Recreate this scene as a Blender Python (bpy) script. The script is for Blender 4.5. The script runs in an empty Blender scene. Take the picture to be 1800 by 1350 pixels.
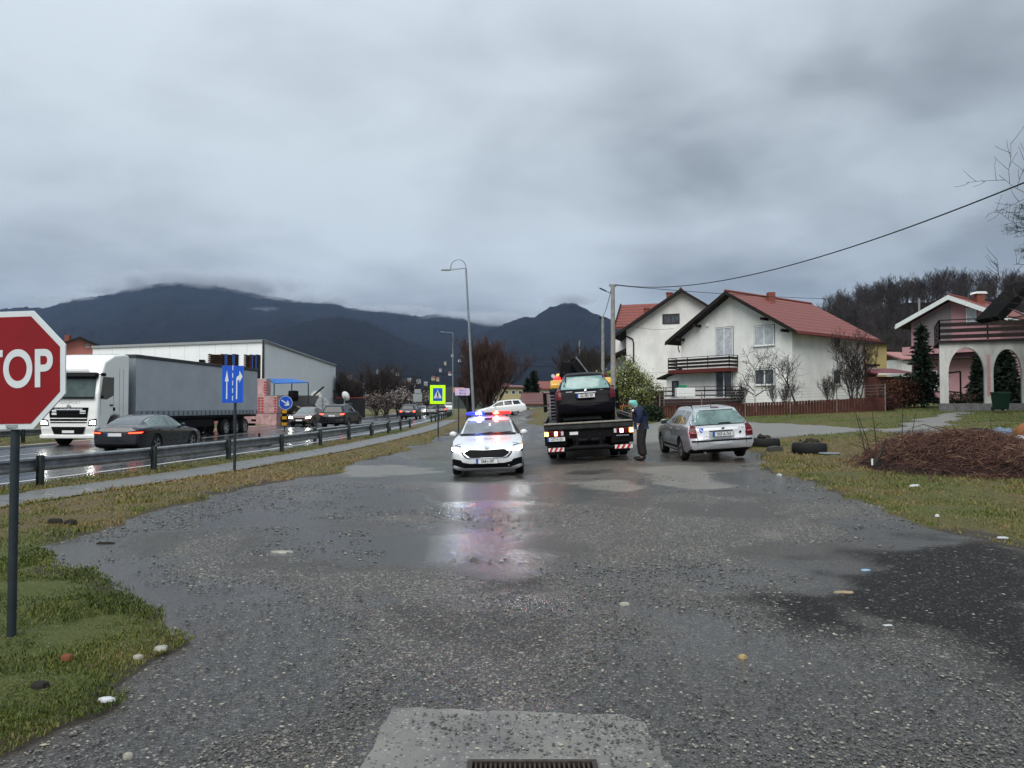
import bpy, bmesh, math, random
import numpy as np
from mathutils import Vector, Matrix, noise as mnoise
from mathutils.bvhtree import BVHTree
from mathutils.geometry import delaunay_2d_cdt
SC = bpy.context.scene; COL = SC.collection
R = math.radians; PI = math.pi
rnd = random.Random(7)
NR = np.random.RandomState(11)

# ---------------------------------------------------------------- camera, sky, sun, exposure
CAMZ = 1.65; PITCH = math.atan(40/1350.0)
cam_d = bpy.data.cameras.new('camera'); cam = bpy.data.objects.new('camera', cam_d); COL.objects.link(cam)
cam_d.sensor_width = 36; cam_d.lens = 27.0; cam_d.clip_start = 0.1; cam_d.clip_end = 30000
cam.location = (0, 0, CAMZ); cam.rotation_euler = (R(90)+PITCH, 0, 0)
SC.camera = cam
SC.view_settings.view_transform = 'Standard'; SC.view_settings.look = 'None'
SC.view_settings.gamma = 1.0; SC.view_settings.exposure = 1.4
SC.cycles.use_denoising = True
SC.cycles.max_bounces = 6; SC.cycles.diffuse_bounces = 3; SC.cycles.glossy_bounces = 3; SC.cycles.transmission_bounces = 3
SC.cycles.volume_bounces = 1; SC.cycles.transparent_max_bounces = 12
SC.cycles.sample_clamp_indirect = 4.0; SC.cycles.sample_clamp_direct = 40.0

SUN_EL, SUN_AZ = 48.0, 200.0      # hidden behind the overcast, behind the camera
W = bpy.data.worlds.new("World"); SC.world = W; W.use_nodes = True
def world():
    nt = W.node_tree; N = nt.nodes; Lk = nt.links; N.clear()
    def nd(t, **k):
        n = N.new(t)
        for a, v in k.items(): setattr(n, a, v)
        return n
    def math_(op, a, b=None, clamp=False):
        n = nd('ShaderNodeMath', operation=op, use_clamp=clamp)
        for i, v in enumerate((a, b)):
            if v is None: continue
            if isinstance(v, (int, float)): n.inputs[i].default_value = v
            else: Lk.new(v, n.inputs[i])
        return n.outputs[0]
    out = nd('ShaderNodeOutputWorld')
    tc = nd('ShaderNodeTexCoord'); sep = nd('ShaderNodeSeparateXYZ'); Lk.new(tc.outputs['Generated'], sep.inputs[0])
    z = math_('MAXIMUM', sep.outputs['Z'], 0.0)
    zz = math_('ADD', z, 0.22)
    px = math_('DIVIDE', sep.outputs['X'], zz); py = math_('DIVIDE', sep.outputs['Y'], zz)
    cv = nd('ShaderNodeCombineXYZ'); Lk.new(px, cv.inputs[0]); Lk.new(py, cv.inputs[1]); cv.inputs[2].default_value = 3.7
    def noi(scale, det, rough, dist=0.0, off=0.0):
        m = nd('ShaderNodeMapping'); m.inputs['Location'].default_value = (off, off*.7, 0); Lk.new(cv.outputs[0], m.inputs[0])
        n = nd('ShaderNodeTexNoise'); n.inputs['Scale'].default_value = scale; n.inputs['Detail'].default_value = det
        n.inputs['Roughness'].default_value = rough; n.inputs['Distortion'].default_value = dist
        Lk.new(m.outputs[0], n.inputs['Vector']); return n.outputs[0]
    n1 = noi(1.0, 4, .45, .2, SKY_OFF); n2 = noi(2.8, 4, .5, .3, SKY_OFF*1.7+7.0); n3 = noi(0.4, 2, .4, 0, SKY_OFF+1.3)
    s = math_('ADD', math_('MULTIPLY', n1, 0.58), math_('MULTIPLY', n2, 0.20))
    s = math_('ADD', s, math_('MULTIPLY', n3, 0.30))
    ramp = nd('ShaderNodeValToRGB'); Lk.new(s, ramp.inputs[0])
    e = ramp.color_ramp.elements
    cc = lambda v: (v*.83, v*.93, v, 1)
    e[0].position = .455; e[0].color = cc(.132)
    e[1].position = .655; e[1].color = cc(.300)
    for p, c in ((.485, cc(.155)), (.52, cc(.196)), (.565, cc(.238)), (.61, cc(.272))):
        x = ramp.color_ramp.elements.new(p); x.color = c
    # a real overcast is brighter towards the zenith
    zr = nd('ShaderNodeMapRange'); Lk.new(sep.outputs['Z'], zr.inputs[0])
    zr.inputs[1].default_value = .40; zr.inputs[2].default_value = .95; zr.inputs[3].default_value = 1.0; zr.inputs[4].default_value = SKY_ZEN
    zr.interpolation_type = 'SMOOTHSTEP'
    zl = nd('ShaderNodeMapRange'); Lk.new(sep.outputs['Z'], zl.inputs[0]); zl.inputs[1].default_value = .08; zl.inputs[2].default_value = .45; zl.inputs[3].default_value = .90; zl.inputs[4].default_value = 1.12
    zz2 = math_('MULTIPLY', zr.outputs[0], zl.outputs[0])
    mul = nd('ShaderNodeVectorMath', operation='SCALE'); Lk.new(ramp.outputs[0], mul.inputs[0]); Lk.new(zz2, mul.inputs['Scale'])
    sky = nd('ShaderNodeTexSky', sky_type='NISHITA', sun_disc=False)
    sky.sun_elevation = R(SUN_EL); sky.sun_rotation = R(SUN_AZ); sky.altitude = 500
    b1 = nd('ShaderNodeBackground'); Lk.new(sky.outputs[0], b1.inputs[0]); b1.inputs[1].default_value = 0.05
    b2 = nd('ShaderNodeBackground'); Lk.new(mul.outputs[0], b2.inputs[0]); b2.inputs[1].default_value = SKY_STR
    mx = nd('ShaderNodeMixShader'); mx.inputs[0].default_value = 0.96
    Lk.new(b1.outputs[0], mx.inputs[1]); Lk.new(b2.outputs[0], mx.inputs[2]); Lk.new(mx.outputs[0], out.inputs[0])
SKY_OFF = 10.0; SKY_ZEN = 1.7; SKY_STR = 1.0
world()
sun_d = bpy.data.lights.new('sun', 'SUN'); sun = bpy.data.objects.new('sun', sun_d); COL.objects.link(sun)
sun_d.energy = 1.15; sun_d.angle = R(50); sun_d.color = (1, .97, .93)
_d = Vector((math.sin(R(SUN_AZ))*math.cos(R(SUN_EL)), math.cos(R(SUN_AZ))*math.cos(R(SUN_EL)), math.sin(R(SUN_EL))))
sun.rotation_euler = (-_d).to_track_quat('-Z', 'Y').to_euler(); sun.location = (0, -20, 60)

# ---------------------------------------------------------------- terrain and pixel helpers
GC = np.array([-60, -9, -4, -1.5, 0, 1.5, 4, 7, 12, 20, 30, 80.])
GY = np.array([-30, 0, 10, 20, 30, 40, 55, 67, 90, 130, 200, 400.])
GT = np.array([
 [0]*12, [0]*12,
 [0, 0, 0, -.03, -.03, -.02, 0, .03, .10, .25, .4, .5],
 [0, -.03, -.10, -.14, -.08, .02, .13, .26, .42, .70, .95, 1.2],
 [0, 0, -.02, .00, .04, .12, .30, .45, .72, 1.05, 1.3, 1.6],
 [.05, .08, .12, .18, .28, .42, .62, .75, .90, 1.30, 1.7, 2.0],
 [.15, .18, .25, .42, .52, .66, .92, 1.0, 1.10, 1.5, 2.0, 2.6],
 [.2, .2, .4, .70, .80, .92, 1.1, 1.2, 1.35, 1.8, 2.4, 3.2],
 [.25, .3, .5, .9, 1.0, 1.1, 1.3, 1.5, 1.9, 2.6, 3.4, 5.],
 [.3, .4, .7, 1.1, 1.2, 1.4, 1.8, 2.2, 3., 4.2, 6., 9.],
 [.4, .5, .9, 1.4, 1.6, 1.8, 2.4, 3., 4., 6., 9., 14.],
 [.6, .7, 1.0, 1.6, 1.8, 2.0, 2.6, 3.2, 4.5, 7., 10., 16.]])
def _gz(X, Y):
    X = np.clip(X, GC[0], GC[-1]); Y = np.clip(Y, GY[0], GY[-1])
    i = np.clip(np.searchsorted(GC, X)-1, 0, len(GC)-2); j = np.clip(np.searchsorted(GY, Y)-1, 0, len(GY)-2)
    u = (X-GC[i])/(GC[i+1]-GC[i]); v = (Y-GY[j])/(GY[j+1]-GY[j])
    return (GT[j, i]*(1-u)+GT[j, i+1]*u)*(1-v)+(GT[j+1, i]*(1-u)+GT[j+1, i+1]*u)*v
def gz(X, Y):
    X = np.asarray(X, float); Y = np.asarray(Y, float); s = 0
    for dx, dy, w in ((0, 0, .2), (.8, 0, .1), (-.8, 0, .1), (0, 2, .1), (0, -2, .1), (1.6, 1, .1), (-1.6, 1, .1), (1.6, -1, .1), (-1.6, -1, .1)):
        s = s+w*_gz(X+dx, Y+dy)
    return s if s.ndim else float(s)
CT, ST = math.cos(PITCH), math.sin(PITCH)
def ray(px, py):
    u = (px-900)/1350.0; v = (675-py)/1350.0
    return Vector((u, CT-v*ST, ST+v*CT))
def at(px, py, Y):
    d = ray(px, py); k = Y/d.y
    return Vector((d.x*k, Y, CAMZ+d.z*k))
def p2g(px, py):                     # pixel -> point on the terrain
    Y = 20.0
    for _ in range(60):
        p = at(px, py, Y); g = gz(p.x, Y); d = ray(px, py)
        Yn = (g-CAMZ)/(d.z/d.y) if d.z < -1e-4 else 200
        Y = Y*.5+max(2, min(260, Yn))*.5
    p = at(px, py, Y); return Vector((p.x, p.y, gz(p.x, p.y)))
def plane_hit(px, py, P0, d2):       # vertical plane through P0 (x, y) along d2; returns (t, z)
    d = ray(px, py); nx, ny = -d2[1], d2[0]
    k = (P0[0]*nx+P0[1]*ny)/(d.x*nx+d.y*ny)
    x, y = d.x*k, d.y*k
    return ((x-P0[0])*d2[0]+(y-P0[1])*d2[1], CAMZ+d.z*k)
def pchip(xs, ys):
    xs = np.array(xs, float); ys = np.array(ys, float); h = np.diff(xs); dl = np.diff(ys)/h
    m = np.zeros(len(xs)); m[0] = dl[0]; m[-1] = dl[-1]
    for i in range(1, len(xs)-1):
        m[i] = 0 if dl[i-1]*dl[i] <= 0 else 2*dl[i-1]*dl[i]/(dl[i-1]+dl[i])
    def f(x):
        x = np.clip(np.asarray(x, float), xs[0], xs[-1]); i = np.clip(np.searchsorted(xs, x)-1, 0, len(xs)-2)
        t = (x-xs[i])/h[i]
        r = (2*t**3-3*t**2+1)*ys[i]+(t**3-2*t**2+t)*h[i]*m[i]+(-2*t**3+3*t**2)*ys[i+1]+(t**3-t**2)*h[i]*m[i+1]
        return r if r.ndim else float(r)
    return f
def polysd(X, Y, poly):              # signed distance, positive inside
    X = np.asarray(X, float); Y = np.asarray(Y, float)
    d = np.full(X.shape, 1e9); ins = np.zeros(X.shape, bool); n = len(poly)
    for i in range(n):
        x0, y0 = poly[i][0], poly[i][1]; x1, y1 = poly[(i+1) % n][0], poly[(i+1) % n][1]
        ex, ey = x1-x0, y1-y0; L2 = ex*ex+ey*ey+1e-12
        t = np.clip(((X-x0)*ex+(Y-y0)*ey)/L2, 0, 1)
        d = np.minimum(d, np.hypot(X-x0-t*ex, Y-y0-t*ey))
        c = ((y0 > Y) != (y1 > Y)) & (X < (x1-x0)*(Y-y0)/((y1-y0) if abs(y1-y0) > 1e-12 else 1e-12)+x0)
        ins ^= c
    return np.where(ins, d, -d)
_h = NR.rand(256, 256)
def vn(X, Y, sc, seed=0):            # value noise, vectorised
    x = np.asarray(X)/sc+seed*17.3+500; y = np.asarray(Y)/sc+seed*9.1+500
    i = np.floor(x).astype(int); j = np.floor(y).astype(int); u = x-i; v = y-j
    u = u*u*(3-2*u); v = v*v*(3-2*v)
    a = _h[i % 256, j % 256]; b = _h[(i+1) % 256, j % 256]; c = _h[i % 256, (j+1) % 256]; d = _h[(i+1) % 256, (j+1) % 256]
    return (a*(1-u)+b*u)*(1-v)+(c*(1-u)+d*u)*v
def fbm(X, Y, sc, seed=0, n=4):
    r = 0; a = .5; t = 0
    for k in range(n): r = r+a*vn(X, Y, sc/2**k, seed+k); t += a; a *= .5
    return r/t
sstep = lambda a, b, x: (lambda t: t*t*(3-2*t))(np.clip((x-a)/(b-a), 0, 1))

# ---------------------------------------------------------------- materials
MATS = {}
class NT:
    def __init__(s, name):
        s.m = bpy.data.materials.new(name); s.m.use_nodes = True; s.t = s.m.node_tree
        s.b = s.t.nodes['Principled BSDF']; s.o = s.t.nodes['Material Output']; s._tc = None
    def n(s, t, **k):
        x = s.t.nodes.new(t)
        for a, v in k.items(): setattr(x, a, v)
        return x
    def l(s, a, b): s.t.links.new(a, b)
    def tc(s, which='Object'):
        if s._tc is None: s._tc = s.n('ShaderNodeTexCoord')
        return s._tc.outputs[which]
    def pos(s):
        return s.n('ShaderNodeNewGeometry').outputs['Position']
    def noise(s, scale, det=4, rough=.55, vec=None, stretch=None, dist=0):
        v = vec if vec is not None else s.tc()
        if stretch:
            m = s.n('ShaderNodeMapping'); m.inputs['Scale'].default_value = stretch; s.l(v, m.inputs[0]); v = m.outputs[0]
        x = s.n('ShaderNodeTexNoise'); x.inputs['Scale'].default_value = scale; x.inputs['Detail'].default_value = det
        x.inputs['Roughness'].default_value = rough; x.inputs['Distortion'].default_value = dist; s.l(v, x.inputs['Vector']); return x.outputs[0]
    def voro(s, scale, vec=None, feature='F1', out='Distance'):
        v = vec if vec is not None else s.tc()
        x = s.n('ShaderNodeTexVoronoi', feature=feature); x.inputs['Scale'].default_value = scale; s.l(v, x.inputs['Vector']); return x.outputs[out]
    def ramp(s, f, stops):
        x = s.n('ShaderNodeValToRGB'); s.l(f, x.inputs[0]); e = x.color_ramp.elements
        while len(e) < len(stops): e.new(.5)
        for q, (p, c) in zip(e, stops):
            q.position = p; q.color = (c[0], c[1], c[2], 1) if not isinstance(c, (int, float)) else (c, c, c, 1)
        return x.outputs[0]
    def math(s, op, a, b=None, clamp=False):
        x = s.n('ShaderNodeMath', operation=op, use_clamp=clamp)
        for i, v in enumerate((a, b)):
            if v is None: continue
            if isinstance(v, (int, float)): x.inputs[i].default_value = v
            else: s.l(v, x.inputs[i])
        return x.outputs[0]
    def mix(s, f, a, b, mode='MIX'):
        x = s.n('ShaderNodeMix', data_type='RGBA', blend_type=mode)
        for k, v in ((0, f), (6, a), (7, b)):
            if isinstance(v, (int, float)): x.inputs[k].default_value = v
            elif isinstance(v, tuple): x.inputs[k].default_value = (v[0], v[1], v[2], 1)
            else: s.l(v, x.inputs[k])
        return x.outputs[2]
    def attr(s, name, out='Fac'):
        x = s.n('ShaderNodeAttribute', attribute_name=name); return x.outputs[out]
    def bump(s, h, strength, dist=.02):
        x = s.n('ShaderNodeBump'); x.inputs['Strength'].default_value = strength if isinstance(strength, (int, float)) else 1
        if not isinstance(strength, (int, float)): s.l(strength, x.inputs['Strength'])
        x.inputs['Distance'].default_value = dist; s.l(h, x.inputs['Height']); s.l(x.outputs[0], s.b.inputs['Normal'])
    def set(s, **k):
        for a, v in k.items():
            i = s.b.inputs[a.replace('_', ' ')]
            if isinstance(v, tuple): i.default_value = (v[0], v[1], v[2], 1)
            elif isinstance(v, (int, float)): i.default_value = v
            else: s.l(v, i)
def mat(name, c, rough=.6, metal=0, var=.12, scale=6, bump=0, coat=0, emit=None, estr=0, spec=None, dirt=0):
    key = name
    if key in MATS: return MATS[key]
    t = NT(name)
    if var > 0:
        n = t.noise(scale, 5, .6)
        lo = tuple(x*(1-var) for x in c); hi = tuple(min(1, x*(1+var)) for x in c)
        col = t.ramp(n, [(.3, lo), (.7, hi)])
        if dirt > 0:
            d = t.noise(scale*.35, 6, .7, stretch=(1, 1, .25))
            col = t.mix(t.math('MULTIPLY', t.ramp(d, [(.45, 0.), (.75, 1.)]), dirt), col, (.05, .045, .035))
        t.set(Base_Color=col)
    else: t.set(Base_Color=tuple(c))
    t.set(Roughness=rough, Metallic=metal)
    if coat: t.set(Coat_Weight=coat, Coat_Roughness=.06)
    t.set(Specular_IOR_Level=spec if spec is not None else (.18 if rough >= .44 else .35))
    if bump: t.bump(t.noise(scale*8, 4, .6), bump, .01)
    if emit: t.set(Emission_Color=tuple(emit), Emission_Strength=estr)
    MATS[key] = t.m; return t.m
def paint(name, c, metal=0.0, rough=.32, dirt=.25, coat=.8, spec=.5):
    if name in MATS: return MATS[name]
    t = NT(name); n = t.noise(3.0, 5, .6)
    sp = t.n('ShaderNodeSeparateXYZ'); t.l(t.tc(), sp.inputs[0])
    low = t.math('SUBTRACT', 1.0, t.math('MULTIPLY', sp.outputs['Z'], 1.6), True)
    f = t.math('MULTIPLY', t.math('MULTIPLY', low, t.ramp(t.noise(5, 6, .7), [(.35, 0.), (.7, 1.)])), dirt*2, True)
    col = t.mix(f, tuple(c), (.10, .09, .08))
    t.set(Specular_IOR_Level=spec, Base_Color=col, Metallic=metal, Coat_Weight=coat, Coat_Roughness=.05)
    t.set(Roughness=t.ramp(n, [(.3, rough*.8), (.7, rough*1.25)]))
    drops = t.noise(160, 2, .5); t.bump(drops, .02, .003)
    MATS[name] = t.m; return t.m
M_white = lambda: paint('police_white_paint', (.66, .68, .69))
M_black = mat('black_plastic', (.006, .006, .007), .5, spec=.08)
M_rubber = mat('tyre_rubber', (.018, .018, .018), .7, bump=.2)
M_dark = mat('underbody_dark', (.01, .01, .01), .8)
M_glass = mat('tinted_glass', (.018, .022, .025), .06, var=.2, scale=2, coat=.12)
M_glassg = mat('greenish_rear_glass', (.17, .29, .27), .08, var=.25, scale=3, coat=.5)
M_chrome = mat('chrome', (.6, .62, .64), .18, 1, var=.05)
M_alloy = mat('wheel_alloy', (.42, .43, .44), .35, .8)
M_steel = mat('galvanised_steel', (.25, .27, .29), .42, .7, var=.25, scale=9)
M_plate = mat('plate_white', (.72, .73, .72), .4, var=.04)
M_plblue = mat('plate_blue', (.02, .09, .42), .4, var=.04)
M_ink = mat('plate_ink', (.015, .015, .02), .5, var=0)
M_red = mat('tail_red', (.085, .004, .006), .2, coat=0, spec=.3)
M_redlit = mat('tail_red_lit', (.8, .03, .02), .3, emit=(1, .05, .02), estr=2.6)
M_orange = mat('amber_lamp', (.8, .25, .03), .3, emit=(1, .35, .06), estr=9)
M_lampw = mat('lamp_clear', (.6, .62, .64), .1, coat=1)
M_head = mat('headlamp_lit', (.9, .9, .9), .2, emit=(.95, 1, .97), estr=9)
M_headfar = mat('headlamp_far', (.9, .9, .9), .2, emit=(1, .98, .9), estr=16)
M_rwhite = mat('white_reflector', (.75, .75, .72), .4)
M_rred = mat('red_reflector', (.5, .02, .03), .35)

# ---------------------------------------------------------------- mesh helpers
def link(name, me, parent=None, loc=None, rot=None):
    o = bpy.data.objects.new(name, me); COL.objects.link(o)
    if parent is not None: o.parent = parent
    if loc is not None: o.location = loc
    if rot is not None: o.rotation_euler = rot
    return o
def tag(o, label=None, cat=None, group=None, kind=None):
    if label: o['label'] = label
    if cat: o['category'] = cat
    if group: o['group'] = group
    if kind: o['kind'] = kind
    return o
def thing(name, label, cat, loc=(0, 0, 0), rot=0, group=None):
    o = bpy.data.objects.new(name, None); COL.objects.link(o); o.empty_display_size = .3
    o.location = loc; o.rotation_euler = rot if isinstance(rot, (tuple, list)) else (0, 0, rot)
    return tag(o, label, cat, group)
class MB:
    def __init__(s): s.v = []; s.f = []; s.mi = []
    def add(s, vs, fs, mi=0):
        o = len(s.v); s.v += [tuple(x) for x in vs]; s.f += [tuple(i+o for i in f) for f in fs]; s.mi += [mi]*len(fs); return s
    def box(s, c, d, rz=0, mi=0, M=None):
        x, y, z = [a/2 for a in d]; vs = [Vector((i*x, j*y, k*z)) for i in (-1, 1) for j in (-1, 1) for k in (-1, 1)]
        m = M if M is not None else Matrix.Rotation(rz, 4, 'Z')
        vs = [m @ q+Vector(c) for q in vs]
        return s.add(vs, [(0, 1, 3, 2), (4, 6, 7, 5), (0, 4, 5, 1), (2, 3, 7, 6), (0, 2, 6, 4), (1, 5, 7, 3)], mi)
    def bar(s, p0, p1, w, h, mi=0, up=(0, 0, 1)):     # rectangular bar from p0 to p1
        p0, p1 = Vector(p0), Vector(p1); d = (p1-p0).normalized(); u = Vector(up)
        if abs(d.dot(u)) > .98: u = Vector((0, 1, 0))
        r = d.cross(u).normalized(); u = r.cross(d)
        vs = [p+r*(a*w/2)+u*(b*h/2) for p in (p0, p1) for a, b in ((-1, -1), (1, -1), (1, 1), (-1, 1))]
        return s.add(vs, [(3, 2, 1, 0), (4, 5, 6, 7), (0, 1, 5, 4), (1, 2, 6, 5), (2, 3, 7, 6), (3, 0, 4, 7)], mi)
    def tube(s, pts, rad, n=8, cap=True, mi=0):
        pts = [Vector(p) for p in pts]; rad = rad if isinstance(rad, (list, tuple)) else [rad]*len(pts)
        vs = []; r0 = None
        for i, p in enumerate(pts):
            d = (pts[min(i+1, len(pts)-1)]-pts[max(i-1, 0)])
            d = d.normalized() if d.length > 1e-9 else Vector((0, 0, 1))
            if r0 is None:
                a = Vector((0, 0, 1)) if abs(d.z) < .9 else Vector((1, 0, 0)); r0 = d.cross(a).normalized()
            else:
                r0 = (r0-d*r0.dot(d)).normalized()
            u = d.cross(r0)
            vs += [p+(r0*math.cos(2*PI*k/n)+u*math.sin(2*PI*k/n))*rad[i] for k in range(n)]
        fs = [(i*n+k, i*n+(k+1) % n, (i+1)*n+(k+1) % n, (i+1)*n+k) for i in range(len(pts)-1) for k in range(n)]
        if cap: fs += [tuple(range(n-1, -1, -1)), tuple((len(pts)-1)*n+k for k in range(n))]
        return s.add(vs, fs, mi)
    def lathe(s, prof, n=24, M=None, mi=0, close=False):   # prof (r, z) around z
        M = M or Matrix(); vs = [M @ Vector((r*math.cos(2*PI*k/n), r*math.sin(2*PI*k/n), z)) for r, z in prof for k in range(n)]
        m = len(prof)
        fs = [(i*n+k, i*n+(k+1) % n, ((i+1) % m)*n+(k+1) % n, ((i+1) % m)*n+k) for i in range(m if close else m-1) for k in range(n)]
        if not close:
            if prof[0][0] > 1e-6: fs.append(tuple(range(n-1, -1, -1)))
            if prof[-1][0] > 1e-6: fs.append(tuple((m-1)*n+k for k in range(n)))
        return s.add(vs, fs, mi)
    def prism(s, poly, a0, a1, fn, mi=0):    # poly 2D, extruded from a0 to a1; fn(u, v, a) -> xyz
        n = len(poly); vs = [fn(u, v, a0) for u, v in poly]+[fn(u, v, a1) for u, v in poly]
        fs = [tuple(range(n-1, -1, -1)), tuple(range(n, 2*n))]+[(i, (i+1) % n, n+(i+1) % n, n+i) for i in range(n)]
        return s.add(vs, fs, mi)
    def build(s, name, m, parent=None, loc=None, rot=None, smooth=False, bevel=0, seg=2, fixn=True):
        me = bpy.data.meshes.new(name); me.from_pydata(s.v, [], s.f)
        ms = m if isinstance(m, (list, tuple)) else [m]
        for q in ms: me.materials.append(q)
        if len(ms) > 1: me.polygons.foreach_set('material_index', s.mi)
        if fixn:
            b = bmesh.new(); b.from_mesh(me); bmesh.ops.recalc_face_normals(b, faces=b.faces); b.to_mesh(me); b.free()
        if smooth: smooth_me(me, smooth if not isinstance(smooth, bool) else 40)
        me.update(); o = link(name, me, parent, loc, rot)
        if bevel:
            x = o.modifiers.new('bevel', 'BEVEL'); x.width = bevel; x.segments = seg; x.limit_method = 'ANGLE'; x.angle_limit = R(35)
        return o
def smooth_me(me, ang=40):
    b = bmesh.new(); b.from_mesh(me)
    for f in b.faces: f.smooth = True
    for e in b.edges:
        if len(e.link_faces) == 2 and e.calc_face_angle(0) > R(ang): e.smooth = False
    b.to_mesh(me); b.free()
def grid_me(name, V, nr, nc, m, smooth=True, attrs=None):     # V: (nr*nc, 3)
    me = bpy.data.meshes.new(name); nf = (nr-1)*(nc-1)
    I = (np.arange(nr-1)[:, None]*nc+np.arange(nc-1)[None]).ravel()
    F = np.stack([I, I+1, I+nc+1, I+nc], 1).astype(np.int32)
    fast_me(me, V, F, smooth); me.materials.append(m)
    if attrs:
        for k, a in attrs.items():
            at_ = me.attributes.new(k, 'FLOAT', 'POINT'); at_.data.foreach_set('value', np.asarray(a, np.float32).ravel())
    return me
def fast_me(me, V, F, smooth=False):
    k = F.shape[1]; me.vertices.add(len(V)); me.vertices.foreach_set('co', np.asarray(V, np.float32).ravel())
    me.loops.add(F.size); me.loops.foreach_set('vertex_index', F.astype(np.int32).ravel())
    me.polygons.add(len(F)); me.polygons.foreach_set('loop_start', np.arange(0, F.size, k, dtype=np.int32))
    me.polygons.foreach_set('loop_total', np.full(len(F), k, np.int32))
    me.polygons.foreach_set('use_smooth', np.full(len(F), bool(smooth)))
    me.update(calc_edges=True); me.validate()
def text(name, s, m, parent, M, size=1.0, xs=1.0, depth=.004, bold=0, align='CENTER'):
    c = bpy.data.curves.new(name, 'FONT'); c.body = s; c.size = size; c.extrude = depth/2; c.align_x = align; c.align_y = 'CENTER'; c.offset = bold
    c.resolution_u = 8 if size > .3 else 3
    o = bpy.data.objects.new(name, c); COL.objects.link(o)
    dg = bpy.context.evaluated_depsgraph_get(); me = bpy.data.meshes.new_from_object(o.evaluated_get(dg)); bpy.data.objects.remove(o); bpy.data.curves.remove(c)
    me.transform(M @ Matrix.Diagonal((xs, 1, 1, 1))); me.materials.clear(); me.materials.append(m); me.name = name
    return link(name, me, parent)

# ================================================================ SETTING
RL = pchip([-20, 0, 10, 15, 20, 25, 30, 35, 40, 47, 55, 70, 100, 150, 220, 320, 500],
           [-14, -12, -10.9, -10.2, -9.5, -8.9, -8.3, -7.85, -7.45, -7.1, -7.0, -7.1, -8.2, -12.5, -22, -40, -85])
RW = pchip([-20, 40, 80, 120, 500], [12.6, 12.6, 11.2, 10.0, 9.5])       # carriageway width left of the rail line
def road_sd(X, Y):
    r = RL(Y); w = RW(Y); c = r-.55-w/2
    return w/2-np.abs(X-c)
def path_sd(X, Y):
    r = RL(Y); c = r+1.42
    d = .68-np.abs(X-c)
    return np.where(Y > 75, -5.0, d)
lot_px = [(-260, 1345), (-40, 1330), (60, 1290), (180, 1240), (245, 1175), (298, 1130), (285, 1085), (235, 1045), (150, 1012), (70, 985), (95, 957), (185, 930),
          (270, 903), (380, 874), (480, 850), (565, 834), (625, 816), (665, 800), (712, 787), (762, 776), (778, 767), (806, 755), (838, 740)]
lot = [(p.x, p.y) for p in (p2g(*q) for q in lot_px)]
lot += [(-2.2, 68), (-1.5, 84), (1.5, 92), (9, 104), (9, 95), (3.2, 80), (1.3, 62), (1.2, 50), (2.6, 42), (5, 37)]
lot += [(p.x, p.y) for p in (p2g(*q) for q in [(1165, 741), (1330, 741), (1560, 729), (1700, 728), (1660, 736), (1540, 757), (1400, 768), (1334, 778), (1322, 800), (1340, 824), (1400, 838), (1470, 868),
         (1530, 890), (1620, 925), (1700, 945), (1800, 965), (1900, 990)])]
lot += [(9, 6), (9, -18), (-9, -18), (-6, 1)]
def lot_sd(X, Y):
    d = polysd(X, Y, lot); k = np.clip(np.asarray(Y)/16.0, .35, 2.2)
    return d+(fbm(X, Y, 1.6, 3)-.5)*1.0*k+(fbm(X, Y, .35, 8, 2)-.5)*.34
# terrain sheet -------------------------------------------------
ncol, nrow = 430, 470
uu = np.linspace(-1.7, 1.7, ncol)
yy = np.concatenate([[-25, -12, -6, -3, -1.5, -.5], np.geomspace(3.4, 263, nrow-6-26)-3+.0, np.geomspace(300, 9000, 26)])
Yg = np.repeat(yy[:, None], ncol, 1); Xg = uu[None]*(np.maximum(Yg, 0)+4)
def asph_z(X, Y): return gz(X, Y)+(fbm(X, Y, 2.2, 5, 3)-.5)*.05
G0 = gz(Xg, Yg)
SDl = lot_sd(Xg, Yg); SDr = road_sd(Xg, Yg); SDp = path_sd(Xg, Yg)
sd = np.maximum(np.maximum(SDl, SDr), SDp+.02)
turf = .035+(fbm(Xg, Yg, .5, 21, 3)-.5)*.07
mound = .55*np.exp(-(((Xg-2.0)/2.2)**2+((Yg-66)/7)**2))
Zg = G0+np.where(sd > 0, -.012-.09*sstep(0, .35, sd), turf*sstep(0, -.35, sd)-.012)+mound*(sd < 0)*sstep(0, -.6, sd)
Zg = np.where(Yg > 230, G0, Zg)
green = .5*fbm(Xg, Yg, 3.5, 30)+.5*fbm(Xg, Yg, .8, 34)
zoneL = sstep(-1.5, -3.5, Xg)*sstep(11, 7, Yg)                     # lush patch by the stop sign
zoneV = sstep(2.6, 1.2, np.abs(Xg-(RL(Yg)+3.2)))*sstep(9, 12, Yg)  # worn verge beside the path
green = green+.15*zoneL-.20*zoneV+.08*(Xg > 3)*(Yg < 16)-.08*(Xg > 4)*(Yg > 17)*(Yg < 27)+.12*(Xg > 3)*(Yg > 30)
edge = sstep(-.5, -.05, SDl)
soil = np.clip(edge*.8+(fbm(Xg, Yg, 1.1, 40)-.62)*2.5, 0, 1)
dry = fbm(Xg, Yg, 2.6, 45)
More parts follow.
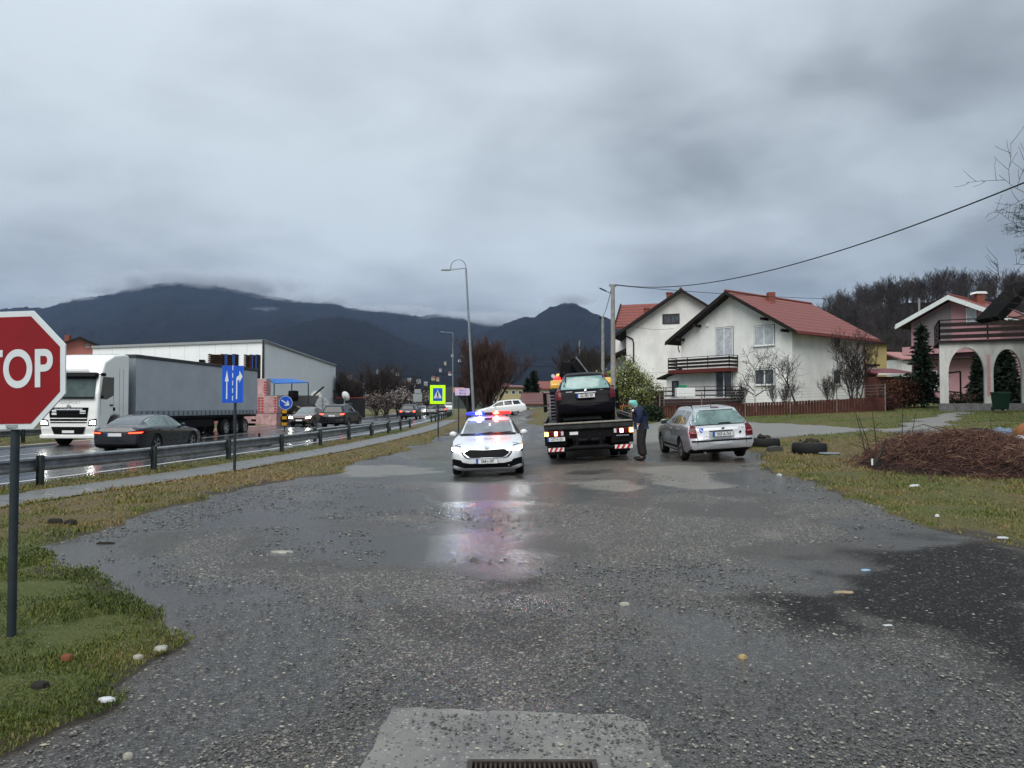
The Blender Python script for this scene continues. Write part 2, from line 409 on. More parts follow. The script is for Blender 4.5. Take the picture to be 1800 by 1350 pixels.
def m_ground():
    t = NT('grassy_ground'); P = t.tc()
    f = t.noise(14, 6, .65); f2 = t.noise(70, 4, .6)
    gcol = t.ramp(f2, [(.25, (.022, .028, .005)), (.5, (.075, .090, .014)), (.75, (.16, .18, .034))])
    dcol = t.ramp(f2, [(.25, (.038, .027, .010)), (.5, (.115, .082, .030)), (.78, (.25, .19, .085))])
    scol = t.ramp(f, [(.3, (.030, .024, .018)), (.7, (.085, .068, .052))])
    g = t.attr('green'); d = t.attr('dry')
    k = t.math('ADD', t.math('MULTIPLY', t.math('SUBTRACT', f, .5), 1.2), g)
    kf = t.ramp(k, [(.40, 0.), (.60, 1.)])
    c = t.mix(kf, dcol, gcol)
    c = t.mix(t.ramp(t.math('ADD', t.math('MULTIPLY', t.math('SUBTRACT', f, .5), 1.0), t.attr('soil')), [(.35, 0.), (.75, 1.)]), c, scol)
    # crumbs of stone and litter leaves in the turf
    st = t.voro(38, out='Distance'); rn = t.voro(38, out='Color')
    sp = t.n('ShaderNodeSeparateXYZ'); t.l(rn, sp.inputs[0])
    sm = t.math('MULTIPLY', t.math('LESS_THAN', st, .22), t.math('GREATER_THAN', sp.outputs['X'], .88))
    c = t.mix(sm, c, t.ramp(sp.outputs['Y'], [(.2, (.16, .14, .11)), (.8, (.38, .36, .33))]))
    t.set(Base_Color=c, Roughness=t.ramp(f, [(.3, .55), (.7, .95)]), Specular_IOR_Level=.3)
    t.bump(t.math('ADD', f2, t.math('MULTIPLY', f, .6)), .8, .05); return t.m
V = np.stack([Xg, Yg, Zg], -1).reshape(-1, 3)
gm = grid_me('ground', V, len(yy), ncol, m_ground(), True, dict(green=green, soil=soil, dry=dry))
tag(link('ground', gm), kind='structure')
def ground_z(X, Y):                # visible height of the turf or paving
    s = np.maximum(np.maximum(lot_sd(X, Y), road_sd(X, Y)), path_sd(X, Y))
    return float(np.where(s > 0, gz(X, Y), gz(X, Y)+.03))

# lot of wet broken asphalt -------------------------------------
def blob(X, Y, pxs, soft, seed):
    poly = [(p.x, p.y) for p in (p2g(*q) for q in pxs)]
    return sstep(-soft, soft, polysd(X, Y, poly)+(fbm(X, Y, .7, seed)-.5)*soft*2.2)
i0 = np.searchsorted(yy, 112); rows = yy[:i0]
# finer rows for the lot
ncl, nrl = 520, 560
ul = np.linspace(-1.25, 1.35, ncl); yl = np.concatenate([np.linspace(-18, .3, 14), np.geomspace(4.4, 118, nrl-14)-4+.0])
Yl = np.repeat(yl[:, None], ncl, 1); Xl = ul[None]*(np.maximum(Yl, 0)+4)
sl = lot_sd(Xl, Yl)
wetn = fbm(Xl, Yl, 3.2, 51, 4)
pale = np.maximum.reduce([
    blob(Xl, Yl, [(1118, 822), (1240, 817), (1262, 840), (1280, 858), (1205, 862), (1150, 848)], .4, 61),
    blob(Xl, Yl, [(1005, 848), (1080, 843), (1130, 856), (1110, 865), (1030, 862)], .35, 62),
    .75*blob(Xl, Yl, [(570, 820), (660, 815), (770, 822), (770, 834), (640, 838), (560, 832)], .6, 63),
    .5*blob(Xl, Yl, [(1330, 930), (1400, 940), (1385, 955), (1330, 950)], .2, 64),
    .6*blob(Xl, Yl, [(470, 965), (520, 965), (520, 978), (470, 978)], .06, 65)])
darkp = blob(Xl, Yl, [(1640, 950), (1560, 966), (1500, 990), (1450, 1025), (1420, 1052), (1440, 1085), (1520, 1110), (1620, 1150), (1720, 1195), (1900, 1240), (1980, 1000), (1800, 966)], 1.0, 66)
darkp = np.maximum(darkp, .42*blob(Xl, Yl, [(700, 1075), (860, 1060), (1000, 1075), (1080, 1110), (940, 1150), (760, 1140), (690, 1110)], .45, 67))
darkp = np.maximum(darkp, .5*blob(Xl, Yl, [(830, 1020), (960, 1015), (960, 1035), (850, 1040)], .3, 68))
stony = sstep(.42, .62, fbm(Xl, Yl, 1.7, 70, 4)+.22*sstep(9, 4, Yl)+.1*sstep(3, 0, abs(Xl-1)))
yard = sstep(0, 1.5, Xl-3)*sstep(26, 30, Yl)
wet = sstep(.41, .60, wetn+.20*sstep(1.6, .2, sl)*sstep(30, 20, Yl)-.10*stony+.04)
wet = wet*(1-.8*pale)*(1-.95*darkp)*(1-.8*yard)
Zl = gz(Xl, Yl)+(fbm(Xl, Yl, 2.2, 5, 3)-.5)*.05*(1-wet)-.012*wet+.004+np.where(sl > 0, 0, np.maximum(sl*.35, -.12))
Zl = np.where(sl < -1.2, Zl-.4, Zl)
def m_lot():
    t = NT('wet_broken_asphalt'); P = t.tc()
    wet = t.attr('wet'); pale = t.attr('pale'); dark = t.attr('dark'); stony = t.attr('stony'); yard = t.attr('yard')
    f = t.noise(3.5, 6, .62); f2 = t.noise(30, 5, .65); f3 = t.noise(140, 3, .6)
    base = t.ramp(f2, [(.28, (.022, .021, .020)), (.5, (.070, .067, .061)), (.75, (.155, .147, .132))])
    base = t.mix(t.ramp(f, [(.4, .0), (.7, .65)]), base, (.085, .072, .058))
    # pebbles of three sizes
    def peb(scale, r, keep):
        d = t.voro(scale); c = t.voro(scale, out='Color'); s = t.n('ShaderNodeSeparateXYZ'); t.l(c, s.inputs[0])
        m = t.math('MULTIPLY', t.math('LESS_THAN', d, r), t.math('GREATER_THAN', s.outputs['X'], keep))
        col = t.ramp(s.outputs['Y'], [(0, (.012, .012, .012)), (.3, (.065, .063, .059)), (.6, (.20, .19, .17)), (1, (.50, .46, .38))])
        return m, col, d
    m1, c1, d1 = peb(66, .48, .15); m2, c2, d2 = peb(33, .40, .50); m3, c3, d3 = peb(14, .28, .82)
    sf = t.ramp(t.math('ADD', stony, t.math('MULTIPLY', t.math('SUBTRACT', f2, .5), .8)), [(.15, .18), (.62, 1.)])
    sf = t.math('MULTIPLY', sf, t.math('SUBTRACT', 1.0, t.math('MULTIPLY', wet, .55)))
    c = t.mix(t.math('MULTIPLY', m1, sf), base, c1); c = t.mix(t.math('MULTIPLY', m2, sf), c, c2); c = t.mix(t.math('MULTIPLY', m3, sf), c, c3)
    c = t.mix(t.math('MULTIPLY', t.ramp(t.math('ADD', yard, t.math('MULTIPLY', t.math('SUBTRACT', f, .5), .5)), [(.3, 0.), (.8, 1.)]), .8), c, t.ramp(f2, [(.3, (.20, .20, .185)), (.7, (.38, .375, .35))]))
    c = t.mix(t.ramp(t.math('ADD', pale, t.math('MULTIPLY', t.math('SUBTRACT', f2, .5), .5)), [(.3, 0.), (.7, 1.)]), c, t.ramp(f2, [(.3, (.17, .16, .14)), (.7, (.30, .285, .25))]))
    dk = t.mix(t.math('MULTIPLY', m1, .6), t.ramp(f3, [(.35, (.008, .008, .008)), (.65, (.028, .027, .027))]), (.045, .044, .044))
    dk = t.mix(t.math('MULTIPLY', m2, .22), dk, c2)
    dk = t.mix(m3, dk, t.mix(.6, c3, (.1, .1, .1)))
    dkf = t.ramp(t.math('ADD', dark, t.math('MULTIPLY', t.math('SUBTRACT', f2, .5), .7)), [(.2, 0.), (.75, .97)])
    c = t.mix(t.math('MULTIPLY', t.noise(1.3, 4, .6), 1.0), c, t.mix(1.0, c, (.62, .60, .57), 'MULTIPLY'))
    c = t.mix(dkf, c, dk)
    c = t.mix(t.ramp(t.math('ADD', t.attr('mud'), t.math('MULTIPLY', t.math('SUBTRACT', f2, .5), .8)), [(.3, 0.), (.9, .85)]), c, t.ramp(f2, [(.3, (.055, .043, .034)), (.7, (.105, .085, .066))]))
    wf = t.ramp(t.math('ADD', wet, t.math('MULTIPLY', t.math('SUBTRACT', f2, .5), .55)), [(.15, 0.), (.85, 1.)])
    c = t.mix(t.math('MULTIPLY', wf, .45), c, (.030, .030, .031))
    ro = t.mix(wf, t.ramp(f3, [(.3, .30), (.7, .52)]), (.15, .15, .15)); ro = t.mix(dkf, ro, (.62, .62, .62))
    t.set(Base_Color=c, Roughness=ro, Specular_IOR_Level=t.mix(dkf, t.mix(wf, (.30, .30, .30), (.55, .55, .55)), (.06, .06, .06)))
    h = t.math('ADD', t.math('MULTIPLY', t.math('SUBTRACT', .5, d1), .75), t.math('ADD', t.math('MULTIPLY', f3, .5), t.math('MULTIPLY', t.math('SUBTRACT', .4, d2), .5)))
    bs = t.math('ADD', .27, t.math('MULTIPLY', t.math('SUBTRACT', 1.0, wf), .6))
    t.bump(h, bs, .022); return t.m
V = np.stack([Xl, Yl, Zl], -1).reshape(-1, 3)
keep = (sl > -1.6)
me = bpy.data.meshes.new('gravel_lot'); I = (np.arange(len(yl)-1)[:, None]*ncl+np.arange(ncl-1)[None]); kf = (keep[:-1, :-1] | keep[1:, 1:])
I = I[kf]; F = np.stack([I, I+1, I+ncl+1, I+ncl], 1)
used = np.unique(F); remap = np.zeros(V.shape[0], np.int64); remap[used] = np.arange(len(used))
fast_me(me, V[used], remap[F], True); me.materials.append(m_lot())
mud = sstep(1.3, .0, sl)*sstep(10, 6, Yl)*fbm(Xl, Yl, .8, 77)*1.5+sstep(.35, 0, sl)*.6
for k, a in dict(mud=mud, wet=wet, pale=pale, dark=darkp, stony=stony, yard=yard).items():
    at_ = me.attributes.new(k, 'FLOAT', 'POINT'); at_.data.foreach_set('value', a.ravel()[used].astype(np.float32))
tag(link('parking_lot', me), kind='structure')

# highway, markings, path ---------------------------------------
def strip(name, f0, f1, ys, m, zoff, nx=2, sag=0):
    ys = np.asarray(ys, float); V = []
    for k in range(nx):
        s = k/(nx-1); X = f0(ys)*(1-s)+f1(ys)*s; V.append(np.stack([X, ys, gz(X, ys)+zoff], -1))
    V = np.stack(V, 1).reshape(-1, 3)
    o = link(name, grid_me(name, V, len(ys), nx, m, True)); return tag(o, kind='structure')
def m_road():
    t = NT('wet_highway_asphalt'); f = t.noise(.35, 5, .6, stretch=(1, .25, 1)); f2 = t.noise(60, 3, .6); tr = t.noise(1.6, 3, .5, stretch=(1, .03, 1))
    t.set(Base_Color=t.mix(t.ramp(f, [(.35, 0.), (.7, 1.)]), (.028, .030, .033), (.058, .058, .058)), Roughness=t.ramp(t.math('ADD', t.math('MULTIPLY', tr, .6), t.math('MULTIPLY', f, .4)), [(.38, .10), (.6, .30)]), Specular_IOR_Level=.6)
    t.bump(f2, .12, .01); return t.m
ys = np.concatenate([np.linspace(-20, 60, 81), np.geomspace(62, 480, 60)])
strip('highway', lambda y: RL(y)-.55-RW(y)-.2, lambda y: RL(y)-.5, ys, m_road(), .0, 12)
def m_path():
    t = NT('worn_path_asphalt'); f = t.noise(1.2, 6, .65); f2 = t.noise(60, 3)
    t.set(Base_Color=t.mix(f2, t.ramp(f, [(.3, (.085, .085, .083)), (.7, (.16, .155, .145))]), (.11, .11, .105)), Roughness=t.ramp(f, [(.35, .22), (.6, .6)])); t.bump(f2, .25, .01); return t.m
strip('footpath', lambda y: RL(y)+.72+.07*(fbm(y*3, y*0, .8, 4)-.5)*2, lambda y: RL(y)+2.1+.1*(fbm(y*3, y*0+9, .8, 4)-.5)*2, np.linspace(-10, 75, 400), m_path(), .012, 5)
M_line = mat('worn_road_paint', (.48, .48, .46), .45, var=.3, scale=20)
M_liney = mat('pale_yellow_edge_paint', (.55, .47, .30), .5, var=.3, scale=10)
strip('edge_line', lambda y: RL(y)-RW(y)-.25, lambda y: RL(y)-RW(y)-.02, ys, M_liney, .006, 2)
strip('edge_line_near', lambda y: RL(y)-1.15, lambda y: RL(y)-1.0, ys, M_line, .006, 2)
for q, off in ((1, 4.4), (2, 8.2)):
    Vq, Fq = [], []
    for k in range(-2, 40):
        a = k*9.0+(3 if q == 2 else 0); yk = np.linspace(a, a+(4.5 if q == 1 else 6.5), 5); o = len(Vq)
        for y in yk:
            for dx in (-.07, .07): x = RL(y)-off*RW(y)/12.6+dx; Vq.append((x, y, gz(x, y)+.006))
        Fq += [(o+2*i, o+2*i+1, o+2*i+3, o+2*i+2) for i in range(4)]
    me = bpy.data.meshes.new('lane_marking'); me.from_pydata(Vq, [], Fq); me.materials.append(M_line)
    tag(link('lane_marking', me), kind='structure')

# concrete slab with drain grate --------------------------------
def slab():
    P = [p2g(690, 1250), p2g(1130, 1262), p2g(1175, 1352), p2g(636, 1352)]
    x0, x1 = P[3].x-.03, P[2].x+.03; pts = [(P[3].x-.12, 2.2), (P[3].x, P[3].y), (P[0].x, P[0].y), (P[1].x-.12, P[1].y), (P[1].x, P[1].y-.1), (P[2].x, P[2].y), (P[2].x+.1, 2.2)]
    t = NT('slab_concrete'); f = t.noise(2.2, 6, .65); f2 = t.noise(90, 4, .6); d = t.voro(48); c = t.voro(48, out='Color'); s = t.n('ShaderNodeSeparateXYZ'); t.l(c, s.inputs[0])
    k = t.math('MULTIPLY', t.math('LESS_THAN', d, .4), t.math('GREATER_THAN', s.outputs['X'], .6))
    col = t.mix(f2, t.ramp(f, [(.32, (.075, .072, .066)), (.68, (.27, .255, .225))]), (.14, .135, .125)); col = t.mix(k, col, t.ramp(s.outputs['Y'], [(.3, (.04, .04, .04)), (.8, (.3, .29, .26))]))
    t.set(Base_Color=col, Roughness=t.ramp(f, [(.35, .3), (.65, .6)])); t.bump(t.math('ADD', f2, t.math('MULTIPLY', d, -.4)), .5, .012)
    gx0, gx1, gy1, gy0 = -.205, .39, 3.60, 3.15
    # ring of slab around the grate opening: build as strips
    dn = []
    for i in range(len(pts)):
        a, b = Vector((*pts[i], 0)), Vector((*pts[(i+1) % len(pts)], 0)); n = max(2, int((b-a).length/.06))
        for j in range(n):
            p = a.lerp(b, j/n); w = .035*(fbm(p.x*9, p.y*9, 1, 9, 3)-.5)*2; dn.append((p.x+w, p.y+w))
    hole = [(gx0, gy0), (gx1, gy0), (gx1, gy1), (gx0, gy1)]
    vs = [Vector(p) for p in dn]+[Vector(p) for p in hole]; n = len(dn)
    inner = [Vector((x, y)) for x in np.arange(-1, 1.4, .12) for y in np.arange(2.25, 4.2, .12)]
    vo, eo, fo, ov, _, _ = delaunay_2d_cdt(vs+inner, [], [list(range(n)), list(range(n, n+4))], 2, 1e-5)
    # keep faces inside slab polygon, outside hole
    b = bmesh.new(); bv = [b.verts.new((v.x, v.y, gz(v.x, v.y)+.014+.010*fbm(v.x*3, v.y*3, 1, 5, 3))) for v in vo]
    for f_ in fo:
        cx = sum(vo[i].x for i in f_)/len(f_); cy = sum(vo[i].y for i in f_)/len(f_)
        if gx0 < cx < gx1 and gy0 < cy < gy1: continue
        if polysd(cx, cy, dn) < 0: continue
        try: b.faces.new([bv[i] for i in f_])
        except ValueError: pass
    r = bmesh.ops.extrude_face_region(b, geom=list(b.faces)); bmesh.ops.translate(b, vec=(0, 0, -.09), verts=[e for e in r['geom'] if isinstance(e, bmesh.types.BMVert)])
    bmesh.ops.recalc_face_normals(b, faces=b.faces)
    me = bpy.data.meshes.new('concrete_slab'); b.to_mesh(me); b.free(); me.materials.append(t.m); tag(link('concrete_slab', me), kind='structure')
    g = MB(); z = gz(.1, 3.4)+.016; cx = (gx0+gx1)/2; cy = (gy0+gy1)/2
    for x in (gx0+.012, gx1-.012): g.box((x, cy, z), (.024, gy1-gy0, .03))
    for y in (gy0+.012, gy1-.012): g.box((cx, y, z+.001), (gx1-gx0-.05, .024, .028))
    n = 24
    for i in range(n):
        x = gx0+.03+(gx1-gx0-.06)*(i+.5)/n
        g.box((x, cy, z), (.009, gy1-gy0-.04, .022))
    for y in np.arange(gy0+.06, gy1-.04, .06): g.box((cx, y, z-.003), (gx1-gx0-.04, .008, .014))
    g.box((cx, cy, z-.12), (gx1-gx0, gy1-gy0, .02))
    o = g.build('drain_grate', mat('rusty_iron', (.055, .042, .035), .5, .4, var=.4, scale=30))
    tag(o, 'dark rusty iron drain grate set in the concrete slab', 'drain grate')
slab()

# loose stones and grass blades ---------------------------------
def scatter_stones(name, n, region, smin, smax, m, kind='stuff', seed=1):
    r = np.random.RandomState(seed); oc = np.array([(1, 0, 0), (0, 1, 0), (-1, 0, 0), (0, -1, 0), (0, 0, 1), (0, 0, -1)], float)
    of = np.array([(0, 1, 4), (1, 2, 4), (2, 3, 4), (3, 0, 4), (1, 0, 5), (2, 1, 5), (3, 2, 5), (0, 3, 5)])
    X, Y = region(r, n); n = len(X); s = smin*(smax/smin)**(r.rand(n)**2.2)*np.clip(Y/7, .75, 1.2)
    a = r.rand(n)*2*PI; v = oc[None]*(.6+.8*r.rand(n, 6, 1)); v = v*s[:, None, None]*np.array([1, .7, .42])
    ca, sa = np.cos(a)[:, None], np.sin(a)[:, None]
    x = v[..., 0]*ca-v[..., 1]*sa; y = v[..., 0]*sa+v[..., 1]*ca
    z0 = gz(X, Y)+(fbm(X, Y, 2.2, 5, 3)-.5)*.03+.018*((np.abs(X-.1) < .9) & (Y < 4.15) & (Y > 2.3) & (np.abs(X-.1) < .62+(4.15-Y)*.15))
    Vv = np.stack([x+X[:, None], y+Y[:, None], v[..., 2]+z0[:, None]+s[:, None]*.04+.002], -1).reshape(-1, 3)
    Fv = (of[None]+6*np.arange(n)[:, None, None]).reshape(-1, 3)
    me = bpy.data.meshes.new(name); fast_me(me, Vv, Fv); me.materials.append(m)
    at_ = me.attributes.new('rnd', 'FLOAT', 'POINT'); at_.data.foreach_set('value', np.repeat(r.rand(n), 6).astype(np.float32))
    return tag(link(name, me), kind=kind)
def m_stone():
    t = NT('loose_stone'); a = t.attr('rnd'); c = t.ramp(a, [(0, (.02, .02, .022)), (.35, (.055, .054, .052)), (.75, (.11, .106, .097)), (.94, (.22, .205, .175)), (1, (.38, .33, .25))])
    t.set(Base_Color=c, Roughness=.38); return t.m
def reg_lot(r, n):
    Y = 2.6+15*r.rand(n*3)**2.1; X = (r.rand(n*3)*2-1)*.8*(Y+1)
    dk = polysd(X, Y, [(p.x, p.y) for p in (p2g(*q) for q in [(1640, 948), (1440, 1020), (1420, 1085), (1620, 1150), (1900, 1240), (1980, 1000)])])
    k = ~((X > -.26) & (X < .45) & (Y < 3.66)) & (lot_sd(X, Y) > .05) & (.6*fbm(X, Y, 1.7, 70, 4)+.4*fbm(X, Y, .5, 71, 3)+.14*r.rand(len(X)) > .55-.12*sstep(8, 3, Y)) & ((dk < -.1) | (r.rand(len(X)) < .07))
    return X[k][:n], Y[k][:n]
scatter_stones('gravel', 95000, reg_lot, .0045, .023, m_stone(), seed=3)

def blades(name, X, Y, h, w, lean, m, r, Z=None, tint=None, z0=None):
    n = len(X); a = r.rand(n)*2*PI; Zb = gz(X, Y)+.0 if z0 is None else z0
    dx, dy = np.cos(a)*w/2, np.sin(a)*w/2; la = r.rand(n)*2*PI; lx, ly = np.cos(la)*lean*h, np.sin(la)*lean*h
    p = np.zeros((n, 5, 3)); p[:, 0] = np.stack([X-dx, Y-dy, Zb], -1); p[:, 1] = np.stack([X+dx, Y+dy, Zb], -1)
    p[:, 2] = np.stack([X+dx*.7+lx*.35, Y+dy*.7+ly*.35, Zb+h*.6], -1); p[:, 3] = np.stack([X-dx*.7+lx*.35, Y-dy*.7+ly*.35, Zb+h*.6], -1)
    p[:, 4] = np.stack([X+lx, Y+ly, Zb+h], -1)
    b = 5*np.arange(n)[:, None]
    F = np.concatenate([b+np.array([[0, 1, 2]]), b+np.array([[0, 2, 3]]), b+np.array([[3, 2, 4]])], 0)
    me = bpy.data.meshes.new(name); fast_me(me, p.reshape(-1, 3), F, False); me.materials.append(m)
    at_ = me.attributes.new('tint', 'FLOAT', 'POINT'); at_.data.foreach_set('value', np.repeat(tint if tint is not None else r.rand(n), 5).astype(np.float32))
    return link(name, me)
def m_grass():
    t = NT('grass_blade'); a = t.attr('tint')
    t.set(Base_Color=t.ramp(a, [(0, (.030, .044, .007)), (.3, (.070, .100, .014)), (.52, (.130, .145, .025)), (.72, (.20, .155, .055)), (1, (.28, .18, .085))]), Roughness=.5, Specular_IOR_Level=.3); return t.m
def grass_region(r, n, pick):
    Y = 2.5+46*r.rand(n)**1.9; X = (r.rand(n)*2-1)*.86*(Y+1.5); X, Y = X[pick(X, Y)], Y[pick(X, Y)]
    s = np.maximum(np.maximum(lot_sd(X, Y), road_sd(X, Y)), path_sd(X, Y))
    d = fbm(X, Y, .6, 80, 3)
    k = (s < -.0) & (d+r.rand(len(X))*.3 > .50) | ((s < .12) & (d > .62) & (s > -.2))
    return X[k], Y[k]
r = np.random.RandomState(5)
X, Y = grass_region(r, 520000, lambda X, Y: (X < -1.2) | (X > 2.5))
X2 = -1.3-4.2*r.rand(150000); Y2 = 2.6+6.5*r.rand(150000)**1.2; k2 = (lot_sd(X2, Y2) < .02) & (path_sd(X2, Y2) < 0) & (fbm(X2, Y2, .5, 81, 3)+.35*r.rand(150000) > .66); X = np.concatenate([X, X2[k2]]); Y = np.concatenate([Y, Y2[k2]])
gsel = .5*fbm(X, Y, 3.5, 30)+.5*fbm(X, Y, .8, 34)+.15*sstep(-1.5, -3.5, X)*sstep(11, 7, Y)-.22*sstep(2.6, 1.2, abs(X-(RL(Y)+3.2)))*sstep(9, 12, Y)-.08*(X > 4)*(Y > 17)*(Y < 27)+.12*(X > 3)*(Y > 30)
tint = np.clip(.95-gsel*1.0+(r.rand(len(X))-.5)*.6+.35*(fbm(X, Y, .45, 85, 3)-.5), 0, 1)
tall = sstep(.52, .7, fbm(X, Y, 1.4, 90, 3))
h = (.012+.026*r.rand(len(X))+.05*tall*r.rand(len(X))**2)*np.clip(Y/9, .8, 1.5); w = (.005+.006*r.rand(len(X)))*np.clip(Y/6, .8, 3.0)
tag(blades('grass', X, Y, h, w, .7, m_grass(), r, tint=tint, z0=gz(X, Y)+.012), kind='stuff')

# ---------------------------------------------------------------- mountains
def m_forest(name, c0, c1, sc, extra=None):
    t = NT(name); f = t.noise(.012*sc, 6, .6); f2 = t.noise(.09*sc, 4, .7)
    c = t.mix(f2, t.ramp(f, [(.35, c0), (.65, c1)]), tuple(.5*a for a in c0))
    if extra: c = t.mix(t.ramp(t.noise(.004*sc, 3, .5, dist=.5), [(.62, 0.), (.68, 1.)]), c, extra)
    t.set(Base_Color=c, Roughness=.95, Specular_IOR_Level=.05); t.bump(f2, .8, 12/sc); return t.m
def mountain(name, pts, D, foot, m, seed, nu=220, nt=46, back=.35, amp=.10, jag=5, z0=.6):
    xs = [p[0] for p in pts]; f = pchip(xs, [p[1] for p in pts]); px = np.linspace(xs[0], xs[-1], nu); py = f(px)
    V = np.zeros((nt, nu, 3)); u = (px-900)/1350.0
    zr = CAMZ+(675-py)/1350*D*1.0+D*math.tan(PITCH)
    for i in range(nt):
        t = i/(nt-1)*(1+back); Y = D*(foot+(1-foot)*t) if t <= 1 else D*(1+(t-1)*1.2)
        k = t**1.05 if t <= 1 else 1-(t-1)*1.4
        X = u*Y
        s = math.sin(PI*min(t, 1))
        g = (fbm(X+9999, np.full(nu, Y)*.35, D*.09, seed, 4)-.5)*2*amp*s*1.6+(np.abs(fbm(X+5000+Y*.3, np.full(nu, Y)*.12, D*.05, seed+7, 3)-.5))*-amp*s*1.8
        z = z0+(zr-z0)*(k+g)+(fbm(X+777, np.full(nu, Y), jag*2.2, seed+3, 2)-.5)*jag*2*(1 if t > .3 else t/.3)
        V[i] = np.stack([X, np.full(nu, Y), z], -1)
    me = grid_me(name, V.reshape(-1, 3), nt, nu, m, True)
    tag(link(name, me), kind='structure'); return V
mf1 = m_forest('far_forest', (.003, .006, .012), (.016, .018, .022), 1)
RA = [(-420, 600), (-200, 560), (-60, 549), (0, 541), (50, 537.5), (66, 539.5), (136, 522), (194, 514), (214, 506), (272, 496), (320, 494), (370, 498), (408, 505), (467, 517), (545, 530), (576, 531), (622, 541), (700, 548),
      (735, 553.5), (767, 551), (807, 554), (833, 561), (855, 560), (878, 564), (920, 572), (1000, 590), (1100, 610)]
mountain('mountain', RA, 4600, .42, mf1, 3, nu=420, nt=60, amp=.09, jag=9)
RB = [(690, 640), (760, 612), (820, 590), (870, 576), (893, 567), (922, 557), (936, 556.5), (962, 542), (985, 534), (1000, 530.5), (1011, 533), (1033, 544), (1055, 554), (1078, 561), (1100, 568), (1160, 588), (1250, 612), (1400, 640), (1500, 660)]
mountain('mountain', RB, 3600, .40, mf1, 13, nu=300, nt=54, amp=.08, jag=8)
mf2 = m_forest('near_forest', (.003, .005, .008), (.014, .013, .013), 1.6)
RC = [(-500, 640), (-200, 610), (0, 600), (200, 596), (330, 590), (420, 586), (480, 578), (540, 562), (583, 556), (614, 557), (640, 564), (661, 571), (695, 590), (725, 603), (762, 612), (800, 618), (830, 628), (880, 652), (930, 680)]
RCV = mountain('hill', RC, 2700, .45, mf2, 23, nu=340, nt=44, amp=.07, jag=7)
def m_town():
    t = NT('foothill_fields'); f = t.noise(.015, 6, .65, dist=.4); f2 = t.noise(.12, 4, .7)
    t.set(Base_Color=t.mix(f2, t.ramp(f, [(.35, (.020, .022, .017)), (.5, (.045, .055, .030)), (.62, (.032, .030, .025)), (.75, (.10, .11, .07))]), (.02, .022, .02)), Roughness=.95, Specular_IOR_Level=.05); return t.m
RF = [(430, 708), (520, 702), (600, 695), (680, 690), (740, 686), (800, 680), (850, 682), (890, 686), (960, 690), (1060, 694), (1200, 700), (1400, 704)]
FH = mountain('foothill', RF, 1150, .34, m_town(), 33, nu=200, nt=40, amp=.05, jag=3)
HH = [(1300, 672), (1380, 625), (1430, 595), (1470, 570), (1500, 556), (1540, 543), (1600, 530), (1680, 524), (1760, 524), (1850, 528), (2000, 534), (2200, 560)]
M_leaf = m_forest('leaf_litter_slope', (.022, .018, .014), (.045, .036, .027), 12)
HV = mountain('wooded_hill', HH, 260, .52, M_leaf, 43, nu=120, nt=40, amp=.04, jag=1.2, z0=3)

# ================================================================ CARS
def car_body(sp, N=96, K=40):
    L = sp['L']; ft = pchip(*zip(*sp['top'])); fb = pchip(*zip(*sp['belt'])); fw = pchip(*zip(*sp['w'])); fr = pchip(*zip(*sp['wr'])); fz = pchip(*zip(*sp['zb']))
    S = np.unique(np.concatenate([np.linspace(0, .3, 12), np.linspace(.3, L-.3, N-24), np.linspace(L-.3, L, 12)]))
    rows = []
    for s in S:
        T, B, w, wr, zb = ft(s), fb(s), fw(s), fr(s), fz(s); g = max(T-B, .01); e = min(.075, .4*g); ws = w*.955; mid = zb+(B-zb)*.45
        P = [(0, zb), (w*.5, zb), (w*.86, zb+.005), (w*.955, zb+.05), (w*.985, zb+.16), (w, mid), (w*.995, B-.2*(B-zb)), (w*.985, B-.05), (ws, B),
             (ws+(wr-ws)*.12, B+.10*(g-e)), (ws+(wr-ws)*.55, B+.56*(g-e)), (wr, B+(g-e)), (wr*.955, T-e*.42), (wr*.80, T-e*.14), (wr*.4, T-e*.02), (0, T)]
        P = np.array(P); d = np.concatenate([[0], np.cumsum(np.hypot(*np.diff(P, axis=0).T))]); fx, fy = pchip(d, P[:, 0]), pchip(d, P[:, 1])
        q = np.linspace(0, d[-1], K); x, z = fx(q), fy(q)
        rows.append(np.concatenate([np.stack([x, z], -1), np.stack([-x[-2:0:-1], z[-2:0:-1]], -1)]))
    V = []; n = len(rows[0])
    def cap(row, s0, sg):
        c = np.array([0, (row[:, 1].min()+row[:, 1].max())/2]); out = []
        for k, ds in ((.0, .055), (.35, .045), (.7, .03), (.9, .013)):
            out.append((c+(row-c)*k, s0+sg*ds))
        return out
    ring = [(q, s) for q, s in cap(rows[0], S[0], -1)]+[(q, s) for q, s in zip(rows, S)]+[(q, s) for q, s in cap(rows[-1], S[-1], 1)[::-1]]
    for q, s in ring: V += [(a[0], L/2-s, a[1]) for a in q]
    m = len(ring); F = [(i*n+j, i*n+(j+1) % n, (i+1)*n+(j+1) % n, (i+1)*n+j) for i in range(m-1) for j in range(n)]
    b = bmesh.new(); vs = [b.verts.new(v) for v in V]
    for f in F: b.faces.new([vs[i] for i in f])
    bmesh.ops.remove_doubles(b, verts=b.verts, dist=1e-4); bmesh.ops.recalc_face_normals(b, faces=b.faces)
    me = bpy.data.meshes.new('body'); b.to_mesh(me)
    bvh = BVHTree.FromBMesh(b); b.free()
    return me, bvh, (ft, fb, fw, fr, fz)
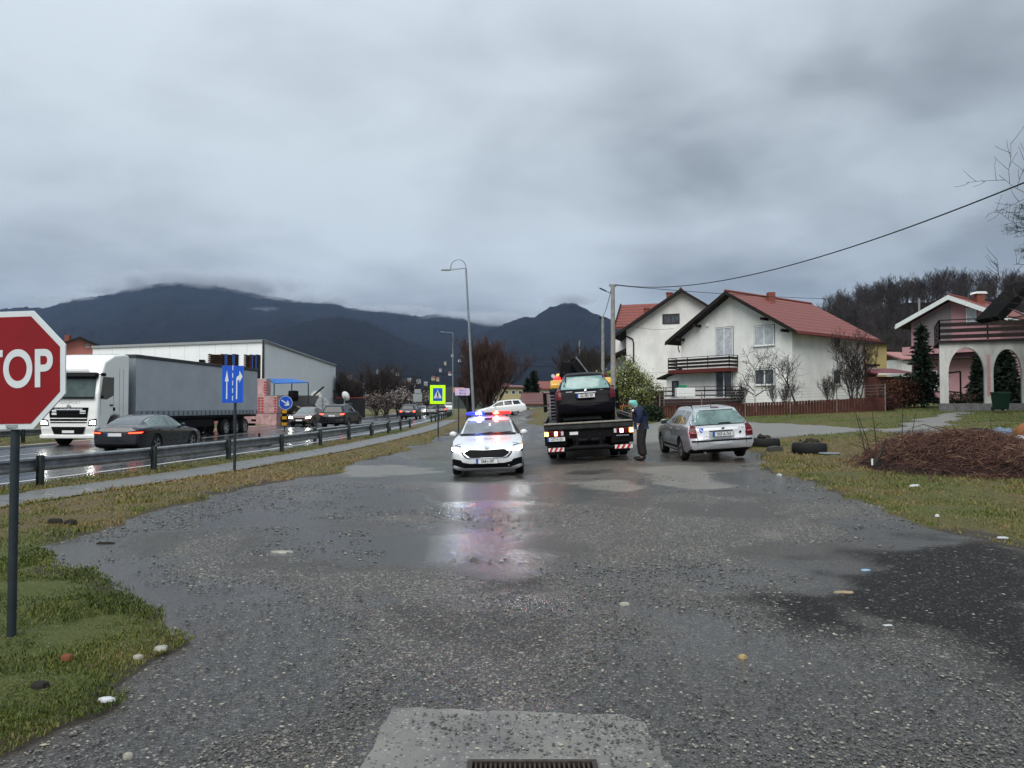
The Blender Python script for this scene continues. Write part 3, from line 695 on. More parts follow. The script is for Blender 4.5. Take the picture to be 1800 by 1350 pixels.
def cut_arches(me, sp):
    o = link('tmp', me); c = MB(); W2 = max(a[1] for a in sp['w']); r = sp['rw']+.045
    for y in sp['axles']:
        for sx in (-1, 1):
            c.lathe([(r, W2-.30), (r, W2+.2)], 28, Matrix.Translation((0, y, sp['rw'])) @ Matrix.Rotation(sx*PI/2, 4, 'Y'))
    k = c.build('tmpc', M_dark); md = o.modifiers.new('b', 'BOOLEAN'); md.operation = 'DIFFERENCE'; md.object = k; md.solver = 'EXACT'
    dg = bpy.context.evaluated_depsgraph_get(); ev = o.evaluated_get(dg); me2 = bpy.data.meshes.new_from_object(ev)
    ok = len(me2.polygons) > 500
    bpy.data.objects.remove(o); bpy.data.objects.remove(k)
    return me2 if ok else me
def decal(bvh, poly, axis, m, name, parent, off=.006, thick=.012, step=.05, extra=None, flat=False):
    """A shaped panel lying on the body: poly in (x, z) for front/rear, (y, z) for left/right, (x, y) for top."""
    dn = []
    for i in range(len(poly)):
        a, b = Vector(poly[i]), Vector(poly[(i+1) % len(poly)]); n = max(1, int((b-a).length/step+.5)); dn += [a.lerp(b, j/n) for j in range(n)]
    xs = [p.x for p in dn]; ys = [p.y for p in dn]; ins = []
    pl = [(p.x, p.y) for p in dn]
    gx, gy = np.meshgrid(np.arange(min(xs)+step/2, max(xs), step), np.arange(min(ys)+step/2, max(ys), step)); gx = gx.ravel(); gy = gy.ravel()
    if len(gx): k = polysd(gx, gy, pl) > step*.3; ins = [Vector((a, b)) for a, b in zip(gx[k], gy[k])]
    vo, eo, fo, ov, _, _ = delaunay_2d_cdt(dn+ins, [], [list(range(len(dn)))], 1, 1e-5)
    D = {'front': Vector((0, -1, 0)), 'rear': Vector((0, 1, 0)), 'left': Vector((1, 0, 0)), 'right': Vector((-1, 0, 0)), 'top': Vector((0, 0, -1))}[axis]
    V = []; last = None
    for v in vo:
        o = {'front': Vector((v.x, 0, v.y)), 'rear': Vector((v.x, 0, v.y)), 'left': Vector((0, v.x, v.y)), 'right': Vector((0, v.x, v.y)), 'top': Vector((v.x, v.y, 0))}[axis]-D*6
        h = bvh.ray_cast(o, D)
        if h[0] is None: V.append(None); continue
        n = h[1]
        if n.dot(D) > 0: n = -n
        V.append((h[0]+n*off, n))
    vs = []; idx = {}
    for i, q in enumerate(V):
        if q is not None: idx[i] = len(vs); vs.append(q)
    if not vs: return None
    fs = [[idx[i] for i in f] for f in fo if all(i in idx for i in f)]
    b = bmesh.new(); bv = [b.verts.new(q[0]) for q in vs]
    for f in fs:
        try: b.faces.new([bv[i] for i in f])
        except ValueError: pass
    r = bmesh.ops.extrude_face_region(b, geom=list(b.faces)); nv = [e for e in r['geom'] if isinstance(e, bmesh.types.BMVert)]
    for v in nv: v.co += D*thick
    bmesh.ops.recalc_face_normals(b, faces=b.faces)
    me = bpy.data.meshes.new(name); b.to_mesh(me); b.free(); me.materials.append(m); smooth_me(me, 50)
    return link(name, me, parent)
def wheel_parts(parent, x, y, r, wd, side, spokes=5, hub=True, alloy=None):
    M = Matrix.Translation((x, y, r)) @ Matrix.Rotation(side*PI/2, 4, 'Y')       # local z points outwards
    h = wd/2; ri = r*.66
    t = MB().lathe([(ri, -h), (r*.9, -h), (r*.985, -h*.75), (r, -h*.4), (r, h*.4), (r*.985, h*.75), (r*.9, h), (ri*1.06, h*1.02), (ri, h*.7)], 36, M, close=True)
    w = t.build('wheel', M_rubber, parent, smooth=40)
    q = MB().lathe([(ri*1.0, -h*.9), (ri, h*.85), (ri*.93, h*.9), (ri*.9, h*.55), (ri*.85, h*.3), (ri*.2, h*.3), (0, h*.3)], 30, M, mi=1)
    for k in range(spokes):
        a = 2*PI*k/spokes+.3; p0 = M @ Vector((math.cos(a)*ri*.12, math.sin(a)*ri*.12, h*.62)); p1 = M @ Vector((math.cos(a)*ri*.93, math.sin(a)*ri*.93, h*.8))
        q.bar(p0, p1, ri*.26, .03, up=M.to_3x3() @ Vector((0, 0, 1)))
    q.lathe([(0, h*.8), (ri*.2, h*.78), (ri*.24, h*.5)], 14, M); q.lathe([(ri*.95, h*.62), (ri*.99, h*.92), (ri*.88, h*.86)], 30, M, close=True)
    q.build('rim', [alloy or M_alloy, M_dark], w, smooth=35)
    return w
def plate(parent, txt, M, w=.52, h=.114, lit=False):
    b = MB().box((0, 0, 0), (w, h, .012)); o = b.build('number_plate', M_plate, parent); o.data.transform(M)
    b = MB().box((-w/2+.024, 0, .0045), (.046, h-.004, .008)); q = b.build('country_band', M_plblue, o); q.data.transform(M)
    if txt: text('lettering', txt, M_ink, o, M @ Matrix.Translation((.022, -.002, .008)), size=h*.98, xs=.74*w/.52, depth=.004, bold=.0012)
    f = MB(); t_ = .006
    for a in (-1, 1): f.box((0, a*(h/2+t_/2), 0), (w+2*t_, t_, .018)); f.box((a*(w/2+t_/2), 0, 0), (t_, h, .018))
    q = f.build('plate_frame', M_black, o); q.data.transform(M)
    return o
MF = lambda x, y, z, tilt=0: Matrix.Translation((x, y, z)) @ Matrix.Rotation(PI, 4, 'Z') @ Matrix.Rotation(PI/2-tilt, 4, 'X')     # faces +Y (front of car)
MR = lambda x, y, z, tilt=0: Matrix.Translation((x, y, z)) @ Matrix.Rotation(PI/2-tilt, 4, 'X')                                  # faces -Y (rear of car)
def place_on_ground(t, x, y, head, wb=2.6, tr=1.5, extra_roll=0):
    c, s = math.cos(head), math.sin(head)
    g = lambda lx, ly: gz(x+c*lx-s*ly, y+s*lx+c*ly)
    zf, zr_, zl, zrr = g(0, wb/2), g(0, -wb/2), g(-tr/2, 0), g(tr/2, 0)
    pitch = math.atan2(zf-zr_, wb); roll = -math.atan2(zrr-zl, tr)+extra_roll
    m = Matrix.Rotation(head, 4, 'Z') @ Matrix.Rotation(pitch, 4, 'X') @ Matrix.Rotation(roll, 4, 'Y')
    t.location = (x, y, (zf+zr_+zl+zrr)/4+.005); t.rotation_euler = m.to_euler()
def mirror_mesh(parent, x, y, z, side, m, sz=1.0):
    b = bmesh.new(); bmesh.ops.create_icosphere(b, subdivisions=2, radius=1)
    for v in b.verts:
        v.co.x *= .105*sz; v.co.y *= .065*sz*(1.0 if v.co.y > 0 else .45); v.co.z *= .075*sz
        v.co += Vector((x+side*.10*sz, y, z))
    me = bpy.data.meshes.new('mirror'); b.to_mesh(me); b.free(); me.materials.append(m); smooth_me(me, 60); o = link('side_mirror', me, parent)
    q = MB().bar((x-side*.03, y+.01, z-.05), (x+side*.08, y, z-.045), .05, .03); q.build('mirror_arm', M_black, o, bevel=.006)
    q = MB().box((x+side*.10*sz, y-.034*sz, z), (.16*sz, .008, .105*sz)); q.build('mirror_glass', M_glass, o, bevel=.004)
    return o
def build_car(name, label, cat, sp, group=None, simple=False):
    root = thing(name, label, cat, group=group); L = sp['L']; pm = sp['paint']
    me, bvh, (ft, fb, fw, fr, fz) = car_body(sp, N=64 if simple else 110, K=26 if simple else 44)
    if not simple: me = cut_arches(me, sp)
    me.materials.clear(); me.materials.append(pm); me.materials.append(M_dark)
    W2 = max(a[1] for a in sp['w'])
    for f in me.polygons:
        c = f.center; n = f.normal; inw = any(math.hypot(c.y-y, c.z-sp['rw']) < sp['rw']+.043 for y in sp['axles'])
        f.material_index = 1 if (inw and abs(c.x) < W2-.02) or (n.z < -.6 and c.z < .36) else 0
    smooth_me(me, 34); me.name = 'body'; link('body', me, root)
    Y = lambda s: L/2-s
    s0, s1 = sp['wind']; P = []
    def scr(s0, s1, zoff0, zoff1, k=.93, n=7):
        P = []
        for s in np.linspace(s0, s1, n): P.append((fr(s)*k-.01, ft(s)-.02))
        z0, z1 = ft(s0)+zoff0, ft(s1)+zoff1; P[0] = (P[0][0], z0); P[-1] = (P[-1][0]-.02, z1)
        return P+[(-a, b) for a, b in P[::-1]]
    w = decal(bvh, scr(s0, s1, .015, -.045), 'front', sp.get('glassf', M_glass), 'windscreen', root, off=.004)
    r0, r1 = sp['rearw']
    if sp.get('rear_poly'): rp = sp['rear_poly']
    else: rp = scr(r1, r0, .03, -.05, .90)
    rw = decal(bvh, rp, 'rear', sp.get('glassr', M_glass), 'rear_window', root, off=.004)
    # side panes
    for side, ax in ((-1, 'left'), (1, 'right')):
        for (a, b, la, lb) in sp['panes']:
            up, lo = [], []
            for s in np.linspace(a, b, 9):
                k = (s-a)/(b-a); T, B = ft(s), fb(s); g = T-B; e = min(.075, .4*g)
                zt = B+(g-e)*.93; zl = B+.035
                up.append((Y(s), zt)); lo.append((Y(s+(la*(1-k)+lb*k)), zl))
            pts = lo+up[::-1]
            if ax == 'left' or True: decal(bvh, pts, ax, sp.get('glasss', M_glass), 'side_window', root, off=.003, step=.07)
        # door seams, sills, handles
        if not simple:
            for s in sp['seams']:
                pts = [(Y(s)-.004, fz(s)+.12), (Y(s)+.004, fz(s)+.12), (Y(s)+.004, fb(s)-.0), (Y(s)-.004, fb(s)-.0)]
                decal(bvh, pts, ax, M_black, 'door_seam', root, off=.0015, step=.15)
            for s in sp['handles']:
                z = fb(s)-.10; decal(bvh, [(Y(s)-.09, z-.014), (Y(s)+.09, z-.014), (Y(s)+.09, z+.014), (Y(s)-.09, z+.014)], ax, pm, 'door_handle', root, off=.03, thick=.03, step=.06)
        a, b = sorted(sp['axles']); a += sp['rw']+.08; b -= sp['rw']+.08
        decal(bvh, [(a, sp['zs']-.03), (b, sp['zs']-.03), (b, sp['zs']+.03), (a, sp['zs']+.03)], ax, M_black if sp.get('dark_sill') else pm, 'side_trim', root, off=.01, step=.2)
        mirror_mesh(root, side*(fw(s0+.45)*.93), Y(s0+.42), fb(s0+.45)+.07, side, sp.get('mirror', pm))
        for y in sp['axles']: wheel_parts(root, side*(W2-.115), y, sp['rw'], .21, side, sp.get('spokes', 5))
    return root, bvh, (ft, fb, fw, fr, fz)
def mir(P): return [(-x, z) for x, z in P][::-1]

def spec_sedan(paint_):       # liftback saloon
    L = 4.69
    return dict(L=L, paint=paint_, rw=.325, axles=(L/2-.90, L/2-.90-2.69), zs=.34,
        top=[(0, .58), (.03, .66), (.12, .745), (.35, .82), (.8, .905), (1.2, .965), (1.34, .99), (1.7, 1.19), (2.1, 1.375), (2.5, 1.45), (3.0, 1.455), (3.5, 1.39), (4.0, 1.22), (4.4, 1.075), (4.62, 1.04), (4.69, .96)],
        belt=[(0, .52), (.03, .60), (.12, .69), (.35, .765), (.8, .855), (1.3, .925), (2, .95), (3, .975), (4, 1.0), (4.5, .98), (4.69, .9)],
        w=[(0, .66), (.05, .76), (.13, .835), (.3, .885), (.8, .915), (2.3, .915), (3.8, .91), (4.3, .88), (4.55, .83), (4.69, .74)],
        wr=[(0, .52), (.12, .64), (.4, .70), (1.2, .745), (1.35, .74), (2.1, .625), (2.5, .60), (3.5, .575), (4.1, .62), (4.5, .67), (4.69, .58)],
        zb=[(0, .27), (.1, .20), (.5, .17), (4.2, .2), (4.6, .28), (4.69, .34)], wind=(1.36, 2.16), rearw=(3.35, 4.3),
        panes=[(1.9, 2.62, -.42, 0), (2.70, 3.42, 0, .05), (3.46, 3.85, .02, .1)], seams=[1.32, 2.66, 3.62], handles=[2.5, 3.4])
def spec_wagon(paint_):
    L = 4.57
    return dict(L=L, paint=paint_, rw=.318, axles=(L/2-.92, L/2-.92-2.58), zs=.36,
        top=[(0, .60), (.03, .68), (.12, .75), (.35, .82), (.8, .90), (1.15, .95), (1.28, .98), (1.65, 1.19), (2.0, 1.37), (2.35, 1.45), (3.0, 1.465), (3.7, 1.44), (4.0, 1.415), (4.12, 1.37), (4.30, 1.15), (4.42, .99), (4.50, .90), (4.55, .80), (4.57, .62)],
        belt=[(0, .54), (.03, .62), (.12, .69), (.35, .76), (.8, .85), (1.3, .92), (2, .94), (3, .955), (4, .96), (4.40, .95), (4.50, .86), (4.57, .58)],
        w=[(0, .66), (.05, .76), (.13, .81), (.3, .85), (.8, .882), (2.3, .885), (3.8, .885), (4.2, .88), (4.45, .865), (4.57, .835)],
        wr=[(0, .52), (.12, .62), (.4, .66), (1.2, .70), (1.35, .70), (2.0, .60), (2.4, .585), (3.5, .575), (4.0, .57), (4.15, .58), (4.40, .70), (4.5, .74), (4.57, .74)],
        zb=[(0, .27), (.1, .20), (.5, .19), (4.1, .21), (4.4, .30), (4.57, .33)], wind=(1.30, 2.05), rearw=(4.12, 4.42),
        rear_poly=[(-.72, .985), (.72, .985), (.645, 1.20), (.56, 1.375), (-.56, 1.375), (-.645, 1.20)],
        panes=[(1.86, 2.52, -.4, 0), (2.60, 3.28, 0, .05), (3.38, 3.92, .05, .16)], seams=[1.30, 2.56, 3.5], handles=[2.42, 3.3], dark_sill=True)
def roof_rails(root, bvh, x, y0, y1, z, m, h=.05):
    for s in (-1, 1):
        b = MB(); b.tube([(s*x, y0, z-.03), (s*x, y0+.10, z+h*.8), (s*x, (y0+y1)/2, z+h), (s*x, y1-.10, z+h*.8), (s*x, y1, z-.03)], [.014, .016, .016, .016, .014], 8)
        b.build('roof_rail', m, root, smooth=60)
def tail_lamp(root, bvh, poly, lit=None, name='tail_lamp'):
    o = decal(bvh, poly, 'rear', M_red, name, root, off=.014, thick=.03, step=.04)
    if lit:
        q = decal(bvh, lit, 'rear', M_redlit, 'lit_bulb', o, off=.022, thick=.02, step=.04)
        q2 = decal(bvh, mir(lit), 'rear', M_redlit, 'lit_bulb', None, off=.022, thick=.02, step=.04)
    o2 = decal(bvh, mir(poly), 'rear', M_red, name, root, off=.014, thick=.03, step=.04)
    if lit: q2.parent = o2

# ---------------------------------------------------------------- the white police saloon
def police():
    sp = spec_sedan(M_white()); sp['glassf'] = mat('police_windscreen', (.13, .145, .16), .08, var=.5, scale=2.2, coat=.6)
    root, bvh, F = build_car('police_car', 'white police saloon facing the camera with lit blue and red roof lights and headlamps on', 'police car', sp); L = sp['L']
    yf = L/2
    # black windscreen border, grille, lamps
    head = [(.345, .642), (.56, .625), (.80, .640), (.868, .680), (.875, .745), (.72, .745), (.50, .705), (.36, .675)]
    for P in (head, mir(head)):
        h = decal(bvh, P, 'front', M_lampw, 'headlight', root, off=.008, step=.04)
        lit = [(x*.995 if abs(x) > .5 else x*1.38, .69+(z-.69)*.74) for x, z in P]
        decal(bvh, lit, 'front', M_head, 'lit_lens', h, off=.018, step=.04)
    g0 = [(x*1.10, .585+(z-.585)*1.12) for x, z in [(-.44, .545), (-.50, .59), (-.465, .655), (-.36, .668), (-.12, .655), (0, .650), (.12, .655), (.36, .668), (.465, .655), (.50, .59), (.44, .545), (.36, .50), (-.36, .50)]]
    gr = decal(bvh, [(x*1.06, .585+(z-.585)*1.17) for x, z in g0], 'front', M_chrome, 'grille_surround', root, off=.010, step=.05)
    g = decal(bvh, g0, 'front', M_black, 'grille', root, off=.020, step=.05)
    for k in range(17):
        x = -.42+.84*k/16; decal(bvh, [(x-.006, .515), (x+.006, .515), (x+.006, .645), (x-.006, .645)], 'front', M_dark, 'grille_slat', g, off=.028, step=.07)
    for s in (1, -1):
        P = [(.56, .60), (.60, .655), (.64, .655), (.60, .56), (.52, .485), (.40, .462), (.42, .475), (.50, .50)]
        decal(bvh, P if s > 0 else mir(P), 'front', M_black, 'bumper_insert', root, off=.008, step=.04)
    low = [(-.86, .30), (-.865, .455), (-.82, .475), (-.64, .44), (-.60, .385), (-.42, .352), (.42, .352), (.60, .385), (.64, .44), (.82, .475), (.865, .455), (.86, .30), (.66, .275), (.42, .255), (-.42, .255), (-.66, .275)]
    decal(bvh, low, 'front', M_black, 'lower_grille', root, off=.008, step=.05)
    lip = [(-.86, .255), (-.80, .315), (-.58, .262), (.58, .262), (.80, .315), (.86, .255), (.62, .195), (-.62, .195)]
    decal(bvh, lip, 'front', sp['paint'], 'front_lip', root, off=.03, thick=.05, step=.05)
    plate(root, 'E68-J-387', MF(0, yf+.075, .405, 0))
    e = MB().lathe([(.040, 0), (.048, .006), (.040, .012), (.032, .008)], 20, MF(0, yf-.02, .735, .7), close=True); e.lathe([(0, .006), (.025, .006)], 12, MF(0, yf-.02, .735, .7)); e.build('badge', M_chrome, root)
    cr = decal(bvh, [(-.11, .915), (-.055, .905), (0, .896), (.055, .905), (.11, .915), (.06, .925), (-.06, .925)], 'front', mat('crest_grey', (.32, .30, .26), .4), 'hood_crest', root, off=.004, step=.03)
    decal(bvh, [(-.74, .975), (.74, .975), (.72, 1.02), (-.72, 1.02)], 'front', M_black, 'cowl', root, off=.012, step=.05)
    for x0, x1 in ((-.10, -.62), (.22, -.14)):
        decal(bvh, [(x0, 1.0), (x0, 1.014), (x1, 1.05), (x1, 1.037)], 'front', M_black, 'wiper', root, off=.02, step=.05)
    decal(bvh, [(-.07, 1.20), (-.015, 1.20), (-.015, 1.27), (-.07, 1.27)], 'front', M_plate, 'paper_pass', root, off=.008)
    decal(bvh, [(-.11, 1.355), (.11, 1.355), (.11, 1.41), (-.11, 1.41)], 'front', M_dark, 'inside_mirror', root, off=.008)
    # darker tinted wing marks seen on both front corners
    for ax in ('left', 'right'):
        decal(bvh, [(yf-.42, .60), (yf-.14, .62), (yf-.2, .80), (yf-.42, .86)], ax, mat('police_side_blue', (.03, .05, .12), .3), 'side_marking', root, off=.004, step=.05)
    # light bar
    lb = MB(); yb = L/2-2.45; z = 1.455
    lb.prism([(-.61, 0), (-.64, .02), (-.64, .05), (-.6, .075), (.6, .075), (.64, .05), (.64, .02), (.61, 0)], -.13, .13, lambda u, v, a: Vector((u, yb+a, z+.03+v)))
    for s in (-1, 1): lb.box((s*.5, yb, z+.01), (.05, .14, .05))
    bar = lb.build('light_bar', mat('lightbar_shell', (.02, .02, .045), .15, coat=1), root, bevel=.012)
    blue = mat('blue_beacon', (.1, .15, 1), .2, emit=(.14, .22, 1.0), estr=9); redm = mat('red_beacon', (1, .05, .03), .2, emit=(1, .045, .02), estr=7)
    bluedim = mat('blue_lens', (.02, .03, .35), .12, coat=1, emit=(.02, .03, .5), estr=.5); reddim = mat('red_lens', (.3, .01, .01), .12, coat=1, emit=(.9, .02, .02), estr=.7)
    for s, mm, nm in ((1, bluedim, 'blue_lens'), (-1, reddim, 'red_lens')):
        q = MB(); q.prism([(.12, .005), (.12, .10), (.54, .10), (.62, .07), (.63, .015)], -.10, .10, lambda u, v, a: Vector((s*u, yb+.035+a, z+.035+v))); q.build(nm, mm, bar, bevel=.01)
    core = mat('beacon_white_core', (1, 1, 1), .2, emit=(.75, .82, 1.0), estr=20); corer = mat('beacon_warm_core', (1, .7, .4), .2, emit=(1, .55, .25), estr=18)
    for x, mm, nm, cm in ((.27, blue, 'blue_flasher', core), (-.21, redm, 'red_flasher', corer)):
        q = MB(); q.box((x, yb+.145, z+.085), (.17, .03, .055)); o = q.build(nm, mm, bar, bevel=.008)
        q = MB(); q.box((x, yb+.163, z+.085), (.075, .012, .035)); q.build('flasher_core', cm, o, bevel=.005)
    c = MB(); c.box((0, yb+.02, z+.075), (.2, .24, .06)); c.build('siren', M_dark, bar, bevel=.01)
    for x, col, e_, nm in ((.27, (.12, .2, 1), 22, 'blue_flash'), (-.21, (1, .05, .03), 22, 'red_flash')):
        for dy in (.22, -.5):
            ld = bpy.data.lights.new(nm, 'POINT'); ld.energy = .38*e_*(1 if dy > 0 else 1.6); ld.color = col; ld.shadow_soft_size = .05; o = bpy.data.objects.new(nm, ld); COL.objects.link(o); o.parent = root; o.location = (x, yb+dy, z+.10)
    for x, y_ in ((.74, 0), (-.74, 0)):
        ld = bpy.data.lights.new('headlamp_beam', 'SPOT'); ld.energy = 5; ld.color = (.93, 1, .97); ld.spot_size = R(75); ld.spot_blend = .8; ld.shadow_soft_size = .07
        o = bpy.data.objects.new('headlamp_beam', ld); COL.objects.link(o); o.parent = root; o.location = (x, yf+.03, .69)
        o.rotation_euler = (R(90-4), 0, 0)      # spot looks along -Z; turned to look along +Y
    place_on_ground(root, -.60, 19.05+L/2-.1, PI, extra_roll=0)
    return root
police()

# ---------------------------------------------------------------- silver estate, rear view
def silver():
    sp = spec_wagon(paint('silver_paint', (.50, .51, .53), .55, .30)); sp['glassr'] = mat('rear_glass_pale', (.13, .20, .19), .07, var=.5, scale=2.5, coat=.5)
    sp['glasss'] = mat('side_glass_dim', (.06, .065, .05), .07, var=.5, scale=3, coat=.5); sp['spokes'] = 7; sp['mirror'] = sp['paint']
    root, bvh, F = build_car('parked_car', 'silver estate car parked half on the grass, seen from behind, with roof rails', 'car', sp); L = sp['L']; yr = -L/2
    fr = decal(bvh, [(-.775, .965), (.775, .965), (.69, 1.20), (.60, 1.405), (-.60, 1.405), (-.69, 1.20)], 'rear', M_black, 'window_border', root, off=.0015, step=.06)
    lamp = [(.655, .655), (.825, .655), (.835, .80), (.80, .93), (.745, .985), (.665, .955), (.65, .80)]
    tail_lamp(root, bvh, lamp)
    for s in (1, -1):
        P = [(.67, .765), (.81, .775), (.81, .80), (.67, .79)]; decal(bvh, P if s > 0 else mir(P), 'rear', mat('lamp_stripe', (.45, .10, .10), .2), 'lamp_band', root, off=.05, step=.05)
        P = [(.635, .46), (.648, .46), (.655, .95), (.642, .95)]; decal(bvh, P if s > 0 else mir(P), 'rear', M_black, 'tailgate_seam', root, off=.003, step=.1)
    decal(bvh, [(-.80, .545), (.80, .545), (.80, .585), (-.80, .585)], 'rear', M_black, 'bumper_strip', root, off=.014, step=.08)
    decal(bvh, [(-.64, .60), (.64, .60), (.64, .608), (-.64, .608)], 'rear', M_black, 'tailgate_seam', root, off=.003, step=.1)
    decal(bvh, [(-.30, .655), (.30, .655), (.31, .80), (-.31, .80)], 'rear', sp['paint'], 'plate_recess', root, off=.006, step=.06)
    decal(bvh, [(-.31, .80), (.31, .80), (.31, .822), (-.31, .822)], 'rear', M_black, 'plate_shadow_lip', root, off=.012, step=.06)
    plate(root, 'O67-A-763', MR(.02, yr-.075, .735, -.08))
    decal(bvh, [(-.10, 1.40), (.12, 1.40), (.10, 1.425), (-.08, 1.425)], 'rear', M_red, 'brake_light', root, off=.012, step=.04)
    decal(bvh, [(-.02, .99), (.30, .99), (.30, 1.01), (.16, 1.015), (-.02, 1.008)], 'rear', M_black, 'wiper', root, off=.02, step=.05)
    q = MB().lathe([(.035, 0), (.045, .006), (.045, .012), (.03, .014)], 20, MR(.06, yr+.035, .875, -.55), close=True); q.lathe([(0, .01), (.03, .01)], 12, MR(.06, yr+.035, .875, -.55)); q.build('badge', M_chrome, root)
    st = decal(bvh, [(-.575, .90), (-.46, .90), (-.46, .85), (-.485, .80), (-.52, .775), (-.55, .80), (-.575, .85)], 'rear', mat('sticker_blue', (.03, .07, .42), .4), 'shield_sticker', root, off=.004, step=.03)
    decal(bvh, [(-.565, .87), (-.555, .885), (-.475, .815), (-.485, .80)], 'rear', M_plate, 'sticker_band', st, off=.007, thick=.006, step=.03)
    q = MB().lathe([(0, .01), (.028, .008), (.03, 0)], 14, MR(.50, yr-.01, .76, -.1)); q.build('lock_cap', M_black, root)
    text('model_lettering', '1.9 TDI', M_ink, root, MR(.53, yr+.02, .875, -.45), size=.055, depth=.006)
    text('trim_lettering', 'combi', M_chrome, root, MR(-.42, yr-.04, .70, -.08), size=.05, depth=.006)
    roof_rails(root, bvh, .545, -1.55, .35, 1.44, M_black, .055)
    a = MB().tube([(0, -1.35, 1.44), (0, -1.5, 1.52)], [.012, .004], 6); a.build('aerial', M_black, root)
    e = MB().tube([(-.45, yr+.2, .25), (-.45, yr+.02, .25)], .03, 10); e.build('exhaust', M_steel, root)
    place_on_ground(root, 5.55, 20.3+L/2, R(-1.5+2.0), extra_roll=R(-1.0))
    return root
SILVER = silver()

# ---------------------------------------------------------------- other traffic
def spec_suv(paint_):
    s = spec_wagon(paint_); L = 4.55; s.update(L=L, rw=.35, axles=(L/2-.88, L/2-.88-2.70), zs=.42)
    s['top'] = [(a, b*1.13) for a, b in s['top']]; s['belt'] = [(a, b*1.14) for a, b in s['belt']]; s['w'] = [(a, b*1.04) for a, b in s['w']]; s['wr'] = [(a, b*1.06) for a, b in s['wr']]
    s['zb'] = [(0, .34), (.1, .28), (.5, .26), (4.1, .27), (4.4, .36), (4.57, .40)]
    s['rear_poly'] = [(-.74, 1.13), (.74, 1.13), (.66, 1.36), (.58, 1.54), (-.58, 1.54), (-.66, 1.36)]; return s
def spec_coupe(paint_):
    s = spec_sedan(paint_); s['top'] = [(a, b*.945) for a, b in s['top'][:11]]+[(3.4, 1.325), (3.9, 1.18), (4.3, 1.02), (4.60, .965), (4.66, .94), (4.69, .86)]
    s['belt'] = [(a, b*.95) for a, b in s['belt']]; s['glasss'] = mat('side_glass_green', (.10, .16, .15), .07, coat=.5, var=.3); s['rw'] = .335; return s
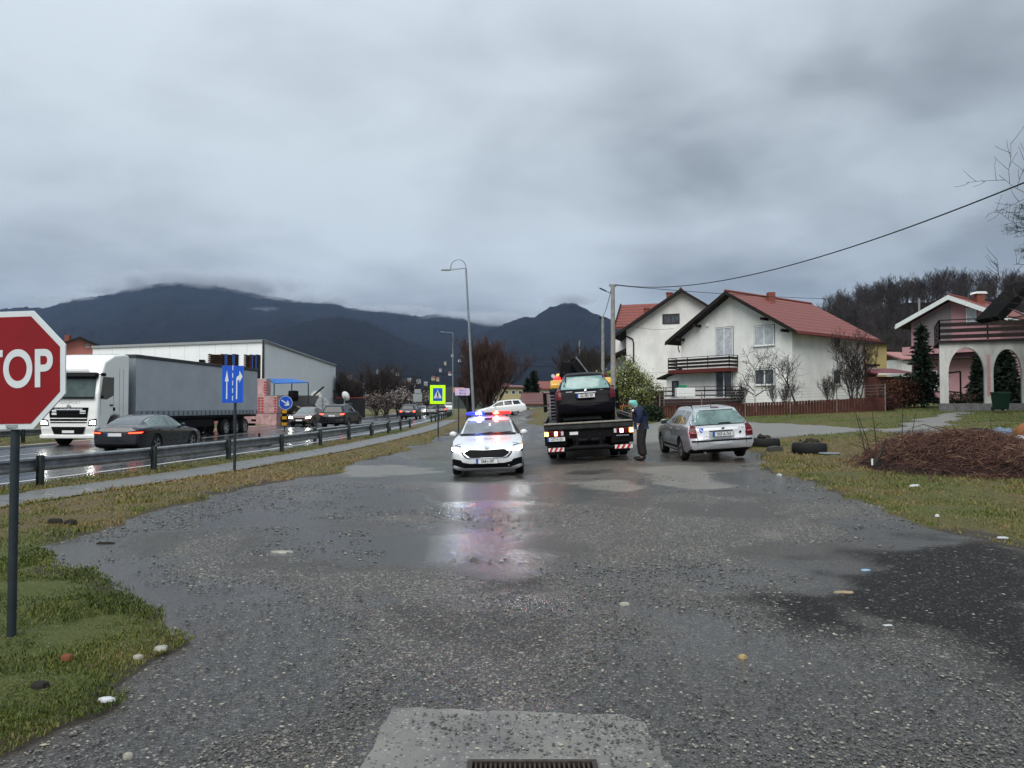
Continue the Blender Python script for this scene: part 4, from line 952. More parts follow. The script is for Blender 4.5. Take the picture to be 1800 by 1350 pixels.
def traffic():
    P = paint('navy_black_paint', (.009, .011, .016), 0, .3, .04, .8, .4)
    sp = spec_coupe(P); sp['glassr'] = mat('rear_glass_grey', (.06, .07, .08), .08, var=.3, coat=.5)
    c, bvh, F = build_car('passing_car', 'dark low saloon with lit red tail lamps overtaking beside the white lorry', 'car', sp, 'cars driving on the highway')
    lamp = [(.42, .70), (.86, .72), (.90, .80), (.86, .845), (.46, .80)]; lit = [(.48, .735), (.82, .745), (.85, .79), (.50, .775)]
    tail_lamp(c, bvh, lamp, lit); plate(c, '', MR(0, -sp['L']/2-.065, .70, -.05))
    decal(bvh, [(-.75, .25), (.75, .25), (.75, .38), (-.75, .38)], 'rear', M_black, 'rear_diffuser', c, off=.01, step=.08)
    for ax in ('left', 'right'):
        ft, fb = F[0], F[1]; Yy = lambda s: sp['L']/2-s
        up = [(Yy(s), fb(s)+(ft(s)-fb(s)-.075)*.96+.012) for s in np.linspace(1.75, 3.9, 18)]; lo = [(a, b+.022) for a, b in up[::-1]]
        decal(bvh, up+lo, ax, M_chrome, 'window_trim', c, off=.006, thick=.008, step=.2)
    place_on_ground(c, -13.45, 26.3+2.35, R(-3.0))
    # black SUV going away
    sp = spec_suv(paint('black_paint', (.007, .007, .009), 0, .3, .05, .35, .25)); sp['mirror'] = M_black
    c, bvh, F = build_car('suv', 'black SUV with silver roof rails and lit tail lamps driving away behind the guardrail', 'car', sp, 'cars driving on the highway')
    lamp = [(.50, .90), (.86, .92), (.88, 1.04), (.84, 1.08), (.54, 1.03)]; lit = [(.56, .935), (.84, .95), (.85, 1.02), (.60, .995)]
    tail_lamp(c, bvh, lamp, lit); plate(c, '', MR(0, -sp['L']/2-.06, .88, -.1)); roof_rails(c, bvh, .57, -1.5, .6, 1.64, M_chrome, .05)
    decal(bvh, [(-.80, .60), (.80, .60), (.80, .615), (-.80, .615)], 'rear', M_chrome, 'bumper_strip', c, off=.01, step=.1)
    place_on_ground(c, -12.0, 52+2.2, R(-4.5)); suv = (c, sp)
    # brown hatchback coming towards the camera
    sp = spec_wagon(paint('brown_paint', (.10, .065, .05), .4, .3)); sp['glassf'] = mat('wind_green', (.12, .15, .15), .08, coat=.5, var=.4)
    c, bvh, F = build_car('oncoming_car', 'brown grey hatchback with bright headlamps coming past the round blue arrow sign', 'car', sp, 'cars driving on the highway')
    yf = sp['L']/2; h = [(.50, .60), (.78, .62), (.80, .74), (.66, .74), (.50, .68)]
    for Q in (h, mir(h)): q = decal(bvh, Q, 'front', M_headfar, 'headlight', c, off=.01, step=.05)
    decal(bvh, [(-.42, .52), (.42, .52), (.44, .66), (-.44, .66)], 'front', M_black, 'grille', c, off=.008); decal(bvh, [(-.6, .28), (.6, .28), (.55, .42), (-.55, .42)], 'front', M_black, 'lower_grille', c, off=.008)
    plate(c, '', MF(0, yf+.065, .47)); place_on_ground(c, -15.6, 59, PI+R(-3))
    # far traffic
    def far(name, lab, Pm, x, y, head, tails, hd, spf=spec_wagon):
        sp = spf(Pm); c, bvh, F = build_car(name, lab, 'car', sp, 'cars driving on the highway', simple=True)
        k = 1.13 if spf is spec_suv else 1
        lamp = [(.60, .70*k), (.83, .70*k), (.84, .84*k), (.62, .82*k)]
        if tails:
            for Q in (lamp, mir(lamp)): decal(bvh, Q, 'rear', M_redlit, 'tail_lamp', c, off=.02)
        else:
            for Q in (lamp, mir(lamp)): decal(bvh, Q, 'rear', M_red, 'tail_lamp', c, off=.02)
        if hd:
            Q = [(.52, .62), (.80, .62), (.80, .74), (.56, .72)]
            for Z in (Q, mir(Q)): decal(bvh, Z, 'front', M_head, 'headlight', c, off=.02)
        plate(c, '', MR(0, -sp['L']/2-.06, .74*k, -.1)); place_on_ground(c, x, y, head); return c
    far('passing_car', 'dark blue estate with red tail lamps driving away beside the end of the near guardrail', paint('dark_blue_paint', (.01, .014, .028), 0, .3, .05, .35, .25), -11.3, 86, R(-2), True, False, spec_suv)
    far('oncoming_car', 'pale hatchback with glaring headlamps and a bright wet reflection, left of the yellow crossing sign', paint('grey_paint', (.35, .37, .38), .3), -14.2, 121, PI, False, True)
    far('passing_car', 'small dark saloon driving away just behind the pole of the yellow crossing sign', paint('graphite_paint', (.05, .055, .06), .3), -12.0, 116, R(2), False, False)
    far('passing_car', 'dark red car driving away between the crossing sign and the lilac direction sign', paint('dark_red_paint', (.05, .018, .018), .3), -12.9, 142, R(3), True, False)
    v = far('van', 'white van driving away beyond the crossing sign', paint('van_white_paint', (.72, .74, .75)), -14.5, 176, R(5), False, False, spec_suv); v['category'] = 'van'; v.scale = (1.15, 1.15, 1.3)
    w = far('parked_car', 'white estate car standing on the side road behind the police car', paint('wagon_white_paint', (.74, .75, .75)), -1.0, 69.5, R(98), False, False); w['group'] = None; del w['group']
    w.location.z = gz(-1.0, 69.5)+.02
traffic()

# ================================================================ TOW TRUCK, car on it, man
M_yellow = paint('tow_yellow_paint', (.62, .33, .01), 0, .35, .5)
M_trk = mat('truck_black_metal', (.007, .007, .008), .6, 0, var=.3, spec=.1)
M_deck = mat('deck_chequer_plate', (.05, .05, .05), .45, .6, var=.4, bump=.3)
def stripes(b, x0, x1, y, z0, z1, d=.012):          # white board; red slanted stripes returned separately
    n = 3; q = MB(); w = (x1-x0)/(n+.5)
    for k in range(n):
        a = x0+w*(k+.15)*1.05; q.prism([(a, z0), (a+w*.5, z0), (a+w*.95, z1), (a+w*.45, z1)], y-d, y-d*.4, lambda u, v, t: Vector((u, t, v)))
    b.box(((x0+x1)/2, y, (z0+z1)/2), (x1-x0, d, z1-z0)); return q
TT = None
def tow_truck():
    global TT
    t = thing('tow_truck', 'black and yellow flatbed tow truck with lit rear lamps under a dark car', 'tow truck'); TT = t
    # origin: ground under the truck middle, forward +Y, rear at y = -4.1
    yr = -4.1
    f = MB()
    for x in (-.42, .42): f.box((x, -.3, .72), (.1, 7.4, .24))
    for y in (-3.6, -2.4, -1, .4, 1.6): f.box((0, y, .72), (.75, .12, .2))
    f.box((0, -1.2, .45), (.5, 1.2, .4)); f.box((-.95, .2, .62), (.45, 1.3, .5)); f.box((.95, .2, .62), (.45, 1.3, .5))
    f.build('chassis', M_trk, t, bevel=.01)
    d = MB(); d.box((0, -1.25, 1.02), (2.44, 5.7, .10)); d.box((0, yr+.05, 1.03), (2.5, .06, .16))
    for s in (-1, 1): d.box((s*1.235, -1.25, 1.10), (.06, 5.7, .22))
    for y in np.arange(-3.8, 1.6, .6): d.box((0, y, .93), (2.3, .08, .08))
    d.build('deck', M_deck, t, bevel=.008)
    e = MB(); e.box((0, yr-.0, 1.135), (2.52, .09, .045)); e.build('deck_edge', mat('worn_edge_metal', (.30, .28, .24), .45, .5, var=.4, scale=20), t, bevel=.008)
    # side gate on the right hand: slanted rail running back
    g = MB(); g.bar((1.23, yr+.1, 1.28), (1.23, 1.4, 1.28), .04, .05); g.bar((-1.23, -.2, 1.35), (-1.23, 1.5, 1.35), .05, .05)
    for y in (-3.9, -2.6, -1.3, 0, 1.2): g.bar((1.23, y, 1.15), (1.23, y, 1.3), .04, .04)
    g.build('side_rail', M_steel, t)
    # ladder-like grille of slats at the left behind the cab
    l = MB()
    for x in (-1.16, -.72): l.bar((x, 1.45, .95), (x, 1.45, 1.98), .05, .05)
    for k in range(9): l.box((-.94, 1.45, 1.02+k*.115), (.42, .03, .03))
    l.build('headboard_ladder', M_steel, t)
    h = MB(); h.box((0, -2.9, .62), (2.2, .04, .62)); h.build('added_dark_sheet', M_trk, t)  # black sheet added to darken the see-through gap under the deck
    h = MB(); h.box((0, 1.62, 1.62), (2.3, .08, 1.15)); h.build('headboard', M_trk, t, bevel=.02)
    # rear underside: light panels, plate, cross member, bumper with striped ends
    r = MB(); r.box((0, yr+.14, .80), (1.3, .12, .22)); r.box((0, yr+.25, .60), (.9, .2, .34)); r.box((-.33, yr+.1, .62), (.10, .1, .36)); r.box((.33, yr+.1, .62), (.10, .1, .36))
    r.tube([(-.3, yr+.05, .63), (.3, yr+.05, .63)], .07, 10); r.box((-.95, yr+.12, .72), (.62, .08, .42)); r.box((.95, yr+.12, .72), (.62, .08, .42))
    r.lathe([(.0, 0), (.05, 0), (.05, .1), (.0, .12)], 12, Matrix.Translation((0, yr-.02, .62)))
    r.build('rear_underframe', M_trk, t, bevel=.01)
    b = MB(); b.tube([(-1.2, yr+.06, .40), (1.2, yr+.06, .40)], .055, 12); b.tube([(-.55, yr+.04, .42), (.55, yr+.04, .42)], .07, 12); bo = b.build('bumper_bar', M_trk, t, smooth=50)
    for x0, x1 in ((-1.17, -.72), (.72, 1.22)):
        w = MB(); q = stripes(w, x0, x1, yr-.01, .345, .455); wo = w.build('striped_board', M_rwhite, bo, bevel=.004); q.build('red_stripe', M_rred, wo)
    for s in (-1, 1):
        h = MB(); h.box((s*.98, yr+.02, .855), (.56, .10, .15)); lo = h.build('tail_lamp', M_red, t, bevel=.012)
        for xx, w_, mm, nm in ((s*1.20, .10, M_orange, 'indicator'), (s*.93 if s < 0 else .93, .085, mat('bright_lamp', (1, .6, .4), .3, emit=(1, .42, .22), estr=6), 'brake_bulb'), (s*.75, .07, M_lampw, 'reverse_lamp')):
            q = MB(); q.box((xx, yr-.032, .855), (w_, .012, .11)); q.build(nm, mm, lo, bevel=.004)
    plate(t, 'O57-K-221', MR(-.93, yr-.02, .70), w=.50, h=.115)
    q = MB(); q.box((-.42, yr+.05, .84), (.24, .02, .085)); q.build('label_plate', M_plate, t)
    q = MB(); q.box((.95, yr-.03, .72), (.36, .01, .035)); q.build('maker_bar', M_steel, t)
    # mudguards and wheels
    for s in (-1, 1):
        m_ = MB(); m_.prism([(-.62, .45), (-.6, .8), (-.35, .98), (.35, .98), (.6, .8), (.62, .45), (.58, .45), (.56, .78), (.33, .94), (-.33, .94), (-.56, .78), (-.58, .45)], -.28, .28, lambda u, v, a: Vector((s*.93+a, -2.2+u, v))); m_.build('mudguard', M_black, t)
        for xo in (.80, 1.08): wheel_parts(t, s*xo, -2.2, .44, .24, s, 6)
        wheel_parts(t, s*1.05, 2.75, .44, .26, s, 6)
        m_ = MB(); m_.box((s*.98, -2.9, .42), (.5, .015, .5)); m_.build('mud_flap', M_rubber, t)
    # cab
    c = MB(); prof = [(1.95, .62), (1.95, 2.35), (2.15, 2.50), (3.15, 2.50), (3.55, 2.32), (3.95, 1.45), (4.02, 1.05), (4.02, .42), (3.3, .42), (3.25, .9), (2.3, .9), (2.25, .62)]
    c.prism(prof, -1.12, 1.12, lambda u, v, a: Vector((a, u, v))); cab = c.build('cab', M_yellow, t, bevel=.07, seg=3)
    for s in (-1, 1):
        q = MB(); q.prism([(2.35, 1.50), (2.38, 2.15), (3.25, 2.15), (3.66, 1.50)], 0, .02, lambda u, v, a: Vector((s*(1.115+a), u, v))); q.build('side_window', M_glass, cab)
        q = MB(); q.prism([(2.28, .95), (2.28, .97), (3.75, .97), (3.75, .95)], 0, .01, lambda u, v, a: Vector((s*(1.118+a), u, v))); q.box((s*1.13, 2.5, 1.36), (.03, .16, .04)); q.build('door_handle', M_black, cab)
        q = MB(); q.box((s*1.38, 3.55, 1.82), (.14, .10, .46)); q.box((s*1.38, 3.52, 1.42), (.14, .10, .22)); q.bar((s*1.12, 3.5, 2.05), (s*1.38, 3.55, 2.0), .03, .03); q.bar((s*1.12, 3.5, 1.4), (s*1.38, 3.55, 1.4), .03, .03); q.build('side_mirror', M_black, t, bevel=.02)
    q = MB(); q.box((0, 1.94, 1.95), (1.2, .02, .42)); q.build('rear_cab_window', M_glass, cab, bevel=.01)
    q = MB(); q.prism([(3.60, 2.26), (3.93, 1.52), (3.95, 1.53), (3.62, 2.28)], -.98, .98, lambda u, v, a: Vector((a, u+.02, v))); q.build('windscreen', M_glass, cab)
    q = MB(); q.box((0, 4.03, .95), (1.8, .03, .35)); q.build('grille', M_black, cab, bevel=.01)
    b = MB(); b.box((0, 2.75, 2.56), (1.9, .24, .10)); bar = b.build('beacon_bar', M_trk, t, bevel=.02)
    for x, mm, nm, h_ in ((-.86, mat('red_beacon_dome', (.5, .01, .01), .15, coat=1, emit=(1, .02, .02), estr=1.2), 'red_beacon', .15), (.86, M_red, 'red_beacon', .15)):
        q = MB().lathe([(.13, 0), (.13, h_*.6), (.10, h_*.95), (0, h_)], 18, Matrix.Translation((x, 2.45, 2.50))); q.build(nm, mm, bar, smooth=60)
    q = MB().lathe([(.10, 0), (.10, .09), (.07, .14), (0, .15)], 18, Matrix.Translation((-.80, 2.85, 2.60))); q.build('amber_beacon', mat('amber_dome', (.7, .25, .03), .2, coat=1, emit=(1, .3, .05), estr=.8), bar, smooth=60)
    q = MB(); q.tube([(-1.0, 2.3, 2.66), (-1.0, 2.22, 2.66)], .07, 12); q.build('work_lamp', M_lampw, bar)
    # crane behind the cab: column, folded boom block, hoses, stay
    k = MB(); k.box((-.15, 1.80, 1.9), (.5, .34, 1.8)); k.box((-.15, 1.8, 2.75), (.60, .5, .5)); kc = k.build('crane_column', M_trk, t, bevel=.03)
    k = MB(); k.bar((-.55, 1.75, 2.55), (-.42, 1.72, 3.12), .40, .42); k.bar((-.42, 1.72, 3.12), (.10, 1.8, 2.6), .34, .46); k.bar((-.23, 1.5, 3.12), (.24, 1.5, 2.4), .28, .28); k.build('boom', M_trk, kc, bevel=.03)
    k = MB(); k.tube([(-.14, 1.3, 3.26), (.04, 1.3, 3.0), (.44, 1.3, 2.4)], .025, 6); k.build('boom_stay', M_steel, kc)
    for i in range(4):
        k = MB(); a = .02*i; k.tube([(-.72+a, 1.6, 2.75), (-.80+a, 1.6, 2.95+a), (-.70+a, 1.62, 3.26+a*1.5), (-.48+a, 1.62, 3.34+a), (-.30+a, 1.65, 3.15)], .016, 5); k.build('hydraulic_hose', M_rubber, kc, smooth=60)
    place_on_ground(t, 2.05+.46, 21.9+4.1, R(-3.9), wb=4.9, tr=2.0)
    return t
tow_truck()
def loaded_car():
    P = paint('aubergine_black_paint', (.0035, .003, .0055), .0, .40, .01, .06, .06)
    sp = spec_wagon(P); L = 4.42; sp.update(L=L, glassr=M_glassg, rw=.31, axles=(L/2-.88, L/2-.88-2.6))
    sp['top'] = [(a*.967, b*1.045) for a, b in sp['top']]; sp['belt'] = [(a*.967, b*1.04) for a, b in sp['belt']]; sp['w'] = [(a*.967, b*.99) for a, b in sp['w']]; sp['wr'] = [(a*.967, b*.97) for a, b in sp['wr']]; sp['zb'] = [(a*.967, b) for a, b in sp['zb']]
    sp['rear_poly'] = [(-.70, 1.02), (.70, 1.02), (.70, 1.06), (.63, 1.28), (.56, 1.39), (-.56, 1.39), (-.63, 1.28), (-.70, 1.06)]
    sp['wind'] = (1.26, 1.98); sp['rearw'] = (3.98, 4.27); sp['panes'] = [(1.8, 2.44, -.4, 0), (2.5, 3.17, 0, .05), (3.27, 3.78, .05, .16)]
    c, bvh, F = build_car('loaded_car', 'dark estate car with pale green rear window loaded on the tow truck deck', 'car', sp); yr = -L/2
    lamp = [(.70, .72), (.845, .74), (.85, .92), (.79, 1.04), (.73, 1.05), (.70, .88)]
    tail_lamp(c, bvh, lamp)
    decal(bvh, [(-.30, .90), (.30, .90), (.30, .925), (-.30, .925)], 'rear', M_steel, 'tailgate_trim', c, off=.014, step=.06)
    decal(bvh, [(-.30, .76), (.30, .76), (.29, .895), (-.29, .895)], 'rear', M_black, 'plate_recess', c, off=.006, step=.06)
    plate(c, 'GL-981 RF', MR(0, yr-.065, .825, -.1))
    q = MB(); q.prism([(-.035, 0), (-.02, .05), (.0, .055), (.02, .075), (.035, .06), (.02, .04), (.03, .0), (.01, .015), (-.01, -.01)], 0, .012, lambda u, v, a: Vector((u, yr+.005-a+v*.25, .96+v))); q.build('badge', M_chrome, c)
    decal(bvh, [(-.56, .94), (-.38, .94), (-.38, .955), (-.56, .955)], 'rear', M_steel, 'model_lettering', c, off=.008, step=.05)
    decal(bvh, [(.42, .965), (.50, .965), (.50, .98), (.42, .98)], 'rear', M_steel, 'trim_lettering', c, off=.008, step=.05)
    decal(bvh, [(-.86, .60), (.86, .60), (.86, .625), (-.86, .625)], 'rear', M_black, 'bumper_strip', c, off=.014, step=.08)
    roof_rails(c, bvh, .56, -1.4, .5, 1.515, M_black, .05)
    c.matrix_world = Matrix()
    T = Matrix.Translation(TT.location) @ TT.rotation_euler.to_matrix().to_4x4() @ Matrix.Translation((-.06, -4.1+.25+L/2, 1.073)) @ Matrix.Rotation(R(1.2), 4, 'Z')
    c.location = T.to_translation(); c.rotation_euler = T.to_euler()
    return c
loaded_car()

# ---------------------------------------------------------------- skin-modifier figures
def skin(name, pts, edges, m, parent, sub=2, root=0):
    me = bpy.data.meshes.new(name); me.from_pydata([p[:3] for p in pts], edges, []); me.materials.append(m)
    o = link(name, me, parent); sk = o.modifiers.new('skin', 'SKIN'); sk.use_smooth_shade = True
    for i, p in enumerate(pts):
        v = me.skin_vertices[0].data[i]; r = p[3]; v.radius = r if isinstance(r, tuple) else (r, r); v.use_root = (i == root)
    ss = o.modifiers.new('sub', 'SUBSURF'); ss.levels = sub; ss.render_levels = sub
    dg = bpy.context.evaluated_depsgraph_get(); m2 = bpy.data.meshes.new_from_object(o.evaluated_get(dg)); o.modifiers.clear(); o.data = m2; m2.name = name
    if not m2.materials: m2.materials.append(m)
    return o
def chain(ids): return [(a, b) for a, b in zip(ids, ids[1:])]
def person():
    p0 = (227/1350*21.7, 21.7); t = thing('person', 'person in dark blue jacket and mint hood, head bowed, standing beside the tow truck', 'person', (p0[0], p0[1], gz(*p0)))
    jean = mat('dark_trousers', (.022, .020, .021), .8, var=.3, bump=.3, scale=20); jack = mat('navy_jacket', (.012, .022, .050), .65, var=.35, bump=.35, scale=14); mint = mat('mint_hood', (.20, .52, .47), .8, var=.2, bump=.3, scale=20)
    skinm = mat('skin', (.42, .25, .18), .5); glove = mat('pale_glove', (.55, .55, .54), .8); boot = mat('black_boot', (.012, .012, .012), .5)
    # facing left (-X) and slightly away; body leans forward, head bowed
    P = [(0, 0, .96, (.15, .13)), (-.01, 0, 1.10, (.16, .13)), (-.03, 0, 1.26, (.155, .15)), (-.075, 0, 1.39, (.14, .17)), (-.135, 0, 1.475, .065), (-.185, 0, 1.545, .075), (-.215, 0, 1.60, .09), (-.22, 0, 1.655, .07),
         (0.01, .10, .90, .10), (-.03, .11, .50, .068), (.01, .12, .12, .035), (-.10, .13, .06, .022),
         (.02, -.10, .90, .105), (.0, -.11, .50, .07), (.06, -.12, .12, .035), (-.04, -.13, .06, .022),
         (-.06, -.19, 1.40, .075), (-.02, -.25, 1.16, .052), (-.07, -.235, .96, .040),
         (-.09, .19, 1.40, .075), (-.16, .24, 1.15, .052), (-.36, .22, 1.03, .036)]
    E = chain([0, 1, 2, 3, 4, 5, 6, 7])+chain([0, 8, 9, 10, 11])+chain([0, 12, 13, 14, 15])+[(3, 16)]+chain([16, 17, 18])+[(3, 19)]+chain([19, 20, 21])
    skin('body', P, E, skinm, t)
    # trousers
    P = [(0.005, 0, .99, (.165, .14)), (.01, .10, .90, .13), (-.03, .11, .52, .105), (.01, .12, .12, .092), (.02, -.10, .90, .135), (.0, -.11, .52, .108), (.06, -.12, .12, .094), (.0, 0, 1.08, (.165, .14))]
    skin('trousers', P, [(7, 0), (0, 1), (1, 2), (2, 3), (0, 4), (4, 5), (5, 6)], jean, t, root=1-1)
    # jacket with sleeves, puffy hem
    P = [(.005, 0, .88, (.185, .175)), (.0, 0, 1.06, (.20, .18)), (-.02, 0, 1.25, (.20, .195)), (-.07, 0, 1.40, (.17, .20)), (-.12, 0, 1.47, (.10, .11)),
         (-.06, -.20, 1.40, .095), (-.02, -.265, 1.18, .072), (-.065, -.245, 1.02, .055), (-.09, .20, 1.40, .095), (-.16, .255, 1.17, .072), (-.32, .235, 1.06, .052)]
    skin('jacket', P, [(0, 1), (1, 2), (2, 3), (3, 4), (3, 5), (5, 6), (6, 7), (3, 8), (8, 9), (9, 10)], jack, t, root=1)
    # hood
    P = [(-.125, 0, 1.46, .085), (-.165, 0, 1.54, (.105, .095)), (-.21, 0, 1.60, (.135, .118)), (-.205, 0, 1.67, (.10, .09))]
    h = skin('hood', P, chain([0, 1, 2, 3]), mint, t)
    # face: nose, eyes, mouth under the hood edge
    f = MB(); f.lathe([(0, -.012), (.016, 0), (.012, .02), (0, .03)], 8, Matrix.Translation((-.295, 0, 1.565)) @ Matrix.Rotation(-2.2, 4, 'Y')); 
    b = bmesh.new(); bmesh.ops.create_uvsphere(b, u_segments=16, v_segments=10, radius=1)
    for v in b.verts: v.co = Vector((v.co.x*.070-.240, v.co.y*.060, v.co.z*.095+1.575))
    me = bpy.data.meshes.new('face'); b.to_mesh(me); b.free(); me.materials.append(skinm); smooth_me(me, 80); fo = link('face', me, t)
    f.build('nose', skinm, fo, smooth=60)
    for s in (-1, 1):
        q = MB().lathe([(0, -.008), (.010, 0), (0, .008)], 8, Matrix.Translation((-.296, s*.03, 1.60))); q.build('eye', M_ink, fo)
    q = MB(); q.box((-.300, 0, 1.53), (.01, .045, .008)); q.build('mouth', mat('lips', (.3, .12, .1), .5), fo)
    # boots
    for x, y in ((.01, .12), (.06, -.12)):
        b = MB(); P = [(-.0+x, y, .17, .066), (x+.015, y, .055, (.066, .058)), (x-.11, y, .055, (.062, .055)), (x-.21, y, .045, (.05, .045))]
        skin('boot', P, chain([0, 1, 2, 3]), boot, t)
    # hands: palm + five fingers, gloved
    def hand(wr, dr, side, m, curl):
        wr = Vector(wr); dr = Vector(dr).normalized(); sd_ = Vector((0, 1, 0)); sd_ = (sd_-dr*sd_.dot(dr)).normalized(); nm = dr.cross(sd_)*side
        P = [(*wr, .028), (*(wr+dr*.045), (.040, .020)), (*(wr+dr*.085), (.042, .018))]; ed = [(0, 1), (1, 2)]
        o = skin('hand', P, ed, m, t)
        for k, (off, ln) in enumerate(((-.030, .070), (-.011, .082), (.010, .076), (.029, .060))):
            a = wr+dr*.080+sd_*off; q1 = a+dr*ln*.45+nm*curl*.012; q2 = q1+(dr*.8+nm*curl*.6)*ln*.33; q3 = q2+(dr*.5+nm*curl*.9)*ln*.25
            skin('finger', [(*a, .0095), (*q1, .009), (*q2, .0085), (*q3, .007)], chain([0, 1, 2, 3]), m, o, sub=1)
        a = wr+dr*.03-sd_*.034; skin('thumb', [(*a, .012), (*(a-sd_*.022+dr*.028+nm*.01), .0105), (*(a-sd_*.030+dr*.055+nm*.02), .008)], chain([0, 1, 2]), m, o, sub=1)
    hand((-.068, -.245, 1.00), (-.15, .0, -1), 1, glove, .6); hand((-.355, .222, 1.035), (-1, -.05, -.25), -1, glove, 1.2)
    q = MB().lathe([(.0, 0), (.035, .004), (0, .01)], 12, Matrix.Translation((-.18, -.2, 1.38)) @ Matrix.Rotation(PI/2, 4, 'X')); q.build('chest_badge', M_plate, t)
    t.rotation_euler = (0, 0, R(-12)); t.scale = (1.16, 1.14, 1.02)
person()

# ---------------------------------------------------------------- white articulated lorry
def lorry():
    t = thing('lorry', 'white cab lorry with grey curtain trailer driving towards the camera on the highway', 'lorry', group=None)
    wp = paint('lorry_white_paint', (.82, .83, .80), 0, .35, .3)
    cab = MB(); prof = [(0, .95), (0, 3.05), (-.05, 3.55), (-.35, 3.80), (-1.2, 3.98), (-2.0, 4.0), (-2.25, 3.9), (-2.25, 1.0), (-1.7, 1.0), (-1.55, 1.25), (-.75, 1.25), (-.6, .95)]
    prof = [(2.0+y, z) for y, z in [(.02, .40), (.10, .75), (.10, 1.55), (.04, 2.2), (-.16, 3.0), (-.42, 3.55), (-1.1, 3.86), (-1.9, 3.95), (-2.2, 3.9), (-2.2, 1.0), (-1.62, 1.0), (-1.50, 1.22), (-1.2, 1.30), (-.85, 1.22), (-.62, .9), (-.6, .40)]]
    cab.prism(prof, -1.24, 1.24, lambda u, v, a: Vector((a, u, v))); cb = cab.build('cab', wp, t, bevel=.09, seg=3)
    P = lambda name, poly, y0, y1, m, par=cb, bv=.01: MB().prism(poly, y0, y1, lambda u, v, a: Vector((u, a, v))).build(name, m, par, bevel=bv)
    yf = 2.0
    # windscreen follows the raked front between z 2.05 and 2.95
    w = MB(); fz = lambda z: yf+.04-(z-2.2)*.25
    w.add([(x, fz(z)+.015+d, z) for d in (0, .02) for x, z in ((-1.1, 1.98), (1.1, 1.98), (1.05, 2.84), (-1.05, 2.84))], [(0, 1, 2, 3), (4, 7, 6, 5), (0, 4, 5, 1), (1, 5, 6, 2), (2, 6, 7, 3), (3, 7, 4, 0)]); w.build('windscreen', mat('lorry_screen', (.07, .10, .095), .06, coat=.6, var=.4, scale=1.2), cb)
    w = MB(); w.add([(x, fz(z)+.04+d, z) for d in (0, .02) for x, z in ((-1.1, 1.98), (1.1, 1.98), (1.1, 2.06), (-1.1, 2.06))], [(0, 1, 2, 3), (4, 7, 6, 5), (0, 4, 5, 1), (1, 5, 6, 2), (2, 6, 7, 3), (3, 7, 4, 0)]); w.build('wiper_sill', M_black, cb)
    w = MB(); w.prism([(fz(2.84)+.02, 2.83), (fz(2.84)+.26, 2.90), (fz(3.05)+.2, 3.08), (fz(3.05), 3.06)], -1.12, 1.12, lambda u, v, a: Vector((a, u, v))); w.build('sun_visor', M_black, cb, bevel=.02)
    w = MB(); w.box((0, fz(3.2)+.05, 3.2), (1.3, .06, .05)); w.build('visor_trim', wp, cb)
    P('grille_panel', [(-.78, .98), (.78, .98), (.86, 1.62), (-.86, 1.62)], yf+.09, yf+.125, M_black)
    for k in range(4): P('grille_bar', [(-.80, 1.02+k*.13), (.80, 1.02+k*.13), (.81, 1.055+k*.13), (-.81, 1.055+k*.13)], yf+.12, yf+.15, wp if k < 2 else M_black)
    P('name_bar', [(-.62, 1.50), (.62, 1.50), (.62, 1.56), (-.62, 1.56)], yf+.12, yf+.14, M_chrome)
    P('lower_intake', [(-.62, .52), (.62, .52), (.75, .82), (-.75, .82)], yf+.09, yf+.12, M_black)
    P('bumper', [(-1.24, .34), (1.24, .34), (1.24, .50), (-1.24, .50)], yf-.2, yf+.12, wp, bv=.03)
    P('number_plate', [(-.26, .56), (.26, .56), (.26, .67), (-.26, .67)], yf+.12, yf+.13, M_plate)
    P('white_sheet', [(.50, 1.28), (.72, 1.28), (.70, 1.52), (.52, 1.52)], yf+.12, yf+.14, M_plate)
    P('white_sheet', [(-.75, 1.36), (-.50, 1.36), (-.50, 1.5), (-.75, 1.5)], yf+.12, yf+.14, M_plate)
    q = MB().lathe([(0, 0), (.09, 0), (.07, .02), (0, .025)], 20, MF(0, yf+.12, 1.66)); q.build('badge', M_chrome, cb)
    text('lettering', 'TRANSPORT', mat('grey_letters', (.35, .36, .36), .5), cb, MF(0, yf+.075, 1.82, .11), size=.17, depth=.01)
    for s in (-1, 1):
        P('headlight_housing', [(s*1.20, .86), (s*.84, .86), (s*.88, 1.10), (s*1.20, 1.16)] if s > 0 else [(-1.20, .86), (-1.20, 1.16), (-.88, 1.10), (-.84, .86)], yf+.085, yf+.115, M_black)
        P('headlight', [(s*1.16, .92), (s*.92, .92), (s*.94, 1.04), (s*1.16, 1.08)] if s > 0 else [(-1.16, .92), (-1.16, 1.08), (-.94, 1.04), (-.92, .92)], yf+.11, yf+.13, M_headfar)
        q = MB(); q.prism([(.98, 2.14), (1.45, 1.96), (1.92, 1.98), (1.74, 2.90), (.98, 2.90)], 0, .015, lambda u, v, a: Vector((s*(1.236+a), u, v))); q.build('side_window', M_glass, cb)
        for uu_ in (.98, 1.90):
            q = MB(); q.prism([(uu_, 1.3), (uu_+.015, 1.3), (uu_+.015, 2.95), (uu_, 2.95)], 0, .008, lambda u, v, a: Vector((s*(1.236+a), u, v))); q.build('door_seam', M_steel, cb)
        for uu_ in (.25, .55):
            q = MB(); q.prism([(uu_, 1.1), (uu_+.02, 1.1), (uu_+.02, 3.3), (uu_, 3.3)], 0, .008, lambda u, v, a: Vector((s*(1.236+a), u, v))); q.build('panel_seam', M_steel, cb)
        q = MB(); q.box((s*1.25, 1.15, 1.72), (.04, .20, .06)); q.box((s*1.25, .95, 1.55), (.03, .12, .14)); q.build('door_handle', M_black, cb)
